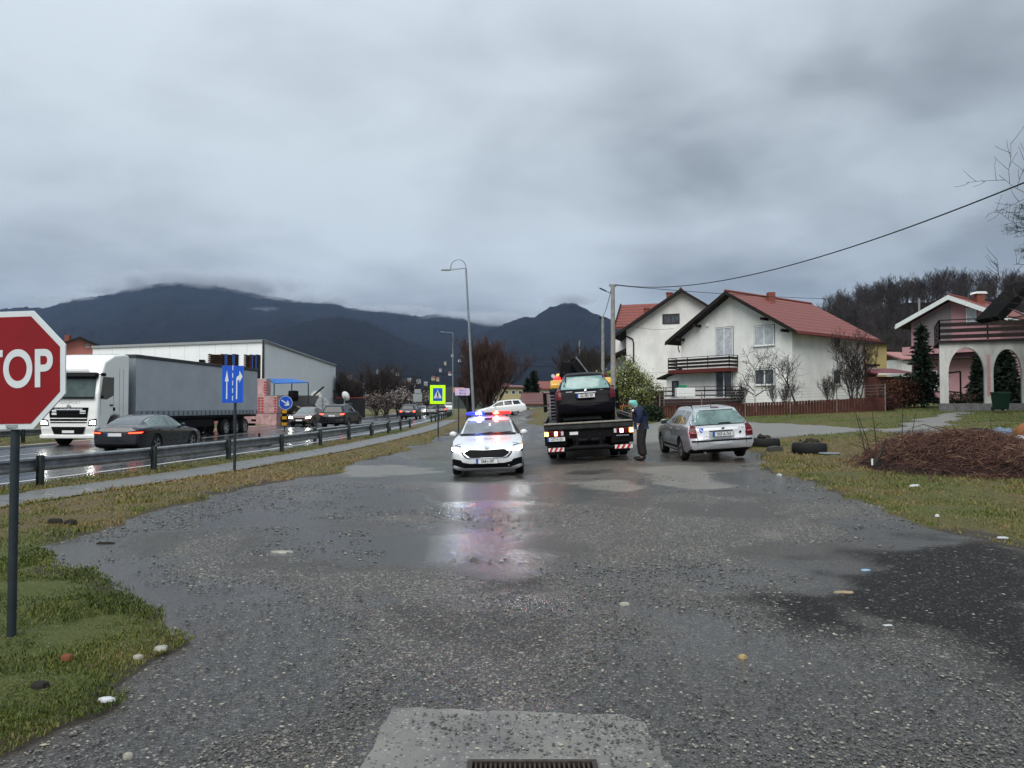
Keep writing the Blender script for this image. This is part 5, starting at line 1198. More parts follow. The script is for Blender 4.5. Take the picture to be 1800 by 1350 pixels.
        q = MB(); q.box((s*1.42, 2.0, 2.98), (.10, .22, .14)); q.bar((s*1.2, 1.9, 3.0), (s*1.42, 1.98, 3.0), .05, .05); q.build('side_mirror', M_black, cb, bevel=.02); q = MB(); q.box((s*1.28, 1.86, 2.06), (.10, .10, .12)); q.build('kerb_mirror', M_black, cb, bevel=.02)
        q = MB(); q.prism([(1.2, .45), (1.35, .9), (.2, 1.0), (-.1, .45)], 0, .05, lambda u, v, a: Vector((s*(1.19+a), u-.45, v))); q.build('side_skirt', wp, cb, bevel=.02)
        wheel_parts(t, s*1.07, .77, .50, .32, s, 8); 
        for xo in (.85, 1.12): wheel_parts(t, s*xo, -2.9, .50, .28, s, 8)
    c = MB(); c.box((-.42, -1.6, .9), (.1, 5, .28)); c.box((.42, -1.6, .9), (.1, 5, .28)); c.box((-.95, -.9, .75), (.5, 1.2, .6)); c.box((.95, -.9, .75), (.5, 1.2, .6)); c.build('chassis', M_trk, t, bevel=.02)
    tr = MB(); tr.box((0, -7.55, 2.60), (2.50, 13.6, 2.82)); body = tr.build('curtain_body', mat('grey_curtain', (.40, .43, .455), .5, var=.10, scale=.8, bump=.1), t, bevel=.03)
    q = MB()
    for s in (-1, 1): q.box((s*1.255, -7.55, 3.93), (.06, 13.62, .16))
    q.box((0, -.73, 3.93), (2.5, .06, .16)); q.build('top_rail', mat('dark_rail', (.045, .048, .05), .5), body, bevel=.015)
    q = MB(); q.box((0, -.735, 2.55), (2.46, .03, 2.6)); q.build('front_wall', mat('pale_grey_wall', (.20, .23, .25), .5), body)
    for s in (-1, 1):
        q = MB(); q.box((s*1.257, -7.55, 1.34), (.03, 13.6, .26)); q.build('strap_band', mat('strap_band_grey', (.24, .27, .29), .5), body)
        q = MB()
        for y in np.arange(-14.1, -1.0, .48): q.box((s*1.275, y, 1.33), (.02, .10, .24))
        q.build('curtain_strap', mat('strap_dark', (.10, .12, .135), .5), body)
    q = MB(); q.box((0, -7.55, 1.12), (2.4, 13.5, .12)); q.box((-.5, -9.5, .95), (.1, 9, .25)); q.box((.5, -9.5, .95), (.1, 9, .25)); q.box((-1.1, -6.4, .78), (.06, 4.6, .4)); q.box((1.1, -6.4, .78), (.06, 4.6, .4)); q.box((0, -14.3, .55), (2.3, .1, .14)); q.build('trailer_chassis', M_trk, t, bevel=.01)
    for y in (-10.0, -11.3, -12.6):
        for s in (-1, 1): wheel_parts(t, s*1.06, y, .48, .36, s, 8)
        q = MB()
    for s in (-1, 1):
        q = MB(); q.box((s*1.05, -14.28, .8), (.3, .05, .14)); q.build('tail_lamp', M_red, t)
        q = MB(); q.box((s*1.262, -13.9, 1.36), (.02, .26, .16)); q.build('white_sticker', M_plate, body)
    q = MB(); q.box((1.262, -13.9, 1.36), (.02, .26, .16))
    for s in (-1, 1):
        ld = bpy.data.lights.new('lorry_beam', 'SPOT'); ld.energy = 120; ld.spot_size = R(50); ld.spot_blend = .7; ld.shadow_soft_size = .08; o = bpy.data.objects.new('lorry_beam', ld); COL.objects.link(o); o.parent = t; o.location = (s*1.04, yf+.2, .98); o.rotation_euler = (R(84), 0, 0)
    t['group'] = 'cars driving on the highway'
    hd = PI+R(-4.0); t.rotation_euler = (0, 0, hd); x, y = -18.2, 31.9+2; t.location = (x, y, .0)
    return t
lorry()

# ================================================================ SIGNS, RAILS, POLES
M_post = mat('dark_green_grey_post', (.035, .045, .052), .5, .3, var=.25)
M_redsign = mat('stop_red', (.22, .004, .007), .38, var=.08, scale=3)
M_wsign = mat('sign_white', (.62, .66, .67), .4, var=.06, scale=5)
M_bsign = mat('sign_blue', (.008, .085, .52), .38, var=.08)
M_gback = mat('sign_back_grey', (.30, .33, .34), .5, .3, var=.15)
def stop_sign():
    b = p2g(20, 1125); t = thing('stop_sign', 'red octagonal STOP sign with white rim, cut off by the left edge of the picture', 'stop sign', (b.x, b.y, b.z))
    Y = b.y; c = at(19, 651, Y); k = 1350/Y; lx, lz = c.x-b.x, c.z-b.z; Rr = 104/k/math.cos(PI/8)
    p = MB().tube([(0, 0, -.3), (lx*.55-.01, 0.05, lz-.1), (lx*.6-.01, .05, lz+.35)], .030, 16); p.build('post', M_post, t, smooth=60)
    M = Matrix.Translation((lx, 0, lz)) @ Matrix.Rotation(R(-7), 4, 'Z') @ Matrix.Rotation(R(-1.0), 4, 'Y') @ Matrix.Rotation(PI/2, 4, 'X')
    oc = lambda r: [(r*math.cos(PI/8+k*PI/4), r*math.sin(PI/8+k*PI/4)) for k in range(8)]
    f = lambda u, v, a: M @ Vector((u, v, a))
    s = MB().prism(oc(Rr), -.012, 0, f).build('sign_plate', M_wsign, t, bevel=.002)
    MB().prism(oc(Rr*.905), .0005, .003, f).build('red_field', M_redsign, s)
    h = 2*Rr*.30
    text('lettering', 'STOP', M_wsign, s, M @ Matrix.Translation((-.022, -.005, .005)), size=.375, xs=.78, depth=.003, bold=.0085)
    q = MB()
    for z in (-.2, .2): q.box(M @ Vector((0, z, -.03)), (.14, .03, .035))
    for z in (-.29,): q.box((lx*.5, .03, lz-.40), (.09, .08, .03))
    q.build('bracket', M_gback, t, bevel=.004)
stop_sign()
def lane_sign():
    b = p2g(411, 827); t = thing('traffic_sign', 'blue rectangular lane sign with two white arrows on a dark post', 'traffic sign', (b.x, b.y, b.z)); k = 1350/b.y
    top = at(409, 643, b.y).z-b.z; bot = at(409, 708, b.y).z-b.z; w = 38/k; cx = at(409, 675, b.y).x-b.x; h = top-bot
    MB().tube([(0, .05, -.3), (0, .05, top-.05)], .038, 12).build('post', M_post, t, smooth=60)
    M = Matrix.Translation((cx, 0, (top+bot)/2)) @ Matrix.Rotation(PI/2, 4, 'X'); f = lambda u, v, a: M @ Vector((u, v, a))
    s = MB().prism([(-w/2, -h/2), (w/2, -h/2), (w/2, h/2), (-w/2, h/2)], -.01, 0, f).build('sign_plate', M_bsign, t, bevel=.003)
    q = MB(); e = .012
    for a in (-1, 1): q.prism([(a*(w/2-.01)-e/2, -h/2), (a*(w/2-.01)+e/2, -h/2), (a*(w/2-.01)+e/2, h/2), (a*(w/2-.01)-e/2, h/2)], .001, .003, f)
    q.build('rim', mat('sign_rim_blue', (.05, .2, .6), .4), s)
    q = MB()
    for k_ in range(5): z = -h*.44+k_*h*.205; q.prism([(-.011, z), (.011, z), (.011, z+h*.13), (-.011, z+h*.13)], .001, .004, f)
    q.build('dashed_line', M_wsign, s)
    q = MB(); x = -w*.27; q.prism([(x-.017, -h*.40), (x+.017, -h*.40), (x+.013, h*.08), (x+.05, h*.08), (x, h*.38), (x-.05, h*.08), (x-.013, h*.08)], .001, .004, f); q.build('straight_arrow', M_wsign, s)
    q = MB(); x = w*.19; q.prism([(x-.017, -h*.40), (x+.017, -h*.40), (x+.015, h*.10), (x+.07, h*.13), (x+.065, h*.04), (x+.155, h*.21), (x+.07, h*.37), (x+.065, h*.25), (x-.0, h*.20), (x-.015, h*.14)], .001, .004, f); q.build('bent_arrow', M_wsign, s)
lane_sign()
def crossing_sign():
    b = p2g(770, 768); t = thing('traffic_sign', 'pedestrian crossing sign, blue and white in a bright yellow green border, on a thin post', 'traffic sign', (b.x, b.y, b.z)); k = 1350/b.y
    top = at(769, 677, b.y).z-b.z; bot = at(769, 710, b.y).z-b.z; w = 27/k; h = top-bot; cx = at(769.5, 675, b.y).x-b.x
    MB().tube([(0, .05, -.3), (0, .05, top-.1)], .036, 10).build('post', M_post, t, smooth=60)
    M = Matrix.Translation((cx, 0, (top+bot)/2)) @ Matrix.Rotation(PI/2, 4, 'X'); f = lambda u, v, a: M @ Vector((u, v, a))
    r = lambda a, b_: [(-a, -b_), (a, -b_), (a, b_), (-a, b_)]
    s = MB().prism(r(w/2, h/2), -.01, 0, f).build('sign_plate', mat('fluorescent_yellow_green', (.50, .90, .0), .4, var=.05, emit=(.45, .95, 0), estr=.12), t, bevel=.004)
    MB().prism(r(w*.31, h*.345), .001, .004, f).build('blue_field', M_bsign, s)
    MB().prism([(-w*.27, -h*.20), (w*.27, -h*.20), (0, h*.27)], .005, .008, f).build('white_triangle', M_wsign, s)
    q = MB(); q.lathe([(0, 0), (.035, 0), (0, .003)], 10, M @ Matrix.Translation((0, h*.13, .010)))
    q.prism([(-.03, h*.09), (.03, h*.09), (.045, -h*.05), (.02, -h*.05), (.07, -h*.19), (.03, -h*.19), (0, -h*.07), (-.04, -h*.19), (-.08, -h*.19), (-.02, -h*.05), (-.04, -h*.05)], .009, .012, f); q.build('walking_figure', M_ink, s)
crossing_sign()
def direction_sign():
    Y = 43.0; x = at(806, 690, Y).x; g = gz(x, Y); t = thing('direction_sign', 'pale lilac direction sign with two lines of writing and pointed right end', 'direction sign', (x, Y, g)); k = 1350/Y
    x0, x1 = at(800, 690, Y).x-x, at(826.5, 690, Y).x-x; z0, z1 = at(813, 695, Y).z-g, at(813, 682.5, Y).z-g; h = z1-z0; w = x1-x0; cz = (z0+z1)/2; cx = (x0+x1)/2
    for xx in (0.0, at(821, 690, Y).x-x): MB().tube([(xx, .06, -.3), (xx, .06, z1-.03)], .035, 10).build('post', M_post, t, smooth=60)
    M = Matrix.Translation((cx, 0, cz)) @ Matrix.Rotation(PI/2, 4, 'X'); f = lambda u, v, a: M @ Vector((u, v, a))
    s = MB().prism([(-w/2, -h/2), (w/2-h*.12, -h/2), (w/2-.02, -h*.1), (w/2, 0), (w/2-.02, h*.1), (w/2-h*.12, h/2), (-w/2, h/2)], -.012, 0, f).build('sign_plate', mat('lilac_white', (.62, .50, .72), .4), t)
    for i, (tx, zz) in enumerate((('Stara', h*.22), ('Banja', -h*.22))): text('lettering', tx, mat('violet_letters', (.16, .10, .30), .5), s, M @ Matrix.Translation((0, zz, .003)), size=h*.46, depth=.004)
    s2 = MB().prism([(-w*.62, -h*.1), (-w*.5, -h*.1), (-w*.5, h*.42), (w*.1, h*.5), (w*.1, h*.62), (-w*.62, h*.62)], -.06, -.05, f).build('rear_panel', mat('salmon_panel', (.55, .25, .18), .5), t)
direction_sign()
def arrow_sign():
    Y = 50.0; c = at(502, 708, Y); g = gz(c.x, Y); t = thing('traffic_sign', 'round blue sign with a white slanting arrow above a yellow and black striped post', 'traffic sign', (c.x, Y, g)); k = 1350/Y; z = c.z-g; r = 12.2/k
    M = Matrix.Translation((0, 0, z)) @ Matrix.Rotation(PI/2, 4, 'X'); f = lambda u, v, a: M @ Vector((u, v, a))
    s = MB().lathe([(r, -.01), (r, .0), (0, .0)], 32, M).build('sign_plate', M_bsign, t)
    MB().lathe([(r*.985, .001), (r*.985, .004), (r*.93, .004), (r*.93, .001)], 32, M, close=True).build('rim', M_wsign, s)
    a = R(-33); rr = lambda x, y: (x*math.cos(a)-y*math.sin(a), x*math.sin(a)+y*math.cos(a))
    P = [(-.72, -.09), (.25, -.09), (-.02, -.36), (.18, -.44), (.68, 0), (.18, .44), (-.02, .36), (.25, .09), (-.72, .09)]
    MB().prism([rr(x*r, y*r) for x, y in P], .005, .008, f).build('white_arrow', M_wsign, s)
    zt, zb = at(497, 721, Y).z-g, at(497, 748, Y).z-g; xo = at(500, 735, Y).x-c.x
    MB().tube([(xo, .03, 0), (xo, .03, z)], .035, 8).build('post', M_post, t)
    n = 5; st = MB(); sb = MB()
    for i in range(n):
        a0 = zb+(zt-zb)*i/n; b_ = st if i % 2 == 0 else sb; b_.box((xo, -.02, a0+(zt-zb)/n/2), (.30, .05, (zt-zb)/n-.002))
    o = st.build('striped_marker', mat('marker_yellow', (.60, .30, .02), .5), t); sb.build('black_stripe', M_black, o)
arrow_sign()
def round_back():
    Y = 58.0; c = at(567, 708, Y); g = gz(c.x, Y); t = thing('traffic_sign', 'round traffic sign seen from its pale grey back, on a post behind the black SUV', 'traffic sign', (c.x, Y, g)); z = c.z-g; r = 11/1350*Y
    M = Matrix.Translation((0, 0, z)) @ Matrix.Rotation(PI/2, 4, 'X')
    MB().lathe([(0, -.0), (r, -.0), (r*1.01, .02), (r*.97, .012), (0, .012)], 32, M).build('sign_plate', M_gback, t)
    MB().tube([(0, -.05, 0), (0, -.05, z+.35)], .035, 8).build('post', M_steel, t)
    q = MB(); q.box((0, -.03, z+.15), (.5, .03, .05)); q.box((0, -.03, z-.15), (.5, .03, .05)); q.build('bracket', M_gback, t)
round_back()
def board_back():
    Y = 100.; c = at(734, 690, Y); g = gz(c.x, Y); k = 1350/Y; t = thing('traffic_sign', 'tall grey sign boards seen from the back beyond the highway cars', 'traffic sign', (c.x, Y, g)); z = lambda py: at(734, py, Y).z-g
    q = MB()
    for a, b in ((684, 691), (692, 706)): w = (11 if a == 684 else 15)/k; q.box((0, 0, (z(a)+z(b))/2), (w, .05, z(a)-z(b)))
    q.build('sign_plate', M_gback, t)
    for s in (-.3, .3): MB().tube([(s, .06, -.2), (s, .06, z(684))], .05, 6).build('post', M_steel, t)
board_back()
# w-beam guardrails
def guardrail(name, label, pts, posts=4.0, h=.62, end=None):
    L_ = [0]
    for a, b in zip(pts, pts[1:]): L_.append(L_[-1]+math.hypot(b[0]-a[0], b[1]-a[1]))
    fx, fy = pchip(L_, [p[0] for p in pts]), pchip(L_, [p[1] for p in pts]); n = int(L_[-1]/1.0)+1; S = np.linspace(0, L_[-1], n)
    t = thing(name, label, 'guardrail', (float(fx(0)), float(fy(0)), gz(float(fx(0)), float(fy(0))))); o0 = t.location
    prof = [(-.02, -.155), (.035, -.125), (.04, -.085), (-.035, -.035), (-.035, .035), (.04, .085), (.035, .125), (-.02, .155), (-.026, .150), (.028, .118), (.030, .088), (-.042, .040), (-.042, -.040), (.030, -.088), (.028, -.118), (-.026, -.150)]
    V, F = [], []; m = len(prof)
    for i, s in enumerate(S):
        x, y = float(fx(s)), float(fy(s)); x2, y2 = float(fx(min(s+.5, L_[-1]))), float(fy(min(s+.5, L_[-1]))); x1, y1 = float(fx(max(s-.5, 0))), float(fy(max(s-.5, 0)))
        d = Vector((x2-x1, y2-y1, 0)).normalized(); nn = Vector((d.y, -d.x, 0)); hh = h-.16
        if end == 'start': hh *= min(1, .18+s/6)
        for u, v in prof: V.append(Vector((x, y, gz(x, y)+hh+v))+nn*u-o0)
    for i in range(n-1):
        for k in range(m): F.append((i*m+k, i*m+(k+1) % m, (i+1)*m+(k+1) % m, (i+1)*m+k))
    b = MB(); b.add(V, F); b.f.append(tuple(range(m-1, -1, -1))); b.mi.append(0); b.f.append(tuple((n-1)*m+k for k in range(m))); b.mi.append(0)
    b.build('rail_beam', mat('weathered_zinc', (.22, .24, .25), .42, .4, var=.35, scale=4, dirt=.4), t, smooth=30)
    k = 0; s = .3
    while s < L_[-1]:
        x, y = float(fx(s)), float(fy(s)); x2, y2 = float(fx(min(s+.3, L_[-1]))), float(fy(min(s+.3, L_[-1]))); a = math.atan2(y2-y, x2-x); g = gz(x, y)
        hp = h+.03 if not (end == 'start' and s < 6) else h*min(1, .3+s/6)
        q = MB(); M = Matrix.Translation(Vector((x, y, g))-o0) @ Matrix.Rotation(a, 4, 'Z')
        for c, dd in (((0, -.115, hp/2-.2), (.012, .11, hp+.4)), ((0, -.06, hp/2-.2), (.10, .012, hp+.4)), ((0, -.17, hp/2-.2), (.10, .012, hp+.4))):
            mm = MB(); mm.box(c, dd); q.add([M @ Vector(v) for v in mm.v], mm.f)
        mm = MB(); mm.box((0, -.05, h-.17), (.09, .06, .2)); q.add([M @ Vector(v) for v in mm.v], mm.f)
        q.build('rail_post', mat('dark_rail_post', (.045, .055, .055), .5, .4, var=.3), t); s += posts
    return t
ysr = [4, 9, 14, 18, 22, 26, 30, 34, 38, 42, 46, 50, 54.5]
guardrail('guardrail', 'long grey steel guardrail beside the footpath, passing behind the blue lane sign', [(float(RL(y)), y) for y in ysr])
guardrail('guardrail', 'further stretch of guardrail beyond the yellow crossing sign', [(float(RL(y)), y) for y in (66, 74, 84, 96, 110, 130, 150)])
guardrail('guardrail', 'short second guardrail with lowered end, on the road side of the long one', [(-10.6, 31.5), (-9.6, 34), (-8.75, 38), (-8.05, 43), (-7.6, 48)], end='start')
guardrail('guardrail', 'dark guardrail on the far side of the highway, behind the white lorry', [(float(RL(y)-RW(y)-1.3), y) for y in (14, 20, 26, 32, 38)])

def lamp_post(name, label, pxb, pyb, pxt, pyt, Y, pxh, pyh, arch=True):
    b = at(pxb, pyb, Y); g = gz(b.x, Y); top = at(pxt, pyt, Y); hd = at(pxh, pyh, Y); t = thing(name, label, 'street lamp', (b.x, Y, g)); o = Vector((b.x, Y, g)); P = top-o; H = hd-o
    MB().tube([(0, 0, -.2), (P.x*.1, 0, P.z*.1), (P.x, 0, P.z)], [.11, .10, .055], 12).build('pole', mat('pole_zinc', (.26, .29, .31), .4, .5, var=.2), t, smooth=60)
    A = H-P; arm = MB()
    if arch:
        w = abs(A.x)*.62; c = P+Vector((-w/2, 0, 0)); arm.tube([c+Vector((w/2*math.cos(a), 0, .50*math.sin(a)+.05)) for a in np.linspace(0, PI*1.08, 14)], .03, 8)
    arm.tube([P, P+A*.7], .035, 8); arm.build('arm', mat('pole_zinc', (.3, .3, .3)), t, smooth=60)
    q = MB(); q.prism([(0, -.03), (0, .05), (-.3, .07), (-.62, .03), (-.62, -.03)], -.13, .13, lambda u, v, a: Vector((P.x+A.x*.62+u, a, P.z+A.z*.75+v))); q.build('lamp_head', M_gback, t, bevel=.01)
lamp_post('street_lamp', 'tall street lamp with arched top rising behind the police car', 834, 740, 819, 471, 50.0, 776, 476)
lamp_post('street_lamp', 'distant pale street lamp further along the highway', 796, 700, 796, 585, 118., 771, 583, False)
def utility(name, label, px, Y, pyt, r0, r1, m, cat='utility pole', arm=None):
    b = at(px, 715, Y); g = gz(b.x, Y); top = at(px, pyt, Y).z-g; t = thing(name, label, cat, (b.x, Y, g))
    MB().tube([(0, 0, -.3), (0, 0, top*.5), (0, 0, top)], [r0, (r0+r1)/2, r1], 10).build('pole', m, t, smooth=60); return t, top, Vector((b.x, Y, g))
M_conc = mat('pole_concrete', (.27, .26, .24), .8, var=.2, scale=5, dirt=.3)
M_wood = mat('pole_wood', (.05, .045, .04), .8, var=.4)
M_wire = mat('cable_black', (.012, .012, .014), .6, var=0)
up1, h1, o1 = utility('utility_pole', 'near concrete utility pole with a small lamp arm, behind the tow truck', 1078, 44.0, 500, .17, .11, M_conc)
q = MB(); q.tube([(0, 0, h1-.55), (-.28, -.05, h1-.45), (-.42, -.08, h1-.38)], .025, 6); q.build('lamp_arm', M_steel, up1)
q = MB(); q.bar((-.40, -.08, h1-.40), (-.78, -.1, h1-.22), .12, .06); q.build('lamp_head', M_black, up1, bevel=.01)
q = MB(); q.box((0, 0, h1-.10), (.42, .08, .08)); q.lathe([(.03, 0), (.05, .05), (.03, .12)], 8, Matrix.Translation((.17, 0, h1-.06))); q.lathe([(.03, 0), (.05, .05), (.03, .12)], 8, Matrix.Translation((-.17, 0, h1-.06))); q.build('insulator', M_steel, up1)
up2, h2, o2 = utility('utility_pole', 'second concrete utility pole standing further back, left of the near one', 1060, 64.0, 556, .17, .11, M_conc)
q = MB(); q.box((0, 0, h2-.15), (.6, .1, .1)); q.build('insulator', M_black, up2)
up3, h3, o3 = utility('utility_pole', 'dark wooden utility pole at the corner of the white warehouse', 462, 70.0, 598, .15, .10, M_wood)
up4, h4, o4 = utility('utility_pole', 'thin pale utility pole in front of the dark wooded hill', 1618.5, 78.0, 525, .14, .10, M_conc)
up5, h5, o5 = utility('utility_pole', 'thin distant pole above the pale blossoming shrubs, beside the bare trees', 1019, 120.0, 598, .15, .1, M_conc)
def wire(label, a, b, sag, r=.02, n=26):
    a, b = Vector(a), Vector(b); P = [a.lerp(b, i/n)-Vector((0, 0, sag*4*(i/n)*(1-i/n))) for i in range(n+1)]
    t = MB().tube(P, r, 5).build('overhead_cable', M_wire, smooth=80); tag(t, label, 'cable', 'overhead cables'); return t
top1 = o1+Vector((.17, 0, h1-.0)); top2 = o2+Vector((0, 0, h2)); top3 = o3+Vector((0, 0, h3))
e1 = at(2050, 215, 14.0); wire('thick black cable sagging from the near concrete pole up out of the right edge', top1, e1, 1.15, .019, 40)
wire('thin cable running from the near concrete pole to the thin pole on the right', o1+Vector((.1, 0, h1-.05)), o4+Vector((0, 0, h4)), .35, .018)
wire('cable dropping from the near concrete pole to the second one', o1+Vector((-.1, 0, h1-.3)), top2, .25, .02)
wire('cable running from the second concrete pole to the distant thin pole', top2, o5+Vector((0, 0, h5)), .9, .02)
wire('thin cable from the second concrete pole to the tall house gable', top2, at(1185, 577, 78), .5, .015)
ecn = at(812, 654, 98.0); wire('cable from the wooden pole along the warehouse roof to the bare trees', top3, at(592, 643, 117), .1, .04); wire('cable hanging between the warehouse end and the bare trees', at(592, 643, 117), at(838, 648, 96), 1.25, .045)
wire('black cable crossing between the bare trees and the tow truck crane', at(905, 640, 110), at(1010, 643, 100), .25, .04)

# ================================================================ BUILDINGS
def wallmat(name, c, dirt=.28):
    return mat(name, c, .85, var=.10, scale=.8, bump=.15, dirt=dirt)
def tiles(name, c0, c1, dirn=(0, 0, 1), sc=3.1):
    if name in MATS: return MATS[name]
    t = NT(name); sp = t.n('ShaderNodeSeparateXYZ'); t.l(t.tc(), sp.inputs[0])
    row = t.math('FRACT', t.math('MULTIPLY', sp.outputs['Z'], sc*.85)); f = t.noise(2.5, 5, .7); f2 = t.noise(20, 3)
    c = t.mix(f2, t.ramp(f, [(.3, c0), (.7, c1)]), tuple(.8*a for a in c1))
    edge = t.ramp(row, [(0, .0), (.25, 1.), (.85, 1.), (1, .1)]); c = t.mix(edge, tuple(a*.22 for a in c0), c)
    xs = t.math('SINE', t.math('MULTIPLY', t.math('ADD', sp.outputs['X'], t.math('MULTIPLY', sp.outputs['Y'], 0.0)), 2*PI*3.3))
    t.set(Base_Color=c, Roughness=.55); t.bump(t.math('ADD', t.math('MULTIPLY', row, .8), t.math('MULTIPLY', xs, .25)), 1.0, .05); MATS[name] = t.m; return t.m
M_curt = mat('net_curtain', (.42, .45, .47), .25, var=.3, scale=3, coat=.5)
M_winf = mat('window_frame_white', (.70, .72, .72), .5, var=.05)
M_wdark = mat('dark_stained_wood', (.018, .013, .012), .6, var=.4)
M_pane = mat('window_pane_dark', (.06, .07, .075), .08, var=.5, scale=1.5, coat=.4)
def house(name, label, C, ang, Wg, D, zb, ze, za, wm, rm, oh=.9, ohs=.7, fascia=None, rt=.16, cat='house'):
    """C: the near right corner of the gable wall; gable wall runs left along g, house depth along s."""
    g = Vector((-math.cos(R(ang)), math.sin(R(ang)), 0)); s = Vector((math.sin(R(ang)), math.cos(R(ang)), 0))
    t = thing(name, label, cat, (C[0], C[1], zb)); fn = lambda u, v, a: g*u+s*a+Vector((0, 0, v-zb))       # u along gable (0 = right corner), a depth, v height
    w = MB().prism([(0, zb-1), (0, ze), (Wg/2, za), (Wg, ze), (Wg, zb-1)], 0, D, fn).build('wall', wm, t)
    sl = (za-ze)/(Wg/2)
    r = MB()
    for sg in (0, 1):
        q = [(-ohs, ze-ohs*sl+.05), (Wg/2, za+.05), (Wg/2, za+.05+rt), (-ohs, ze-ohs*sl+.05+rt)]
        if sg: q = [(Wg-u, v) for u, v in q]
        r.prism(q, -oh, D+oh, fn)
    rf = r.build('roof', rm, t)
    # ridge tiles
    rd = MB(); rd.tube([fn(Wg/2, za+rt+.06, -oh), fn(Wg/2, za+rt+.06, D+oh)], .13, 8); rd.build('ridge', rm, rf)
    for a0 in (-oh-.03, D+oh-.02):
        k = MB()
        for sg in (0, 1):
            q = [(-ohs-.02, ze-ohs*sl-.12), (Wg/2, za-.10), (Wg/2, za+.06+rt), (-ohs-.02, ze-ohs*sl+.06+rt)]
            if sg: q = [(Wg-u, v) for u, v in q]
            k.prism(q, a0, a0+.05, fn)
        k.build('verge_board', fascia or M_wdark, rf)
    k = MB()
    for u0, u1 in ((-ohs, 0), (Wg, Wg+ohs)): k.prism([(u0, ze-.0-(ohs*sl if u0 < 0 else 0)-.02*0), (u1, ze-(0 if u0 < 0 else ohs*sl)), (u1, ze-(0 if u0 < 0 else ohs*sl)-.04), (u0, ze-(ohs*sl if u0 < 0 else 0)-.04)], -oh+.02, D+oh-.02, fn)
    for sg in (0, 1):
        q = [(-ohs+.02, ze-ohs*sl+.0), (Wg/2, za), (Wg/2, za+.045), (-ohs+.02, ze-ohs*sl+.045)]
        if sg: q = [(Wg-u, v) for u, v in q]
        k.prism(q, -oh+.03, -.0, fn)
    k.build('soffit', M_wdark, rf)
    for uu_ in (-ohs-.05, Wg+ohs+.05):
        z = ze-ohs*sl+.02; MB().tube([fn(uu_, z, -oh), fn(uu_, z, D+oh)], .06, 8).build('gutter', fascia or mat('gutter_red', (.16, .03, .025), .5), rf)
    return t, fn, g, s
def window(t, fn, face, x0, x1, z0, z1, Wg=0, mull=1, frame=None, pane=None, depth=.09, sill=True, name='window', shutter=0):
    """face 'g': on the gable wall (a = 0); 's': on the right side wall (u = 0, x runs along depth)."""
    f = frame or M_winf; p = pane or M_curt
    P = (lambda x, z, d: fn(x, z, -d)) if face == 'g' else ((lambda x, z, d: fn(-d, z, x)) if face == 's' else (lambda x, z, d: fn(Wg+d, z, x)))
    def bx(mb, a0, a1, b0, b1, d0, d1):
        vs = [P(x, z, d) for d in (d0, d1) for x, z in ((a0, b0), (a1, b0), (a1, b1), (a0, b1))]; mb.add(vs, [(0, 1, 2, 3), (7, 6, 5, 4), (0, 4, 5, 1), (1, 5, 6, 2), (2, 6, 7, 3), (3, 7, 4, 0)])
    x0, x1 = min(x0, x1), max(x0, x1); fw = .075; m = MB()
    bx(m, x0, x0+fw, z0, z1, .002, .06); bx(m, x1-fw, x1, z0, z1, .002, .06); bx(m, x0+fw, x1-fw, z0, z0+fw, .002, .06); bx(m, x0+fw, x1-fw, z1-fw, z1, .002, .06)
    for k in range(mull): c = x0+(x1-x0)*(k+1)/(mull+1); bx(m, c-.05, c+.05, z0+fw, z1-fw, .003, .055)
    w = m.build(name, f, t); m = MB(); bx(m, x0+fw*.5, x1-fw*.5, z0+fw*.5, z1-fw*.5, -.02, .02); m.build('pane', p, w)
    m = MB(); r_ = .05
    bx(m, x0-r_, x0, z0, z1+r_, .001, .02); bx(m, x1, x1+r_, z0, z1+r_, .001, .02); bx(m, x0, x1, z1, z1+r_, .001, .02); m.build('reveal', mat('reveal_grey', (.10, .10, .10), .8), w)
    if sill: m = MB(); bx(m, x0-.1, x1+.1, z0-.07, z0, .0, .16); m.build('sill', f, w)
    return w
def railing(t, pts, z0, z1, m, boards=3, name='railing', bw=.11):
    r = MB(); pts = [Vector((*p[:2], 0)) for p in pts]
    for a, b in zip(pts, pts[1:]):
        n = max(1, int((b-a).length/1.9+.5))
        for i in range(n+1): p = a.lerp(b, i/n); r.box((p.x, p.y, (z0+z1)/2), (.06, .06, z1-z0))
        r.bar((a.x, a.y, z1), (b.x, b.y, z1), .07, .05)
        for k in range(boards): z = z0+(z1-z0)*(k+.55)/(boards+.35); r.bar((a.x, a.y, z), (b.x, b.y, z), .03, bw)
    return r.build(name, m, t)
RT1 = tiles('red_roof_tiles', (.13, .026, .018), (.26, .055, .036))
WH = wallmat('white_render', (.76, .76, .73))
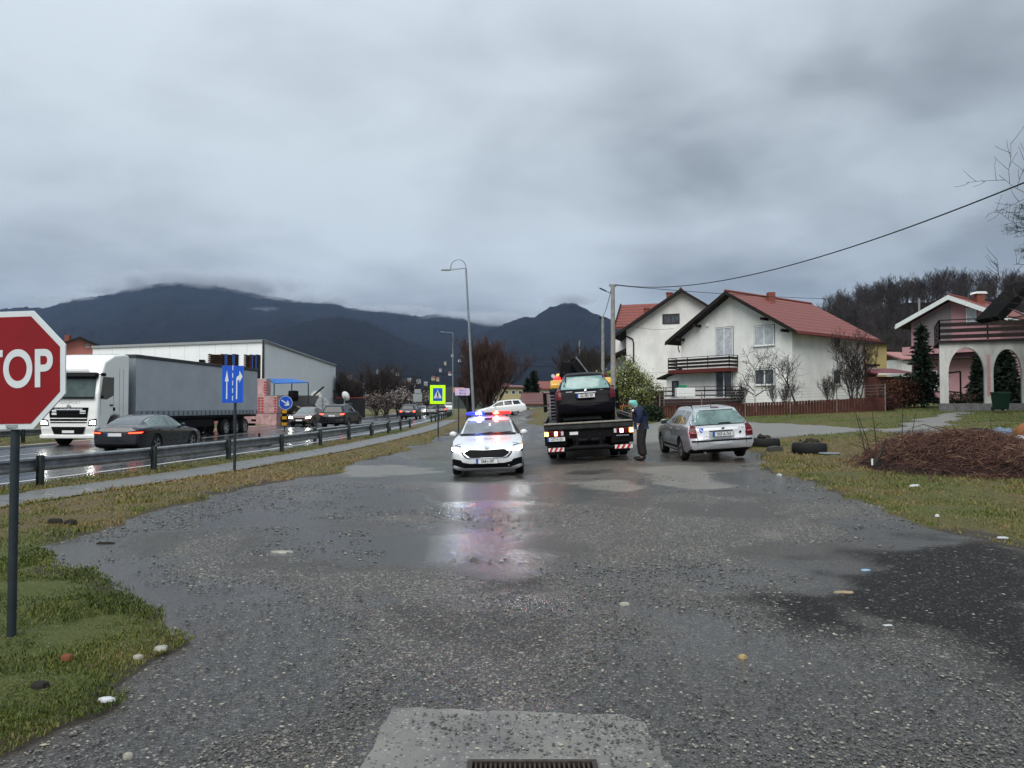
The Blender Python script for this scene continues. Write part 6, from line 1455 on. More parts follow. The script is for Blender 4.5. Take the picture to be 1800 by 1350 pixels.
def house1():
    C = (22.3, 61.0); ang = 52; zb = 1.5
    t, fn, g, s = house('house', 'large white two storey house with red roof and dark balcony, bare fruit trees in front', C, ang, 11.2, 11.3, zb, 7.95, 11.25, WH, RT1, oh=1.0, ohs=1.0, cat='house')
    gp = lambda px, py: plane_hit(px, py, C, (g.x, g.y)); sp_ = lambda px, py: plane_hit(px, py, C, (s.x, s.y))
    def gw(x0, y0, x1, y1, **k): a, za_ = gp(x0, y0); b, zb_ = gp(x1, y1); return window(t, fn, 'g', a, b, min(za_, zb_), max(za_, zb_), **k)
    gw(1326, 574, 1361.5, 606); gw(1258, 577, 1289, 626, sill=False, name='balcony_door'); gw(1258, 650, 1288, 699, pane=M_pane, sill=False, name='terrace_door'); gw(1327, 649, 1362, 676, pane=M_pane)
    def sw(x0, y0, x1, y1, **k): a, za_ = sp_(x0, y0); b, zb_ = sp_(x1, y1); return window(t, fn, 's', a, b, min(za_, zb_), max(za_, zb_), **k)
    sw(1464, 591, 1477, 613, pane=M_pane, mull=0); sw(1463, 649, 1478, 676, pane=M_pane, mull=0)
    q = MB().lathe([(0, -.05), (.16, -.04), (.18, .05), (0, .08)], 16, Matrix.Translation(fn(gp(1245, 571)[0], gp(1245, 571)[1], -.05)) @ Matrix.Rotation(PI/2, 4, 'X')); q.build('wall_lamp', M_winf, t)
    # balcony on the gable
    u0 = gp(1297, 636)[0]; u1 = 11.2+.5; z0 = 4.95; sl = MB(); sl.prism([(u0, z0-.32), (u1, z0-.32), (u1, z0), (u0, z0)], -1.25, -.0, fn); b = sl.build('balcony', mat('balcony_red_brown', (.10, .022, .018), .6), t)
    lo = lambda u, a: fn(u, 0, a)
    railing(b, [lo(u0, -.0), lo(u0, -1.2), lo(u1, -1.2), lo(u1, 0)], z0-zb+.05, z0-zb+1.05, M_wdark, 3, bw=.21)
    # terrace
    z0 = 2.35; sl = MB(); sl.prism([(u0-.3, 0), (u1+1.6, 0), (u1+1.6, z0), (u0-.3, z0)], -2.2, -.02, fn); b = sl.build('terrace', mat('terrace_dark', (.05, .03, .028), .9), t)
    railing(b, [lo(u0-.3, -.0), lo(u0-.3, -2.15), lo(u1+1.6, -2.15), lo(u1+1.6, 0)], z0-zb+.05, z0-zb+1.0, M_wdark, 2, bw=.12)
    # lean-to on the left
    a = MB(); a.prism([(11.2, 0), (13.2, 0), (13.2, 4.35), (11.2, 4.95)], .3, 5, fn); a.build('lean_to', WH, t)
    a = MB(); a.prism([(11.1, 5.02), (13.9, 4.18), (13.9, 4.32), (11.1, 5.16)], -.3, 5.5, fn); a.build('lean_to_roof', M_wdark, t)
    window(t, lambda u, v, a: fn(u, v, a+.3), 'g', 11.8, 12.5, 2.7, 4.0, mull=0, pane=M_pane, frame=M_wdark)
    a = MB(); a.tube([fn(11.45, 7.2, -.1), fn(11.45, 6.9, -.1), fn(11.3, 6.6, -.08)], .05, 8); a.tube([fn(-.12, 7.3, 11.2), fn(-.12, 1.6, 11.2)], .06, 8); a.build('downpipe', mat('pipe_red', (.15, .04, .03), .5), t)
    k = MB()
    for u, v in ((.35, 7.6), (2.2, 8.7), (9.0, 8.7), (10.85, 7.6)): k.prism([(u-.09, v), (u+.09, v), (u+.09, v+.22), (u-.09, v+.22)], -.95, 0, fn)
    k.build('rafter_end', M_wdark, t)
    a = MB(); a.box(fn(4.9, 11.3, 4.6), (.6, .6, .9)); a.build('chimney', mat('chimney_brick', (.20, .07, .05), .8), t)
    a = MB(); a.prism([(3.0, 0), (3.02, 0), (3.02, 6), (3.0, 6)], -.01, 0, fn)
house1()
def house2():
    C = (23.4, 78.5); ang = 20; zb = 1.9
    t, fn, g, s = house('house', 'tall white house with small brown gable window, partly behind the large one', C, ang, 11.8, 12, zb, 9.9, 13.75, WH, RT1, oh=.9, ohs=1.3)
    gp = lambda px, py: plane_hit(px, py, C, (g.x, g.y))
    a, z1 = gp(1165, 553); b, z0 = gp(1194, 569); window(t, fn, 'g', a, b, z0, z1, frame=mat('brown_frame', (.045, .03, .025), .5), pane=M_pane, sill=False)
    m = MB(); m.prism([(11.8, 0), (13.9, 0), (13.9, 9.2), (11.8, 9.9)], 3.5, 11, fn); w = m.build('side_wing', WH, t)
    m = MB(); m.prism([(4.0, 10.5), (7.5, 13.4), (11, 10.5), (11, 10.75), (7.5, 13.65), (4.0, 10.75)], 6.0, 13.9, lambda u, v, a: fn(a, v, u)); m.build('wing_roof', RT1, t)
    m = MB(); m.prism([(4.7, 2), (4.7, 10.9), (7.5, 13.2), (10.3, 10.9), (10.3, 2)], 7, 13.2, lambda u, v, a: fn(a, v, u)); m.build('wing_gable', WH, t)
    m = MB(); m.prism([(3.9, 10.3), (7.5, 13.3), (11.1, 10.3), (11.1, 10.8), (7.5, 13.8), (3.9, 10.8)], 13.9, 14.05, lambda u, v, a: fn(a, v, u)); m.build('wing_verge', M_wdark, t)
    m = MB(); m.prism([(11.8, 7.8), (14.6, 6.7), (14.6, 6.9), (11.8, 8.05)], .5, 6, fn); m.build('porch_roof', M_wdark, t)
    m = MB(); m.tube([fn(11.85, 9.3, -.1), fn(11.1, 8.9, -.12), fn(11.0, 8.5, -.12), fn(11.0, 2, -.12)], .07, 8); m.build('downpipe', M_wdark, t)
    m = MB(); m.prism([(.0, 5.25), (11.8, 5.25), (11.8, 5.28), (0, 5.28)], -.012, 0, fn); m.build('string_line', mat('line_grey', (.3, .3, .3), .8), t)
    for u, hh in ((7.7, 13.4), (10.2, 11.8)):
        a = MB(); p = fn(u, hh, 3.5); a.box(p, (.55, .55, 1.5)); a.box(p+Vector((0, 0, .78)), (.68, .68, .12)); a.build('chimney', mat('chimney_brick', (.20, .07, .05), .8), t)
    window(t, fn, 'l', 4.6, 5.4, 5.4, 6.9, Wg=13.9, mull=0, pane=M_pane)
house2()
PK = wallmat('pink_render', (.42, .235, .25), .3); GR = wallmat('grey_render', (.20, .18, .19), .3)
def pink_house():
    C = (37.0, 58.0); ang = 52; zb = 2.2
    wv = mat('white_verge', (.62, .66, .65), .5)
    t, fn, g, s = house('house', 'pink house with white verge boards and red roof behind the white arches', C, ang, 6.6, 9, zb, 8.55, 10.15, PK, RT1, oh=1.0, ohs=.8, fascia=wv, rt=.2)
    gp = lambda px, py: plane_hit(px, py, C, (g.x, g.y))
    a, z1 = gp(1698, 542); b, z0 = gp(1717, 566); window(t, fn, 'g', a, b, z0, z1, mull=0, sill=False, name='balcony_door')
    m = MB(); m.prism([(3.5, 6.6), (6.4, 6.6), (6.4, 8.5), (3.5, 9.85)], -.03, .0, fn); m.build('recessed_loggia', GR, t)
    m = MB(); m.prism([(-.2, 5.85), (6.8, 5.85), (6.8, 6.5), (-.2, 6.5)], -1.2, -.0, fn); m.build('balcony', PK, t)
    m = MB(); m.prism([(-.2, 5.4), (6.8, 5.4), (6.8, 5.5), (-.2, 5.5)], -1.1, -.0, fn); m.build('awning_edge', mat('dark_edge', (.05, .03, .03), .8), t)
    for a0, a1 in ((.8, 1.8), (4.6, 5.6)): window(t, fn, 'g', a0, a1, 3.0, 4.6, pane=M_pane)
    a = MB(); a.box(fn(2.6, 10.2, 3.0), (.6, .6, 1.0)); c = a.build('chimney', mat('chimney_brick', (.20, .07, .05), .8), t)
    a = MB(); a.prism([(-.5, 0), (.5, 0), (.35, .18), (-.35, .18)], -.4, .4, lambda u, v, w_: fn(2.6, 10.75, 3.0)+Vector((u, w_, v))); a.build('chimney_cap', M_plate, c)
pink_house()
def arches():
    P0 = Vector((22.25, 40.0, 0)); P1 = Vector((27.2, 37.6, 0)); d = (P1-P0); L = d.length*1.45; d.normalize(); n = Vector((d.y, -d.x, 0)); n = n if n.y < 0 else -n
    zb = 1.55; t = thing('arcade', 'weathered white plaster arcade with round arches and a dark wooden balcony rail on top', 'arcade', (P0.x, P0.y, zb)); th = .42
    # three columns and arches along d
    ph = lambda px, py: plane_hit(px, py, (P0.x, P0.y), (d.x, d.y))
    c1 = (ph(1653, 700)[0], ph(1668, 700)[0]); c2 = (ph(1731, 700)[0], ph(1747, 700)[0]); c3 = (ph(1797, 700)[0], ph(1815, 700)[0]); zt = ph(1700, 602)[1]; zs = ph(1700, 655)[1]; zbase = ph(1700, 709)[1]
    out = [(c1[0], zbase), (c1[0], zt), (c3[1], zt+.0), (c3[1], zbase), (c3[0], zbase)]
    def arc(a, b, crown):
        m_ = (a+b)/2; r_ = (b-a)/2; return [(m_+r_*math.cos(x), zs-.05+(crown-zs)*math.sin(x)) for x in np.linspace(0, PI, 15)]
    out += arc(c2[1], c3[0], ph(1760, 612)[1]); out += [(c2[1], zbase), (c2[0], zbase)]; out += arc(c1[1], c2[0], ph(1700, 609)[1]); out += [(c1[1], zbase)]
    f = lambda u, v, a: d*u-n*a+Vector((0, 0, v-zb))
    b = MB(); b.prism(out, 0, th, f); o = b.build('arch_wall', mat('stained_plaster', (.56, .56, .53), .85, var=.12, scale=1.2, bump=.2, dirt=.75), t)
    b = MB(); b.prism([(c2[0]+.12, zs-1.2), (c2[0]+.26, zs-1.2), (c2[0]+.26, zs+.9), (c2[0]+.12, zs+.9)], -.006, 0, f); b.build('red_streak', mat('faded_red_paint', (.42, .22, .22), .8), o)
    b = MB(); b.prism([(c1[0]-.05, zbase-.9), (c3[1]+.2, zbase-.9), (c3[1]+.2, zbase), (c1[0]-.05, zbase)], -.05, th+.1, f); b.build('base_wall', mat('grey_concrete_wall', (.15, .15, .15), .9, var=.3, dirt=.5), t)
    b = MB(); b.prism([(c1[0]-.1, zt), (c3[1]+.3, zt), (c3[1]+.3, zt+.12), (c1[0]-.1, zt+.12)], -.15, 4.0, f); b.build('balcony_floor', M_wdark, t)
    rz0, rz1 = zt+.15-zb, ph(1655, 563)[1]-zb
    A = f(c1[0], 0, 3.8); B = f(c1[0], 0, 0); Cc = f(c3[1]+.3, 0, 0)
    railing(t, [A, B, Cc], rz0, rz1, M_wdark, 3, bw=.20)
    A = f(c1[0], 0, 0)
arches()
def warehouse():
    A = at(463, 600, 74.5); B = at(163, 611, 83.0); Cc = at(590, 643, 119.0)
    t = thing('warehouse', 'large white windowless warehouse behind the grey trailer', 'warehouse', (A.x, A.y, 0))
    D = Vector((B.x+Cc.x-A.x, B.y+Cc.y-A.y, 0)); zt = 8.0; o = Vector((A.x, A.y, 0))
    pts = [(p.x, p.y) for p in (A, Cc, D, B)]; hz = [A.z, Cc.z, Cc.z+.6, B.z]
    vs = [Vector((x, y, -1))-o for x, y in pts]+[Vector((x, y, h))-o for (x, y), h in zip(pts, hz)]
    wm = NT('warehouse_panels'); f = wm.noise(.5, 4, .6); sp = wm.n('ShaderNodeSeparateXYZ'); wm.l(wm.tc(), sp.inputs[0])
    seam = wm.math('LESS_THAN', wm.math('FRACT', wm.math('MULTIPLY', wm.math('ADD', sp.outputs['X'], sp.outputs['Y']), .9)), .03)
    wm.set(Base_Color=wm.mix(wm.math('MULTIPLY', seam, .35), wm.ramp(f, [(.3, (.80, .83, .84)), (.7, (.88, .90, .91))]), (.3, .32, .33)), Roughness=.6)
    m = MB().add(vs, [(3, 2, 1, 0), (4, 5, 6, 7), (0, 1, 5, 4), (1, 2, 6, 5), (2, 3, 7, 6), (3, 0, 4, 7)]); m.build('wall', wm.m, t)
    q = MB()
    for i, j in ((3, 0), (0, 1)): a = vs[4+i].copy(); b = vs[4+j].copy(); q.bar(a+Vector((0, 0, .05)), b+Vector((0, 0, .05)), .35, .25)
    q.build('roof_trim', mat('roof_trim_grey', (.30, .32, .33), .5), t)
    q = MB(); p = at(355, 635, 77)-o; q.box(p, (.5, .3, .3)); q.build('wall_vent', M_black, t)
warehouse()
def pallet_stack(name, label, px0, px1, py0, py1, Y, kind, grp):
    a, b = at(px0, py1, Y), at(px1, py0, Y); cx = (a.x+b.x)/2; w = b.x-a.x; g = gz(cx, Y); z1 = b.z; t = thing(name, label, 'stack', (cx, Y, g), 0, grp)
    if kind == 'dark':
        n = max(4, int((z1-a.z)/.16)); m = MB()
        for i in range(n):
            z = a.z-g+(z1-a.z)*(i+.5)/n
            m.box((0, 0, z), (w, 1.1, .05))
            for x in (-w*.45, 0, w*.45): m.box((x, 0, z+.06), (.12, 1.08, .08))
        m.box((0, .2, (a.z+z1)/2-g), (w*.94, .6, z1-a.z-.02)); m.build('crates', mat('dark_crate', (.055, .028, .018), .7, var=.6, scale=3), t)
        m = MB()
        for x in (w*.18, w*.46): m.box((x, -.57, (a.z+z1)/2-g), (w*.10, .03, z1-a.z))
        m.build('blue_strap', mat('strap_blue', (.02, .06, .22), .5), t)
        m = MB(); m.box((0, 0, (a.z-g)/2), (w*.9, 1, a.z-g)); m.build('lower_blocks', mat('brick_pack', (.30, .14, .12), .7, var=.4, scale=4), t)
    else:
        n = max(1, int(round(w/1.15))); 
        m = MB(); r_ = MB(); hh = (z1-a.z)
        m.box((0, 0, hh/2+a.z-g), (w, 1.2, hh-.02)); o = m.build('wrapped_blocks', mat('pink_wrap', (.42, .26, .26), .45, var=.35, scale=2.5), t)
        for k in range(n):
            for e in (.10, .9):
                x = -w/2+w*(k+e)/n
                for i in range(int(hh/.22)): r_.box((x, -.61, a.z-g+.11+i*.22), (.17, .02, .12))
        r_.build('red_print', mat('red_print', (.40, .03, .04), .6), o)
        m = MB(); m.box((0, 0, z1-g+.02), (w*1.01, 1.22, .05)); m.build('top_cover', mat('cream_cover', (.5, .46, .42), .7), o)
        if a.z-g > .3: m = MB(); m.box((0, 0, (a.z-g)/2), (w*.96, 1.1, a.z-g)); m.build('under_stack', mat('pink_wrap', (.4, .3, .3)), t)
    return t
pallet_stack('crate_stack', 'tall stack of dark crates with blue straps, left of the blue lane sign', 369, 417, 623, 662, 66, 'dark', 'stacks beside the warehouse')
pallet_stack('crate_stack', 'tall narrow stack of dark crates with blue strap, right of the blue lane sign', 432, 455, 624, 668, 66.5, 'dark', 'stacks beside the warehouse')
pallet_stack('block_stack', 'upper pink wrapped stack of blocks beside the blue lane sign', 434, 472, 667, 698, 64, 'pink', 'stacks beside the warehouse')
pallet_stack('block_stack', 'lower pink wrapped stack of blocks reaching to the round blue arrow sign', 434, 491, 697, 726, 62.6, 'pink', 'stacks beside the warehouse')
def canopy():
    Y = 70; g = gz(-24, Y); a = at(468, 667, Y); b = at(542, 672, Y-3); t = thing('canopy', 'blue sheet canopy on thin posts in front of the warehouse', 'canopy', (a.x, Y, g)); o = Vector((a.x, Y, g))
    P = [a, at(513, 667, Y+1), at(542, 673, Y-1.5), at(482, 675, Y-3)]
    vs = [p-o for p in P]+[p-o+Vector((0, 0, .08)) for p in P]; MB().add(vs, [(3, 2, 1, 0), (4, 5, 6, 7), (0, 1, 5, 4), (1, 2, 6, 5), (2, 3, 7, 6), (3, 0, 4, 7)]).build('roof_sheet', mat('canopy_blue', (.02, .13, .45), .5), t)
    for p in P: MB().tube([p-o, Vector((p.x-o.x, p.y-o.y, 0))], .05, 8).build('post', M_post, t)
    q = MB(); q.box((2, 2.2, 1.2), (4.5, .1, 2.6)); q.build('back_wall', mat('dim_wall', (.09, .09, .09), .9), t)
    # workbench, scrap machinery, tripod under and beside it
    w = at(530, 692, 66)-Vector((0, 0, 0)); t2 = thing('scrap_heap', 'heap of scrap machinery and pipes beside the blue canopy', 'scrap heap', (w.x, 66, g)); rr = random.Random(3)
    m = MB(); m2 = MB()
    for i in range(60):
        x, y, z = rr.uniform(-2.4, 3.4), rr.uniform(-1, 1), rr.uniform(.0, 1.9)*(1-abs(rr.uniform(-.6, .6))); p = Vector((x, y, z)); dr = Vector((rr.uniform(-1, 1), rr.uniform(-.5, .5), rr.uniform(-.3, .5))).normalized()
        (m if rr.random() < .75 else m2).bar(p, p+dr*rr.uniform(.4, 1.6), rr.uniform(.05, .22), rr.uniform(.04, .2))
    m.build('dark_scrap', mat('dark_scrap', (.03, .03, .03), .6, var=.5), t2); m2.build('pale_pipes', mat('pale_pipe', (.42, .42, .40), .5, var=.3), t2)
    m = MB(); m.lathe([(.4, 0), (.45, .3), (.42, .9), (0, .95)], 14, Matrix.Translation((-.7, 0, 1.9))); m.build('dark_barrel', M_black, t2)
    c = at(611, 690, 90); 
canopy()
def yard_bits():
    g = gz(-24, 92)
    for nm, lab, px, Y, hx, col, ln in (('yard_fence', 'low dark fence of the yard below the warehouse end', 615, 95, 1.6, (.018, .018, .02), 3.4),):
        a, b = at(590, 720, Y), at(641, 720, Y); t = thing(nm, lab, 'fence', (a.x, Y, gz(a.x, Y))); m = MB(); h = at(600, 700, Y).z-gz(a.x, Y)
        for i in range(30): x = (b.x-a.x)*i/29; m.box((x, 0, h/2), (.10, .05, h))
        m.box(((b.x-a.x)/2, .06, h*.5), (b.x-a.x, .04, h*.9)); m.build('boards', mat('fence_black', col, .8), t)
        m = MB(); m.box(((b.x-a.x)/2, 0, h+.08), (b.x-a.x, .1, .08)); m.build('red_top_rail', mat('rail_red', (.22, .03, .03), .6), t)
    # large white dish leaning, arc shaped
    c = at(606, 697, 84); t = thing('satellite_dish', 'large pale dish standing in the yard behind the black SUV', 'dish', (c.x, 84, gz(c.x, 84))); z = c.z-gz(c.x, 84)
    M = Matrix.Translation((0, 0, z)) @ Matrix.Rotation(R(60), 4, 'Z') @ Matrix.Rotation(R(70), 4, 'Y'); MB().lathe([(0, 0), (.25, .03), (.42, .09), (.52, .17), (.54, .17), (.43, .07), (.25, .0), (0, -.03)], 24, M).build('bowl', M_plate, t, smooth=60); MB().tube([(0, 0, 0), (0, 0, z)], .08, 8).build('stand', M_steel, t)
    c = at(556, 697, 80); t = thing('satellite_dish', 'white dish with a dark arm, half hidden by the grey back of the round sign', 'dish', (c.x, 80, gz(c.x, 80))); z = c.z-gz(c.x, 80)
    M = Matrix.Translation((0, 0, z)) @ Matrix.Rotation(R(-80), 4, 'Z') @ Matrix.Rotation(R(80), 4, 'Y'); MB().lathe([(0, 0), (.3, .03), (.55, .15), (.57, .15), (.3, -.0), (0, -.03)], 20, M).build('bowl', M_plate, t, smooth=60); MB().tube([(0, 0, 0), (0, 0, z)], .08, 8).build('stand', M_steel, t)
    MB().bar((-.2, -.3, z+.1), (.9, -.5, z+1.0), .16, .14).build('dark_arm', M_black, t)
    c = at(645, 752, 62); x = float(RL(91)-RW(91)-1.6); t = thing('delineator_post', 'small white roadside marker post on the far grass verge', 'marker post', (x, 86, gz(x, 86))); MB().prism([(-.12, 0), (.12, 0), (.12, 1.0), (-.06, 1.1), (-.12, 1.05)], -.05, .05, lambda u, v, a: Vector((u, a, v))).build('post', M_plate, t); MB().box((0, -.055, .85), (.22, .01, .14)).build('black_band', M_ink, t)
yard_bits()
def salmon():
    C = at(178, 640, 100); t, fn, g, s = house('house', 'salmon pink house with dark red roof behind the stop sign and warehouse', (C.x, 100.), -30, 5.0, 9, .3, 9.3, 10.4, wallmat('salmon_render', (.52, .20, .16), .2), tiles('dark_red_tiles', (.10, .02, .018), (.16, .035, .03)), oh=.8, ohs=.7)
    gp = lambda px, py: plane_hit(px, py, (C.x, 100.), (g.x, g.y))
    for x0, y0, x1, y1 in ((126, 625, 136, 638), (152, 604, 157, 610), (160, 625, 168, 638)): a, z1 = gp(x0, y0); b, z0 = gp(x1, y1); window(t, fn, 'g', a, b, z0, z1, mull=0, pane=M_pane)
    a = MB(); a.box(fn(3.8, 10.6, 3.5), (.6, .6, 1.0)); a.build('chimney', mat('chimney_brick', (.2, .07, .05)), t)
salmon()
# small buildings
def hut(name, label, px0, px1, pyr, pye, pyb, Y, wm, rm, ang=12, D=7, win=2, grp=None):
    a, b = at(px0, pyb, Y), at(px1, pyb, Y); Wg = b.x-a.x; ze = at(px0, pye, Y).z; za = at(px0, pyr, Y).z; zb = min(at(px0, pyb, Y).z, ze-1.5)
    t = thing(name, label, 'house', ((a.x+b.x)/2, Y, zb), R(ang), grp); w = Wg/2*.97
    MB().box((0, D/2, (ze-zb)/2-.5), (2*w, D, ze-zb+1)).build('wall', wm, t)
    q = MB(); o = .4; hr = za-zb; he = ze-zb
    q.prism([(-.5, he-.1), (D/2, hr), (D+.5, he-.1), (D+.5, he+.1), (D/2, hr+.2), (-.5, he+.1)], -w-o, w+o, lambda u, v, x: Vector((x, u, v))); q.build('roof', rm, t)
    for k in range(win):
        x = -w+2*w*(k+.5)/win; h_ = min(1.3, (he)*.35); f_ = MB(); f_.box((x, -.02, he*.55), (h_*1.05, .05, h_)); f = f_.build('window', M_winf, t); MB().box((x, -.035, he*.55), (h_*.85, .04, h_*.8)).build('pane', M_pane, f)
    return t
RT2 = tiles('dull_red_tiles', (.09, .03, .028), (.17, .06, .05)); OC = wallmat('ochre_render', (.34, .27, .12), .2); WH2 = wallmat('plain_white', (.58, .58, .56), .2)
hut('house', 'small white house with steep dark red roof by the side road', 916, 962, 692, 711, 722, 105, WH2, RT2, ang=-8)
hut('house', 'yellowish flat house partly behind the dark conifer', 884, 921, 678, 681, 700, 150, mat('cream_render', (.42, .36, .20), .8), RT2, win=3)
hut('house', 'house with bright red roof seen between conifer and tow truck', 946, 976, 671, 684, 700, 140, WH2, RT1)
hut('house', 'low red roofed house left of the dark conifer, behind the bare tree', 868, 900, 674, 680, 700, 170, WH2, RT1)
hut('house', 'yellow house with dark flat roof at the foot of the wooded hill', 1533, 1561, 600, 604, 650, 95, OC, M_wdark, win=0)
hut('house', 'distant house with pink roof beside the dark garden conifer', 1583, 1612, 618, 632, 642, 105, WH2, mat('pink_roof', (.32, .16, .15), .7), win=0)
def shed():
    a = at(1540, 705, 66); b = at(1610, 705, 66); t = thing('shed', 'dark red roofed shed behind the brown hedge', 'shed', ((a.x+b.x)/2, 66, gz(a.x, 66))); g = gz(a.x, 66); z = lambda py: at(1570, py, 66).z-g; w = (b.x-a.x)
    MB().box((0, 2, z(662)/2), (w, 4, z(662))).build('wall', mat('shed_wall', (.10, .04, .03), .8, var=.4), t)
    r = MB(); r.prism([(-.6, z(660)), (4.5, z(645)), (4.5, z(643)), (-.6, z(657))], -w*.5, w*.55, lambda u, v, x: Vector((x, u, v))); r.build('roof', mat('shed_roof', (.16, .025, .03), .5), t)
    MB().box((0, -.63, z(658)), (w*1.05, .08, .14)).build('gutter', M_plate, t); MB().box((-w*.42, 5, z(640)/2), (3, 3, z(640))).build('white_annex', WH2, t)
    r = MB(); r.box((-w*.42, 5, z(638)), (3.4, 3.4, .15)); r.build('annex_roof', M_wdark, t)
shed()
def far_right_roof():
    a = at(1800, 520, 30); t = thing('barn', 'dark timber building edge at the right border above the arcade', 'barn', (a.x+3.2, 34, 1.2)); f = lambda u, v, x: Vector((u, x, v))
    lo = lambda px, py: at(px, py, 34).z-1.2; X = lambda px: at(px, 600, 34).x-(a.x+3.2)
    MB().prism([(X(1752), lo(0, 556)), (X(1815), lo(0, 492)), (X(2000), lo(0, 480)), (X(2000), lo(0, 500)), (X(1815), lo(0, 512)), (X(1765), lo(0, 562))], 0, 1.6, f).build('roof', mat('tarred_boards', (.006, .006, .006), .8, spec=.05), t)
    MB().prism([(X(1930), 0), (X(2050), 0), (X(2050), lo(0, 490)), (X(1930), lo(0, 500))], .3, 1.5, f).build('wall', mat('dark_boards', (.03, .025, .022), .8, var=.4), t)
far_right_roof()
# distant village on the foothill: each house is its own thing
def village():
    r_ = random.Random(12); nt, nu, _ = RCV.shape; n = 0; FH = RCV
    spots = [(626, 676), (612, 668), (640, 684), (655, 672), (668, 668), (672, 676), (684, 682), (700, 662), (710, 673), (720, 672), (735, 674), (748, 676), (664, 660), (690, 655), (760, 668), (768, 671), (784, 640), (797, 628), (806, 636), (812, 630), (790, 660),
             (775, 654), (728, 683), (840, 640), (870, 660)]
    for px, py in spots:
        best = None
        for i in range(1, nt-12):
            u = (px-900)/1350; j = int(np.argmin(abs(FH[i, :, 0]/FH[i, :, 1]-u))); p = Vector(FH[i, j]); d = ray(px, py); zz = CAMZ+d.z/d.y*p.y; e = abs(zz-p.z)
            if best is None or e < best[0]: best = (e, p)
        p = best[1]; s = r_.uniform(5, 7.5)
        wm = r_.choice([WH2, WH2, mat('cream_render', (.5, .4, .3), .8), mat('grey_plain', (.35, .36, .36), .8)]); rm = r_.choice([RT1, RT2, mat('grey_roof', (.2, .2, .21), .7)])
        t = thing('house', 'tiny pale house with a %s roof on the far valley slope' % ('red' if rm in (RT1, RT2) else 'grey'), 'house', p, r_.uniform(-.6, .6), 'far houses on the valley slope'); n += 1
        MB().box((0, 0, 2.5), (s, s*.8, 7)).build('wall', wm, t)
        MB().prism([(-s*.5, 5.9), (0, 9.2), (s*.5, 5.9)], -s*.55, s*.55, lambda u, v, x: Vector((x, u, v))).build('roof', rm, t)
village()

# ================================================================ FENCES, TREES, PLANTS
M_bark = mat('bark_dark', (.040, .032, .028), .85, var=.4, scale=8)
M_barkr = mat('bark_red_and_glow', (.060, .036, .030), .85, var=.4, scale=8)  # red beacon light put into the big tree's bark; hedge stems share it
M_barkw = mat('bark_lime_washed', (.50, .50, .48), .85, var=.3, scale=6)
def grow(r, h, spread, levels, r0, kids=5, up=.35, first=.25, wig=.12, minr=.006, stems=1, top=.55):
    """list of polylines (points, radii) of a bare tree; level 0 entries first"""
    out = []
    def br(p, d, ln, rad, lv):
        n = 5 if lv < 2 else 3; P = [p.copy()]; Rr = [rad]; q = p.copy(); dd = d.copy()
        for i in range(n):
            dd = (dd+Vector((r.uniform(-wig, wig), r.uniform(-wig, wig), r.uniform(-wig*.6, wig)+up*.12))).normalized(); q = q+dd*ln/n; P.append(q.copy()); Rr.append(max(minr*.6, rad*(1-.75*(i+1)/n)))
        out.append((lv, P, Rr))
        if lv >= levels: return
        k = kids if lv else int(kids*1.6)
        for j in range(k):
            t = first+(1-first)*(j+r.random())/k if lv == 0 else .2+.8*(j+r.random())/k
            i = min(n-1, int(t*n)); f = t*n-i; b = P[i].lerp(P[i+1], f); a = r.uniform(0, 2*PI)
            ax = (P[i+1]-P[i]).normalized(); s = ax.orthogonal().normalized(); s = Matrix.Rotation(a, 3, ax) @ s
            nd = (ax*r.uniform(.35, .8)+s*spread*r.uniform(.7, 1.2)+Vector((0, 0, up))).normalized()
            br(b, nd, ln*r.uniform(.45, .68)*(1-.35*t if lv == 0 else 1), max(minr, Rr[i]*r.uniform(.5, .7)), lv+1)
    for s in range(stems):
        a = 2*PI*s/stems+r.uniform(-.4, .4); lean = 0 if stems == 1 else r.uniform(.12, .55)
        br(Vector((math.cos(a)*.1*(stems > 1), math.sin(a)*.1*(stems > 1), -.1)), Vector((math.cos(a)*lean, math.sin(a)*lean, 1)).normalized(), h*top*r.uniform(.9, 1.1), r0*(1 if stems == 1 else .6), 0)
    return out
def tubes(polys, sides=(8, 6, 4, 3, 3, 3)):
    b = MB()
    for lv, P, Rr in polys: b.tube(P, Rr, sides[min(lv, 5)], cap=False)
    return b
def bare_tree(name, label, loc, h, seed, spread=.8, levels=4, r0=.12, kids=5, bark=None, bark2=None, cat='tree', grp=None, up=.35, first=.3, stems=1, minr=.006, wig=.14, top=.55, scale=None):
    r = random.Random(seed); P = grow(r, h, spread, levels, r0, kids, up, first, wig, minr, stems, top)
    t = thing(name, label, cat, loc, 0, grp)
    tubes([p for p in P if p[0] == 0]).build('trunk', bark or M_bark, t, smooth=80, fixn=False); tubes([p for p in P if p[0] > 0]).build('crown', bark2 or bark or M_bark, t, fixn=False)
    if scale: t.scale = scale
    return t, P
def gp_(px, py, Y): p = at(px, py, Y); return Vector((p.x, Y, gz(p.x, Y)))
p = gp_(1328, 720, 52); bare_tree('fruit_tree', 'bare fruit tree with lime washed white trunk in front of the white house', p, 5.4, 4, 1.15, 3, .085, 6, mat('bark_lime_washed', (.5, .5, .48)), M_bark, up=.22, first=.30, wig=.25, minr=.011, top=.66)
p = gp_(1402, 718, 53); bare_tree('fruit_tree', 'bare slender fruit tree at the corner of the white house', p, 5.2, 9, 1.0, 3, .085, 6, M_bark, up=.25, first=.32, wig=.25, minr=.011, top=.66)
p = gp_(1372, 718, 51); bare_tree('shrub', 'low bare shrub between the two fruit trees', p, 2.6, 14, .6, 3, .04, 5, M_bark, cat='shrub', stems=6, minr=.007, up=.5)
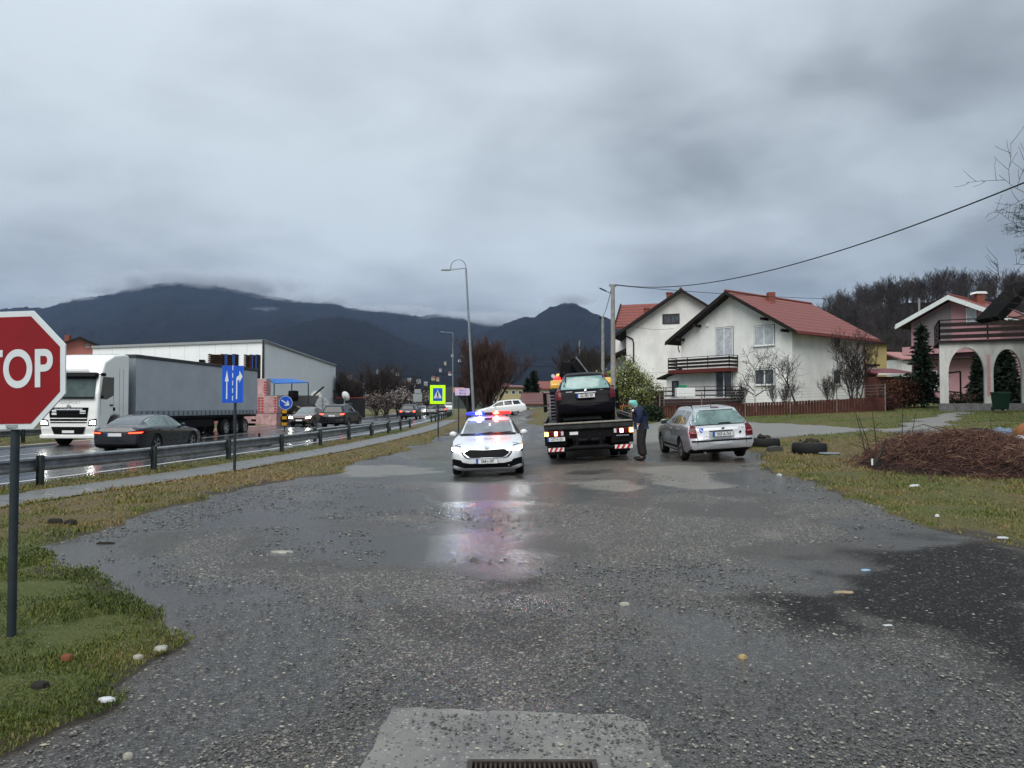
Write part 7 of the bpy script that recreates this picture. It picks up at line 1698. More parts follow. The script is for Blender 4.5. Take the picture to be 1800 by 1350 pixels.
p = gp_(1300, 718, 52); bare_tree('shrub', 'low bare shrub at the left of the lime washed tree', p, 2.4, 19, .6, 3, .04, 5, M_bark, cat='shrub', stems=7, minr=.007, up=.5)
p = gp_(1503, 724, 47); bare_tree('tree', 'dense many branched bare tree at the right end of the white house', p, 5.0, 22, .66, 4, .10, 4, M_bark, M_bark, up=.40, first=.1, stems=5, minr=.012, top=.62)
p = gp_(1458, 718, 50); bare_tree('shrub', 'thin bare shrub under the side windows of the white house', p, 2.8, 25, .6, 3, .04, 5, M_bark, cat='shrub', stems=5, minr=.007, up=.5)
# large multi stem tree behind the police car, red beacon light in its bark colour
p = gp_(858, 715, 84); bare_tree('tree', 'big red lit bare tree with many upright stems behind the police lights', p, 9.0, 31, .70, 4, .22, 5, M_barkr, M_barkr, up=.5, first=.10, stems=11, minr=.018, wig=.14, top=.60)
p = gp_(826, 715, 90); bare_tree('tree', 'darker bare tree left of the big red lit one', p, 7.0, 35, .6, 4, .22, 5, M_bark, M_bark, up=.5, first=.1, stems=5, minr=.02)
for i, (px, Y, h, sd_, lab) in enumerate(((1010, 110, 11.0, 41, 'bare tree with high forked crown left of the distant concrete pole'), (1035, 104, 9.0, 44, 'bare tree just left of the second concrete pole'), (1044, 130, 9.5, 47, 'bare tree behind the budding green tree'))):
    bare_tree('tree', lab, gp_(px, 700, Y), h, sd_, .65, 4, .24, 5, M_bark, up=.45, stems=2, minr=.022, first=.25)
# trees and shrubs left of the highway beyond the warehouse
for i, (px, Y, h, lab) in enumerate(((607, 118, 8, 'bare dark tree at the end of the warehouse'), (628, 125, 9, 'bare dark tree beyond the yard fence'), (662, 112, 8.5, 'broad bare tree beyond the black SUV'), (680, 122, 9.5, 'tall bare tree left of the blossoming shrubs'), (700, 130, 8, 'bare tree above the blossoming shrubs'), (722, 138, 7.5, 'bare tree beside the grey sign boards'), (752, 175, 8, 'bare tree beyond the grey sign boards'))):
    bare_tree('tree', lab, gp_(px, 715, Y), h, 60+i, .7, 3, .22, 7, M_bark, up=.35, stems=3, minr=.03, first=.15)
def leaf_cloud(pts, r, size, n, jit):
    V = []; F = []
    for k in range(n):
        p = pts[r.randrange(len(pts))]+Vector((r.gauss(0, jit), r.gauss(0, jit), r.gauss(0, jit))); s = size*r.uniform(.6, 1.4)
        a = Vector((r.gauss(0, 1), r.gauss(0, 1), r.gauss(0, 1))).normalized(); b = a.orthogonal().normalized(); c = a.cross(b); o = len(V)
        V += [p-b*s, p+c*s*.55, p+b*s, p-c*s*.55]; F.append((o, o+1, o+2, o+3))
    m = MB(); m.v = [tuple(v) for v in V]; m.f = F; m.mi = [0]*len(F); return m
def leafy(name, label, loc, h, seed, mats, size, nl, spread=.8, levels=3, r0=.12, kids=5, cat='tree', grp=None, up=.35, stems=2, jit=.1, minr=.012, first=.2, bark=None, ground=0):
    r = random.Random(seed); P = grow(r, h, spread, levels, r0, kids, up, first, .15, minr, stems); t = thing(name, label, cat, loc, 0, grp)
    tubes([p for p in P if p[0] == 0]).build('trunk', bark or M_bark, t, smooth=80, fixn=False); cr = tubes([p for p in P if p[0] > 0]).build('crown', bark or M_bark, t, fixn=False)
    tips = [q for lv, pp, _ in P if lv >= levels-1 for q in pp[1:] if q.z > ground]
    for m_, fr in mats: leaf_cloud(tips, r, size, int(nl*fr), jit).build('leaves', m_, cr, fixn=False)
    return t
LG1 = mat('bud_green', (.22, .27, .06), .7, var=.3); LG2 = mat('bud_olive', (.13, .15, .045), .7, var=.3); LG3 = mat('bud_cream', (.50, .52, .30), .7, var=.2); DG = mat('dark_foliage', (.014, .024, .014), .7, var=.4)
leafy('tree', 'budding yellow green tree between the concrete pole and the white houses', gp_(1104, 715, 49), 4.7, 71, ((LG1, .45), (LG2, .35), (LG3, .2)), .055, 7500, .95, 3, .16, 7, up=.15, stems=3, jit=.16, first=.3)
BL = mat('white_blossom', (.38, .36, .34), .8, var=.2); BP = mat('pale_blossom', (.24, .19, .18), .8, var=.3)
for i, (px, Y, h, lab) in enumerate(((658, 105, 3.0, 'pale blossoming shrub at the left of the roadside row'), (676, 107, 3.2, 'pale pinkish shrub beyond the far verge'), (700, 110, 3.8, 'white blossoming shrub left of the dark blue car'), (716, 118, 3.6, 'white blossoming shrub beside the grey sign boards'), (745, 125, 3.8, 'white blossoming shrub right of the grey sign boards'))):
    leafy('shrub', lab, gp_(px, 715, Y), h*1.35, 80+i, ((BL if i in (2, 3, 4) else BP, .7), (BP, .3)), .10, 900, .8, 3, .08, 5, 'shrub', 'roadside shrubs left of the highway', .3, 4, .25, .02)
def conifer(name, label, loc, h, w, seed, m=None, lean=0, tiers=22, sz=1.0, ragged=.25):
    r = random.Random(seed); t = thing(name, label, 'conifer', loc); MB().tube([(0, 0, -.1), (0, 0, h*.5), (0, 0, h*.97)], [w*.06, w*.04, .02], 8).build('trunk', M_bark, t)
    b = MB()
    for i in range(tiers):
        f = i/(tiers-1); z = h*(.06+.93*f); rad = w*(1-f)**.85*r.uniform(1-ragged, 1.05)+.05; k = max(5, int(15*(1-f)+5))
        for j in range(k):
            a = 2*PI*j/k+r.uniform(-.3, .3); L = rad*r.uniform(.6, 1.1); dr = Vector((math.cos(a), math.sin(a), 0)); n = max(3, int(L/(.22*sz)))
            for s in range(n):
                q = dr*L*(s+.6)/n+Vector((0, 0, z-L*.18*((s+.5)/n)**1.5+L*.1)); e = (.16+.22*(1-s/n))*sz*r.uniform(.7, 1.3)
                for _ in range(3):
                    d2 = (dr*r.uniform(.3, 1)+Vector((r.gauss(0, .7), r.gauss(0, .7), r.gauss(-.1, .35)))).normalized(); u = d2.orthogonal().normalized(); u = Matrix.Rotation(r.uniform(0, 6.3), 3, d2) @ u
                    b.add([q-u*e*.28, q+d2*e, q+u*e*.28], [(0, 1, 2)])
    b.build('crown', m or DG, t, fixn=False); return t
conifer('conifer', 'dark pointed conifer behind the side road, left of the tow truck', gp_(938, 715, 112), 5.4, 1.9, 91, sz=1.6)
conifer('conifer', 'smaller dark conifer leaning against the pointed one', gp_(928, 715, 110), 4.2, 1.4, 92, sz=1.6)
conifer('conifer', 'dark garden conifer between the white house and the arcade', gp_(1622, 718, 46), 4.9, 2.2, 93, ragged=.65, tiers=20, sz=1.1)
conifer('conifer', 'dark evergreen seen through the arcade behind the green bin', gp_(1768, 705, 46), 3.3, 1.9, 94, sz=1.2)
conifer('conifer', 'dark evergreen seen through the left arch', gp_(1722, 705, 50), 3.0, 1.0, 97, sz=1.2)
# branches entering from the right border: a bare walnut tree standing just outside, and a pine behind it
bare_tree('tree', 'bare tree whose curved branches reach in from the right border above the arcade', gp_(1890, 730, 27), 11.0, 101, 1.1, 4, .22, 5, M_bark, up=.25, first=.25, minr=.011, wig=.22, top=.7)
pn = thing('pine', 'pine tuft with dark needles at the right border above the barn roof', 'pine', gp_(1850, 720, 40)); MB().tube([(0, 0, -.1), (-.1, 0, 5), (-.3, 0, 10.5)], [.2, .14, .05], 8).build('trunk', M_bark, pn)
b = MB(); r_ = random.Random(5)
for i in range(26):
    z = r_.uniform(6.3, 10.6); a = r_.uniform(0, 6.3); L = r_.uniform(.8, 2.1); c0 = Vector((-.2, 0, z)); e = c0+Vector((math.cos(a)*L, math.sin(a)*L, r_.uniform(0, .5)))
    for _ in range(150):
        q = c0.lerp(e, r_.uniform(.45, 1))+Vector((r_.gauss(0, .16), r_.gauss(0, .16), r_.gauss(0, .13))); d = Vector((r_.gauss(0, 1), r_.gauss(0, 1), r_.gauss(.3, .8))).normalized(); u = d.orthogonal().normalized(); b.add([q-u*.02, q+d*.22, q+u*.02], [(0, 1, 2)])
b.build('crown', DG, pn, fixn=False)
# hedges and dark shrubs
def hedge(name, label, px0, px1, pyt, Y, cols, dens, seed, cat='hedge', dep=1.2, sz=.07, pyb=722, twigs=True):
    a, c = gp_(px0, 715, Y), gp_(px1, 715, Y); g = a.z; h = at(px0, pyt, Y).z-g; w = c.x-a.x; r = random.Random(seed); t = thing(name, label, cat, ((a.x+c.x)/2, Y, g)); n = int(w*dens)
    pts = []
    for i in range(n):
        x = r.uniform(-w/2, w/2); hh = h*(.72+.35*fbm(x+a.x, Y, .8, seed, 3))*(1-.4*max(0, abs(x)/(w/2)-.8)/.2); pts.append(Vector((x, r.uniform(-dep/2, dep/2), hh*r.random()**.7)))
    for m_, fr in cols: leaf_cloud(pts, r, sz, int(n*fr), .05).build('foliage', m_, t, fixn=False)
    if twigs:
        b = MB()
        for i in range(int(w*26)):
            x = r.uniform(-w/2, w/2); hh = h*r.uniform(.5, 1.12); y = r.uniform(-dep/2, dep/2); b.tube([(x, y, 0), (x+r.gauss(0, .12), y+r.gauss(0, .1), hh*.5), (x+r.gauss(0, .25), y+r.gauss(0, .2), hh)], [.014, .010, .005], 3, cap=False)
        b.build('stems', M_barkr, t, fixn=False)
    return t
HB = mat('brown_beech_leaf', (.085, .035, .018), .8, var=.5); HR = mat('dark_red_brown_leaf', (.045, .018, .016), .8, var=.4)
hedge('hedge', 'brown leaved hedge in front of the dark red shed', 1552, 1612, 662, 46, ((HB, .7), (HR, .3)), 1500, 7, dep=1.5)
hedge('hedge', 'dark red brown bush at the end of the boarded fence', 1524, 1566, 693, 44, ((HR, .9), (HB, .1)), 1500, 8, dep=1.4)
hedge('hedge', 'clipped dark green hedge under the budding tree', 1132, 1164, 713, 43, ((DG, .7), (mat('hedge_green', (.035, .06, .02), .8), .3)), 2200, 9, dep=1.0, twigs=False)
hedge('hedge', 'dark tangle of shrubs left of the budding tree behind the loaded car', 1052, 1110, 660, 60, ((DG, .5), (LG2, .15)), 900, 10, dep=2.5, sz=.1)
hedge('hedge', 'dark shrubs in the garden behind the right arch', 1752, 1800, 682, 46, ((DG, .6), (HB, .2)), 1100, 11, dep=1.5)
hedge('hedge', 'low brown shrubs in the garden behind the left arch', 1660, 1735, 690, 48, ((HB, .3), (DG, .4)), 500, 12, dep=1.0)
# boarded fence
def board_fence(name, label, pxs, pyt, Y0, Y1, col, bw=.14, hgt=None, wire_=False, cat='fence'):
    a, c = gp_(pxs[0], 715, Y0), gp_(pxs[1], 715, Y1); t = thing(name, label, cat, a); d = c-a; L = math.hypot(d.x, d.y); n = int(L/(bw+.015)); b = MB(); ang = math.atan2(d.y, d.x); r = random.Random(4)
    for i in range(n):
        f = (i+.5)/n; x, y = d.x*f, d.y*f; z = gz(a.x+x, a.y+y)-a.z; h = hgt*(1+r.uniform(-.02, .02)); b.box((x, y, z+h/2-.1), (bw, .025, h+.2), ang)
    b.build('boards', col, t)
    m = int(L/2.4)
    for i in range(m+1):
        f = i/m; x, y = d.x*f, d.y*f; z = gz(a.x+x, a.y+y)-a.z; H = hgt+(.75 if wire_ else .05); n_ = Vector((math.sin(ang), -math.cos(ang), 0))*.05; MB().box((x+n_.x, y+n_.y, z+H/2-.1), (.055, .055, H+.2), ang).build('fence_post', mat('thin_fence_post', (.16, .14, .13), .7, var=.4), t)
    if wire_:
        q = MB()
        for k in range(4):
            q.tube([(d.x*i/m, d.y*i/m-.02, gz(a.x+d.x*i/m, a.y+d.y*i/m)-a.z+hgt+.2+k*.17) for i in range(m+1)], .006, 4)
        q.build('fence_wire', M_steel, t)
    return t
FR = mat('red_brown_boards', (.060, .020, .017), .8, var=.45, scale=2)
board_fence('fence', 'long red brown board fence with wire above, in front of the large white house', (1160, 1556), 705, 47, 43, FR, hgt=.80, wire_=True)
board_fence('fence', 'higher dark brown board fence between the green tree and the lean-to', (1108, 1166), 676, 50, 53, mat('dark_brown_boards', (.035, .018, .015), .8, var=.4), hgt=1.7)
def gate():
    p = gp_(1094, 730, 42); t = thing('gate', 'rusty orange metal gate frame on the grass right of the tow truck', 'gate', p); q = MB(); h = 1.0
    for x in (-.55, 0, .5): q.box((x, 0, h/2), (.05, .05, h))
    for z in (.25, h-.05): q.box((0, 0, z), (1.1, .04, .05))
    q.build('frame', mat('rust_orange', (.30, .09, .03), .7, var=.3), t)
gate()
# wooded hill: the nearest trees of the slope as one wood
def wood():
    protos = []
    for s in range(6):
        r = random.Random(200+s); P = grow(r, 12, .75, 3, .18, 6, .42, .30, .18, .03, 1, .58); m = tubes(P, (5, 4, 3, 3)); V = np.array(m.v); F4 = np.array([f for f in m.f if len(f) == 4]); protos.append((V, F4))
    r = np.random.RandomState(9); VV, FF = [], []; o = 0; nt, nu, _ = HV.shape
    for k in range(780):
        f = r.rand(); i = int((.10+.66*f**.8)*(nt-1)) if k > 260 else int(r.uniform(.66, .76)*(nt-1)); j = r.randint(2, nu-2)
        p = HV[min(i, nt-1), j]; V, F = protos[r.randint(6)]; a = r.rand()*6.28; s = r.uniform(.55, 1.15); c, sn = math.cos(a), math.sin(a)
        q = np.stack([V[:, 0]*c-V[:, 1]*sn, V[:, 0]*sn+V[:, 1]*c, V[:, 2]], -1)*s*np.array([1.05, 1.05, 1])+p+np.array([r.uniform(-1, 1), r.uniform(-1, 1), -.3])
        VV.append(q); FF.append(F+o); o += len(V)
    me = bpy.data.meshes.new('bare_wood'); fast_me(me, np.concatenate(VV), np.concatenate(FF)); me.materials.append(mat('wood_bark', (.045, .038, .038), .9, var=.3, scale=.2)); tag(link('bare_wood', me), 'bare leafless wood covering the hill behind the houses', 'wood', kind='stuff')
wood()

# ================================================================ BRUSH HEAP, TYRES, LITTER
def heap():
    c = p2g(1640, 812); L0, L1 = p2g(1478, 812), p2g(1792, 812); w = (L1.x-L0.x)/2*1.04; cx = (L0.x+L1.x)/2; cy = p2g(1640, 845).y; cyb = cy+4.2; t = thing('brush_heap', 'long brown heap of cut brambles and dead twigs lying on the grass at the right', 'brush heap', (cx, (cy+cyb)/2, gz(cx, cy+2))); r = random.Random(77); o = t.location.copy(); dY = (cyb-cy)/2+.2
    hh = lambda x, y: max(0, 1-(x/w)**2*.9-(y/dY)**2)**.6*(.55+.5*fbm(x+40, y+10, .9, 12, 3))*.85
    nx, ny = 70, 34; V = []
    for j in range(ny):
        for i in range(nx):
            x = -w*1.05+2.1*w*i/(nx-1); y = -dY*1.05+2.1*dY*j/(ny-1); V.append((x, y, gz(o.x+x, o.y+y)-o.z-.05+hh(x, y)*.82))
    F = [(j*nx+i, j*nx+i+1, (j+1)*nx+i+1, (j+1)*nx+i) for j in range(ny-1) for i in range(nx-1)]
    MB().add(V, F).build('heap_core', mat('heap_core_brown', (.022, .013, .011), .95, var=.6, scale=6, bump=1), t, smooth=True)
    cols = ((mat('bramble_red_brown', (.080, .036, .028), .8, var=.4), 9000), (mat('bramble_dark', (.045, .025, .020), .8, var=.4), 4500), (mat('dry_stalk', (.20, .125, .075), .8, var=.4), 1300))
    for m_, n in cols:
        b = MB(); dry_ = m_.name == 'dry_stalk'
        for k in range(n):
            x = r.gauss(0, w*.47); y = r.gauss(0, dY*.5)
            if abs(x) > w*1.12 or abs(y) > dY*1.15: continue
            z = gz(o.x+x, o.y+y)-o.z+hh(x, y)*r.uniform(.75, 1.06)+.01; a = r.gauss(0, .7) if r.random() < .6 else r.uniform(0, 6.3); L = r.uniform(.12, .5)*(1.3 if dry_ else 1); d = Vector((math.cos(a), math.sin(a)*.8, r.gauss(0, .28))).normalized(); p = Vector((x, y, z)); rr_ = r.uniform(.003, .008)
            s = Vector((0, 0, 1)) if abs(d.z) < .8 else Vector((1, 0, 0)); u = d.cross(s).normalized()*rr_; mid = p+d*L*.5+Vector((r.gauss(0, .03), r.gauss(0, .03), r.uniform(.0, .10))); e = p+d*L+Vector((0, 0, r.gauss(-.02, .05))); v2 = Vector((0, 0, rr_))
            b.add([p-u, p+v2, p+u, mid-u, mid+v2, mid+u, e], [(0, 1, 4, 3), (1, 2, 5, 4), (3, 4, 6), (4, 5, 6)])
        b.build('dry_stalks' if dry_ else 'twigs', m_, t, fixn=False)
    b = MB()
    for k in range(110):
        x = r.gauss(0, w*.5); y = r.gauss(-.1, dY*.5)
        if abs(x) > w or abs(y) > dY: continue
        z = gz(o.x+x, o.y+y)-o.z+hh(x, y)*r.uniform(.8, 1.05); a = r.gauss(0, .6)+(PI if r.random() < .5 else 0); L = r.uniform(.5, 1.5); d = Vector((math.cos(a), math.sin(a)*.6, r.uniform(-.1, .42))); p = Vector((x, y, z-.05)); rr_ = r.uniform(.006, .016)
        b.tube([p, p+d*L*.35+Vector((0, 0, .06)), p+d*L*.7+Vector((r.gauss(0, .06), 0, .02)), p+d*L-Vector((0, 0, r.uniform(0, .25)*L))], [rr_, rr_*.8, rr_*.6, rr_*.3], 4, cap=False)
    b.build('long_canes', mat('cane_brown', (.10, .05, .035), .7, var=.4), t, fixn=False)
    q = MB(); a = at(1535, 812, cy+1.2)-o; a.z = hh(a.x, a.y)*.6+.1; e = at(1558, 771, cy+1.2)-o; q.tube([a, a.lerp(e, .5)+Vector((.03, 0, 0)), e], [.05, .035, .012], 7); q.build('dark_branch', M_bark, t)
    q = MB(); p = at(1533, 812, cy+.4)-o; q.box((p.x, p.y, p.z), (.03, .02, .13)); q.build('pale_stake', M_plate, t)
heap()
def sapling(label, px, pyb, pyt, Y, seed, lean):
    p = at(px, pyb, Y); g = gz(p.x, Y); t = thing('sapling', label, 'sapling', (p.x, Y, g)); r = random.Random(seed); h = at(px, pyt, Y).z-g; b = MB(); b.tube([(0, 0, 0), (lean*.4*h, 0, h*.5), (lean*h, 0, h)], [.016, .011, .005], 5)
    b.build('stem', M_bark, t, fixn=False); b = MB()
    for i in range(16):
        f = r.uniform(.3, .95); L = r.uniform(.12, .35)*(1.2-f); a = r.uniform(0, 6.3); q = Vector((lean*h*f, 0, h*f)); b.tube([q, q+Vector((math.cos(a)*L, math.sin(a)*L, L*.5))], [.005, .002], 3, cap=False)
    b.build('twigs', M_bark, t, fixn=False)
Yh = p2g(1640, 820).y+1.0
for i, (px, pyt, ln, lab) in enumerate(((1524, 722, -.22, 'thin bare sapling leaning left, first of the tall twigs over the brush heap'), (1534, 732, -.30, 'shorter leaning sapling in the left clump over the brush heap'), (1543, 716, -.10, 'tall bare sapling in the left clump over the brush heap'), (1585, 712, .03, 'single upright bare sapling in the middle of the brush heap'), (1597, 724, .16, 'bare sapling leaning right beside the upright one'))):
    sapling(lab, px, 785, pyt, Yh, 300+i, ln)
sapling('lone thin twig at the right end of the brush heap', 1746, 765, 738, Yh+1.5, 309, -.08)
def tyre_planter(label, px0, px1, py, Y, hgt, seed):
    a, b = at(px0, py, Y), at(px1, py, Y); r = (b.x-a.x)/2; x = (a.x+b.x)/2; g = gz(x, Y); t = thing('tyre_planter', label, 'tyre', (x, Y, g)); rr = random.Random(seed)
    MB().lathe([(r*.62, .0), (r*.9, 0), (r, hgt*.2), (r*1.0, hgt*.75), (r*.93, hgt), (r*.70, hgt*1.02), (r*.66, hgt*.9), (r*.70, hgt*.7)], 36, close=True).build('tyre', M_rubber, t, smooth=50)
    V = []; n = 16
    m = MB(); prof = [(r*.69, hgt*.72), (r*.5, hgt*.98), (r*.2, hgt*1.12), (0, hgt*1.18)]; m.lathe(prof, 20); m.v = [(v[0]+rr.gauss(0, .012), v[1]+rr.gauss(0, .012), v[2]+rr.gauss(0, .03)) for v in m.v]; m.build('soil', mat('planter_soil', (.045, .038, .026), .95, var=.5, bump=.8, scale=12), t)
    m = MB()
    for i in range(14):
        c = Vector((rr.uniform(-.5, .5)*r, rr.uniform(-.5, .5)*r, hgt*(1.05+.2*rr.random()))); s = rr.uniform(.05, .13); m.add([c+Vector((rr.uniform(.6, 1)*s*dx, rr.uniform(.6, 1)*s*dy, rr.uniform(.4, .9)*s*dz)) for dx, dy, dz in ((1, 0, 0), (0, 1, 0), (-1, 0, 0), (0, -1, 0), (0, 0, 1), (0, 0, -.6))], [(0, 1, 4), (1, 2, 4), (2, 3, 4), (3, 0, 4), (1, 0, 5), (2, 1, 5), (3, 2, 5), (0, 3, 5)])
    m.build('clods', mat('clod_dark', (.03, .027, .02), .95, var=.5), t)
tyre_planter('large black tyre filled with soil lying on the grass beside the silver car', 1319, 1370, 778, 24.3, .27, 1)
tyre_planter('black tyre planter with soil and sod, nearest to the brush heap', 1393, 1452, 786, 21.6, .30, 2)
p = at(1362, 783, 22.5); t = tag(MB().prism([(-.22, 0), (.22, 0), (.20, .15), (.05, .18), (-.2, .14)], -.12, .12, lambda u, v, a: Vector((u, a, v))).build('rubble_block', mat('dark_rubble', (.06, .058, .055), .9, bump=.5), None, (p.x, 22.5, gz(p.x, 22.5)), bevel=.02), 'small dark block beside the tyre next to the silver car', 'block')
p = at(1458, 795, 20.9); t = tag(MB().lathe([(.0, .0), (.27, .0), (.29, .02), (.27, .045), (0, .06)], 22).build('round_slab', mat('slab_grey', (.16, .17, .18), .6), None, (p.x, 20.9, gz(p.x, 20.9)+.03), smooth=30), 'flat round grey slab lying between tyre planter and brush heap', 'slab')
def litter(name, label, px, py, w, d, h, m, rot=0, lumpy=.3, seed=0):
    p = p2g(px, py); r = random.Random(seed+px); n = 15; top = [(math.cos(2*PI*k/n)*w/2*r.uniform(1-lumpy, 1), math.sin(2*PI*k/n)*d/2*r.uniform(1-lumpy, 1)) for k in range(n)]
    b = MB(); V = [(x, y, -.01) for x, y in top]
    for kk, hh_ in ((.97, .35), (.82, .8), (.45, 1.)): V += [(x*kk*r.uniform(.9, 1.05), y*kk*r.uniform(.9, 1.05), h*hh_*r.uniform(.75, 1.1)) for x, y in top]
    V.append((0, 0, h)); b.add(V, [(q*n+k, q*n+(k+1) % n, (q+1)*n+(k+1) % n, (q+1)*n+k) for q in range(3) for k in range(n)]+[(3*n+k, 3*n+(k+1) % n, 4*n) for k in range(n)])
    o = b.build(name, m, None, (p.x, p.y, ground_z(p.x, p.y)-.002), (0, 0, rot), smooth=55); tag(o, label, name.replace('_', ' ')); return o
STN = mat('pale_flat_stone', (.30, .29, .25), .6, var=.25, bump=.3); PW = mat('wet_paper', (.50, .52, .53), .5, var=.1); DK = mat('charred_wood', (.02, .018, .016), .8)
litter('stone', 'round pale flat stone at the edge of the left grass patch', 284, 1147, .105, .085, .018, STN)
litter('stone', 'smaller pale stone left of the round flat one', 243, 1162, .07, .05, .015, STN)
litter('paper_scrap', 'crumpled white scrap of paper on the lower edge of the left grass', 188, 1238, .115, .06, .012, PW, lumpy=.5)
litter('stone', 'pale pebble near the bottom left corner', 225, 1330, .055, .045, .022, STN)
litter('stone', 'flat pale stone in the left wet gravel', 496, 971, .34, .20, .02, STN, lumpy=.5)
litter('stone', 'yellowish pebble in the gravel above the slab', 1305, 1155, .07, .05, .02, mat('ochre_stone', (.34, .25, .12), .6))
litter('stone', 'pale stone lying in the middle gravel', 1098, 1062, .10, .07, .02, STN)
litter('stone', 'sand coloured patch stone on the black asphalt', 1485, 1041, .24, .14, .012, mat('sand_stone', (.28, .22, .14), .7), lumpy=.5)
litter('paper_scrap', 'white scrap on the black asphalt at the right', 1561, 1100, .09, .05, .012, PW, lumpy=.5)
litter('paper_scrap', 'pale blue scrap on the black asphalt', 1521, 1002, .12, .06, .012, mat('pale_blue_plastic', (.25, .38, .5), .5), lumpy=.6)
litter('paper_scrap', 'white plastic shred in the grass at the right edge', 1762, 949, .22, .07, .012, PW, lumpy=.6)
litter('paper_scrap', 'white crumpled paper on the grass in front of the brush heap', 1610, 857, .30, .12, .03, PW, lumpy=.6)
litter('paper_scrap', 'small white scrap at the grass edge below the brush heap', 1648, 911, .09, .08, .03, PW, lumpy=.5)
litter('paper_scrap', 'small white scrap at the asphalt edge below the tyres', 1370, 835, .14, .10, .03, PW, lumpy=.5)
litter('stick', 'black stick lying in the puddle at the left verge', 186, 955, .28, .045, .02, DK)
litter('brick_piece', 'left of two dark brick pieces on the left verge', 97, 921, .25, .10, .05, DK, lumpy=.15)
litter('brick_piece', 'right of two dark brick pieces on the left verge', 124, 923, .20, .10, .05, DK, lumpy=.15)
litter('clod', 'reddish clod in the left grass patch', 118, 1165, .09, .06, .03, mat('reddish_clod', (.16, .06, .03), .9))
litter('clod', 'dark clod in the lower left grass patch', 70, 1215, .13, .09, .03, DK)
litter('branch_pile', 'dark flat pile of planks on the sandy strip before the arcade', 1690, 735, 2.2, .8, .16, DK, lumpy=.5)
litter('branch_pile', 'dark low pile at the left of the planks before the arcade', 1722, 733, 1.5, .6, .22, DK, lumpy=.5)
for i in range(9):
    r_ = random.Random(40+i); litter('pale_stone', 'pale stone of the rubble at the foot of the arcade', 1768-i*5+r_.randint(-2, 2), 727-r_.randint(0, 3), .3, .25, .16, STN)['group'] = 'rubble stones by the arcade'
p = p2g(1806, 727); t = thing('rubbish_pile', 'pile with an orange and a blue plastic sack at the right border', 'rubbish pile', p)
def sack(t, name, c, s, m, seed):
    b = bmesh.new(); bmesh.ops.create_icosphere(b, subdivisions=3, radius=1)
    for v in b.verts: k = 1+.35*(mnoise.noise(v.co*1.8+Vector((seed, 0, 0)))); v.co = Vector((v.co.x*s[0]*k, v.co.y*s[1]*k, max(-.1, v.co.z)*s[2]*k))+Vector(c)
    me = bpy.data.meshes.new(name); b.to_mesh(me); b.free(); me.materials.append(m); smooth_me(me, 50); link(name, me, t)
sack(t, 'orange_sack', (.25, 0, .1), (.65, .4, .55), mat('orange_plastic', (.22, .09, .03), .5), 1); sack(t, 'blue_sack', (-.62, .2, .05), (.32, .3, .38), mat('blue_grey_plastic', (.12, .17, .25), .5), 2); sack(t, 'white_sack', (-.35, -.1, .0), (.3, .25, .2), PW, 3); sack(t, 'white_sack', (-1.1, 0, .0), (.3, .25, .15), PW, 4)
def bin_():
    p = gp_(1759, 712, 37.0); p.z = at(1759, 722, 37).z; t = thing('wheelie_bin', 'green wheeled rubbish bin standing under the right arch', 'bin', p); h = at(1759, 692, 37).z-p.z; w = .58
    b = MB(); b.add([(x*w*.42, y*w*.42, .06) for x, y in ((-1, -1), (1, -1), (1, 1), (-1, 1))]+[(x*w*.5, y*w*.55, h) for x, y in ((-1, -1), (1, -1), (1, 1), (-1, 1))], [(3, 2, 1, 0), (4, 5, 6, 7), (0, 1, 5, 4), (1, 2, 6, 5), (2, 3, 7, 6), (3, 0, 4, 7)]); gm_ = mat('bin_green', (.005, .024, .013), .45); b.build('body', gm_, t, bevel=.02)
    b = MB(); b.prism([(-w*.58, 0), (w*.58, 0), (w*.55, .07), (-w*.5, .09)], -w*.55, w*.55, lambda u, v, a: Vector((a, u, h+v))); b.build('lid', gm_, t, bevel=.01)
    for s in (-1, 1): MB().lathe([(.10, -.03), (.10, .03)], 16, Matrix.Translation((s*w*.42, w*.4, .10)) @ Matrix.Rotation(PI/2, 4, 'Y')).build('wheel', M_rubber, t)
bin_()
def swing():
    p = gp_(1689, 708, 44); t = thing('garden_frame', 'dark metal garden frame standing behind the left arch', 'frame', p); h = at(1689, 653, 44).z-p.z; b = MB(); b.tube([(-.9, 0, h*.95), (0, 0, h)], .05, 8); b.tube([(0, 0, 0), (0, 0, h)], .05, 8); b.tube([(-.9, 0, h*.45), (0, 0, h*.42)], .04, 8); b.box((0, 0, .2), (.4, .4, .4)); b.build('frame', M_wdark, t)
swing()
def terrace_bits():
    p = at(1209, 690, 62.0); t = thing('covered_table', 'white covered table with green box on the terrace of the white house', 'table', (p.x, 63.0, 2.37)); MB().box((0, 0, .45), (1.5, .8, .75)).build('white_cover', M_plate, t, bevel=.03); MB().box((-.2, 0, .95), (.6, .5, .22)).build('green_box', mat('box_green', (.02, .2, .1), .5), t, bevel=.02)
terrace_bits()
# raised turf mound behind the tow truck is part of the ground; a low kerb of stones by the arcade
# ================================================================ AIR: haze, cloud wisps on the ridges
def haze():
    b = MB().box((0, 3500, 640), (16000, 11000, 1290)); m = bpy.data.materials.new('valley_haze'); m.use_nodes = True; nt = m.node_tree; nt.nodes.clear()
    o = nt.nodes.new('ShaderNodeOutputMaterial'); v = nt.nodes.new('ShaderNodeVolumePrincipled'); v.inputs['Color'].default_value = (.44, .63, 1, 1); v.inputs['Density'].default_value = HAZE_D; v.inputs['Anisotropy'].default_value = 0; nt.links.new(v.outputs[0], o.inputs['Volume'])
    tag(b.build('haze', m), kind='stuff')
HAZE_D = 4.0e-5
haze()

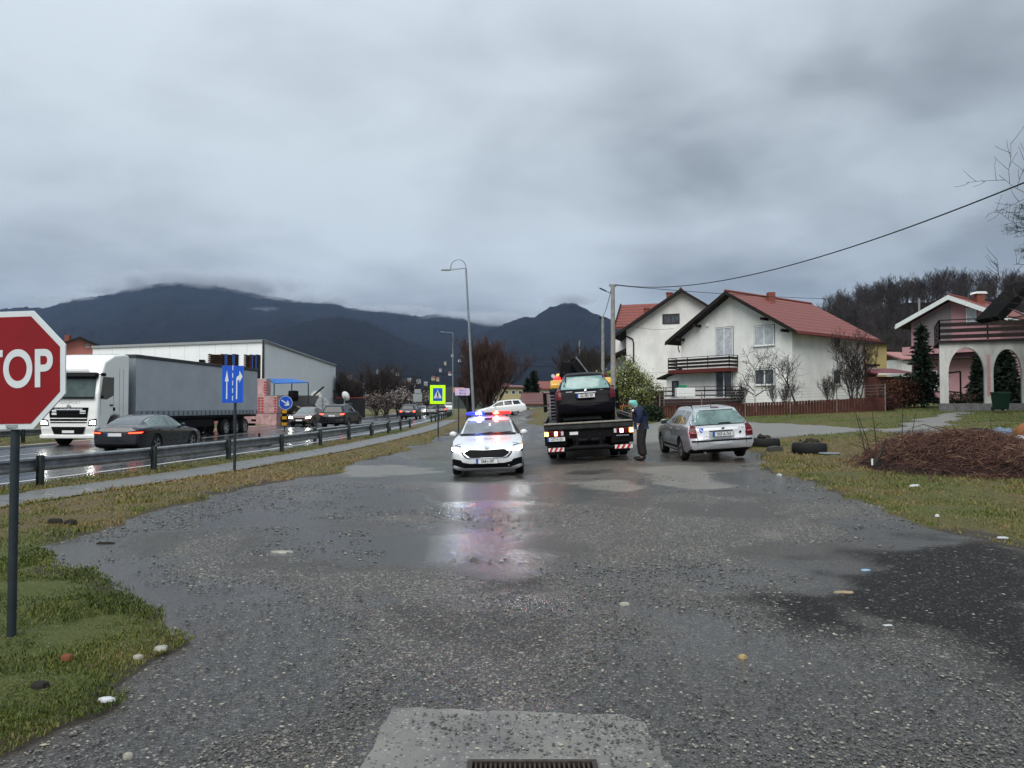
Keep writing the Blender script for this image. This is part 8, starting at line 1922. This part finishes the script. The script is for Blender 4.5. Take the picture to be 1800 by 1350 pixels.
def low_cloud():  # low cloud lying on the summits, as volumes inside the haze box
    m = bpy.data.materials.new('ridge_cloud'); m.use_nodes = True; nt = m.node_tree; nt.nodes.clear(); N = nt.nodes; L = nt.links
    o = N.new('ShaderNodeOutputMaterial'); v = N.new('ShaderNodeVolumePrincipled'); v.inputs['Color'].default_value = (.80, .84, .90, 1); v.inputs['Anisotropy'].default_value = .2
    tc = N.new('ShaderNodeTexCoord'); ln = N.new('ShaderNodeVectorMath'); ln.operation = 'LENGTH'; L.new(tc.outputs['Object'], ln.inputs[0])
    fo = N.new('ShaderNodeMapRange'); fo.interpolation_type = 'SMOOTHSTEP'; L.new(ln.outputs['Value'], fo.inputs[0]); fo.inputs[1].default_value = .35; fo.inputs[2].default_value = 1.0; fo.inputs[3].default_value = 1; fo.inputs[4].default_value = 0
    g = N.new('ShaderNodeNewGeometry'); n = N.new('ShaderNodeTexNoise'); n.inputs['Scale'].default_value = .0085; n.inputs['Detail'].default_value = 4; n.inputs['Roughness'].default_value = .6; L.new(g.outputs['Position'], n.inputs['Vector'])
    nr = N.new('ShaderNodeMapRange'); L.new(n.outputs[0], nr.inputs[0]); nr.inputs[1].default_value = .40; nr.inputs[2].default_value = .72; nr.inputs[3].default_value = 0; nr.inputs[4].default_value = CLOUD_D
    mu = N.new('ShaderNodeMath'); mu.operation = 'MULTIPLY'; L.new(fo.outputs[0], mu.inputs[0]); L.new(nr.outputs[0], mu.inputs[1]); L.new(mu.outputs[0], v.inputs['Density']); L.new(v.outputs[0], o.inputs['Volume'])
    for px, py, D, wx, hz_ in ((300, 490, 4500, 190, 22), (430, 503, 4500, 150, 22), (540, 527, 4500, 120, 17), (215, 510, 4500, 100, 13), (690, 548, 4500, 130, 13), (830, 560, 4400, 110, 14), (885, 562, 3700, 70, 13), (1000, 528, 3550, 60, 11), (470, 560, 4100, 60, 22), (120, 528, 4500, 80, 10)):
        b = bmesh.new(); bmesh.ops.create_icosphere(b, subdivisions=2, radius=1.08); me = bpy.data.meshes.new('low_cloud'); b.to_mesh(me); b.free(); me.materials.append(m); p = at(px, py, D); k = D/1350
        q = link('low_cloud', me, None, p); q.scale = (wx*k, 230, hz_*k); tag(q, kind='stuff')
CLOUD_D = .022
low_cloud()
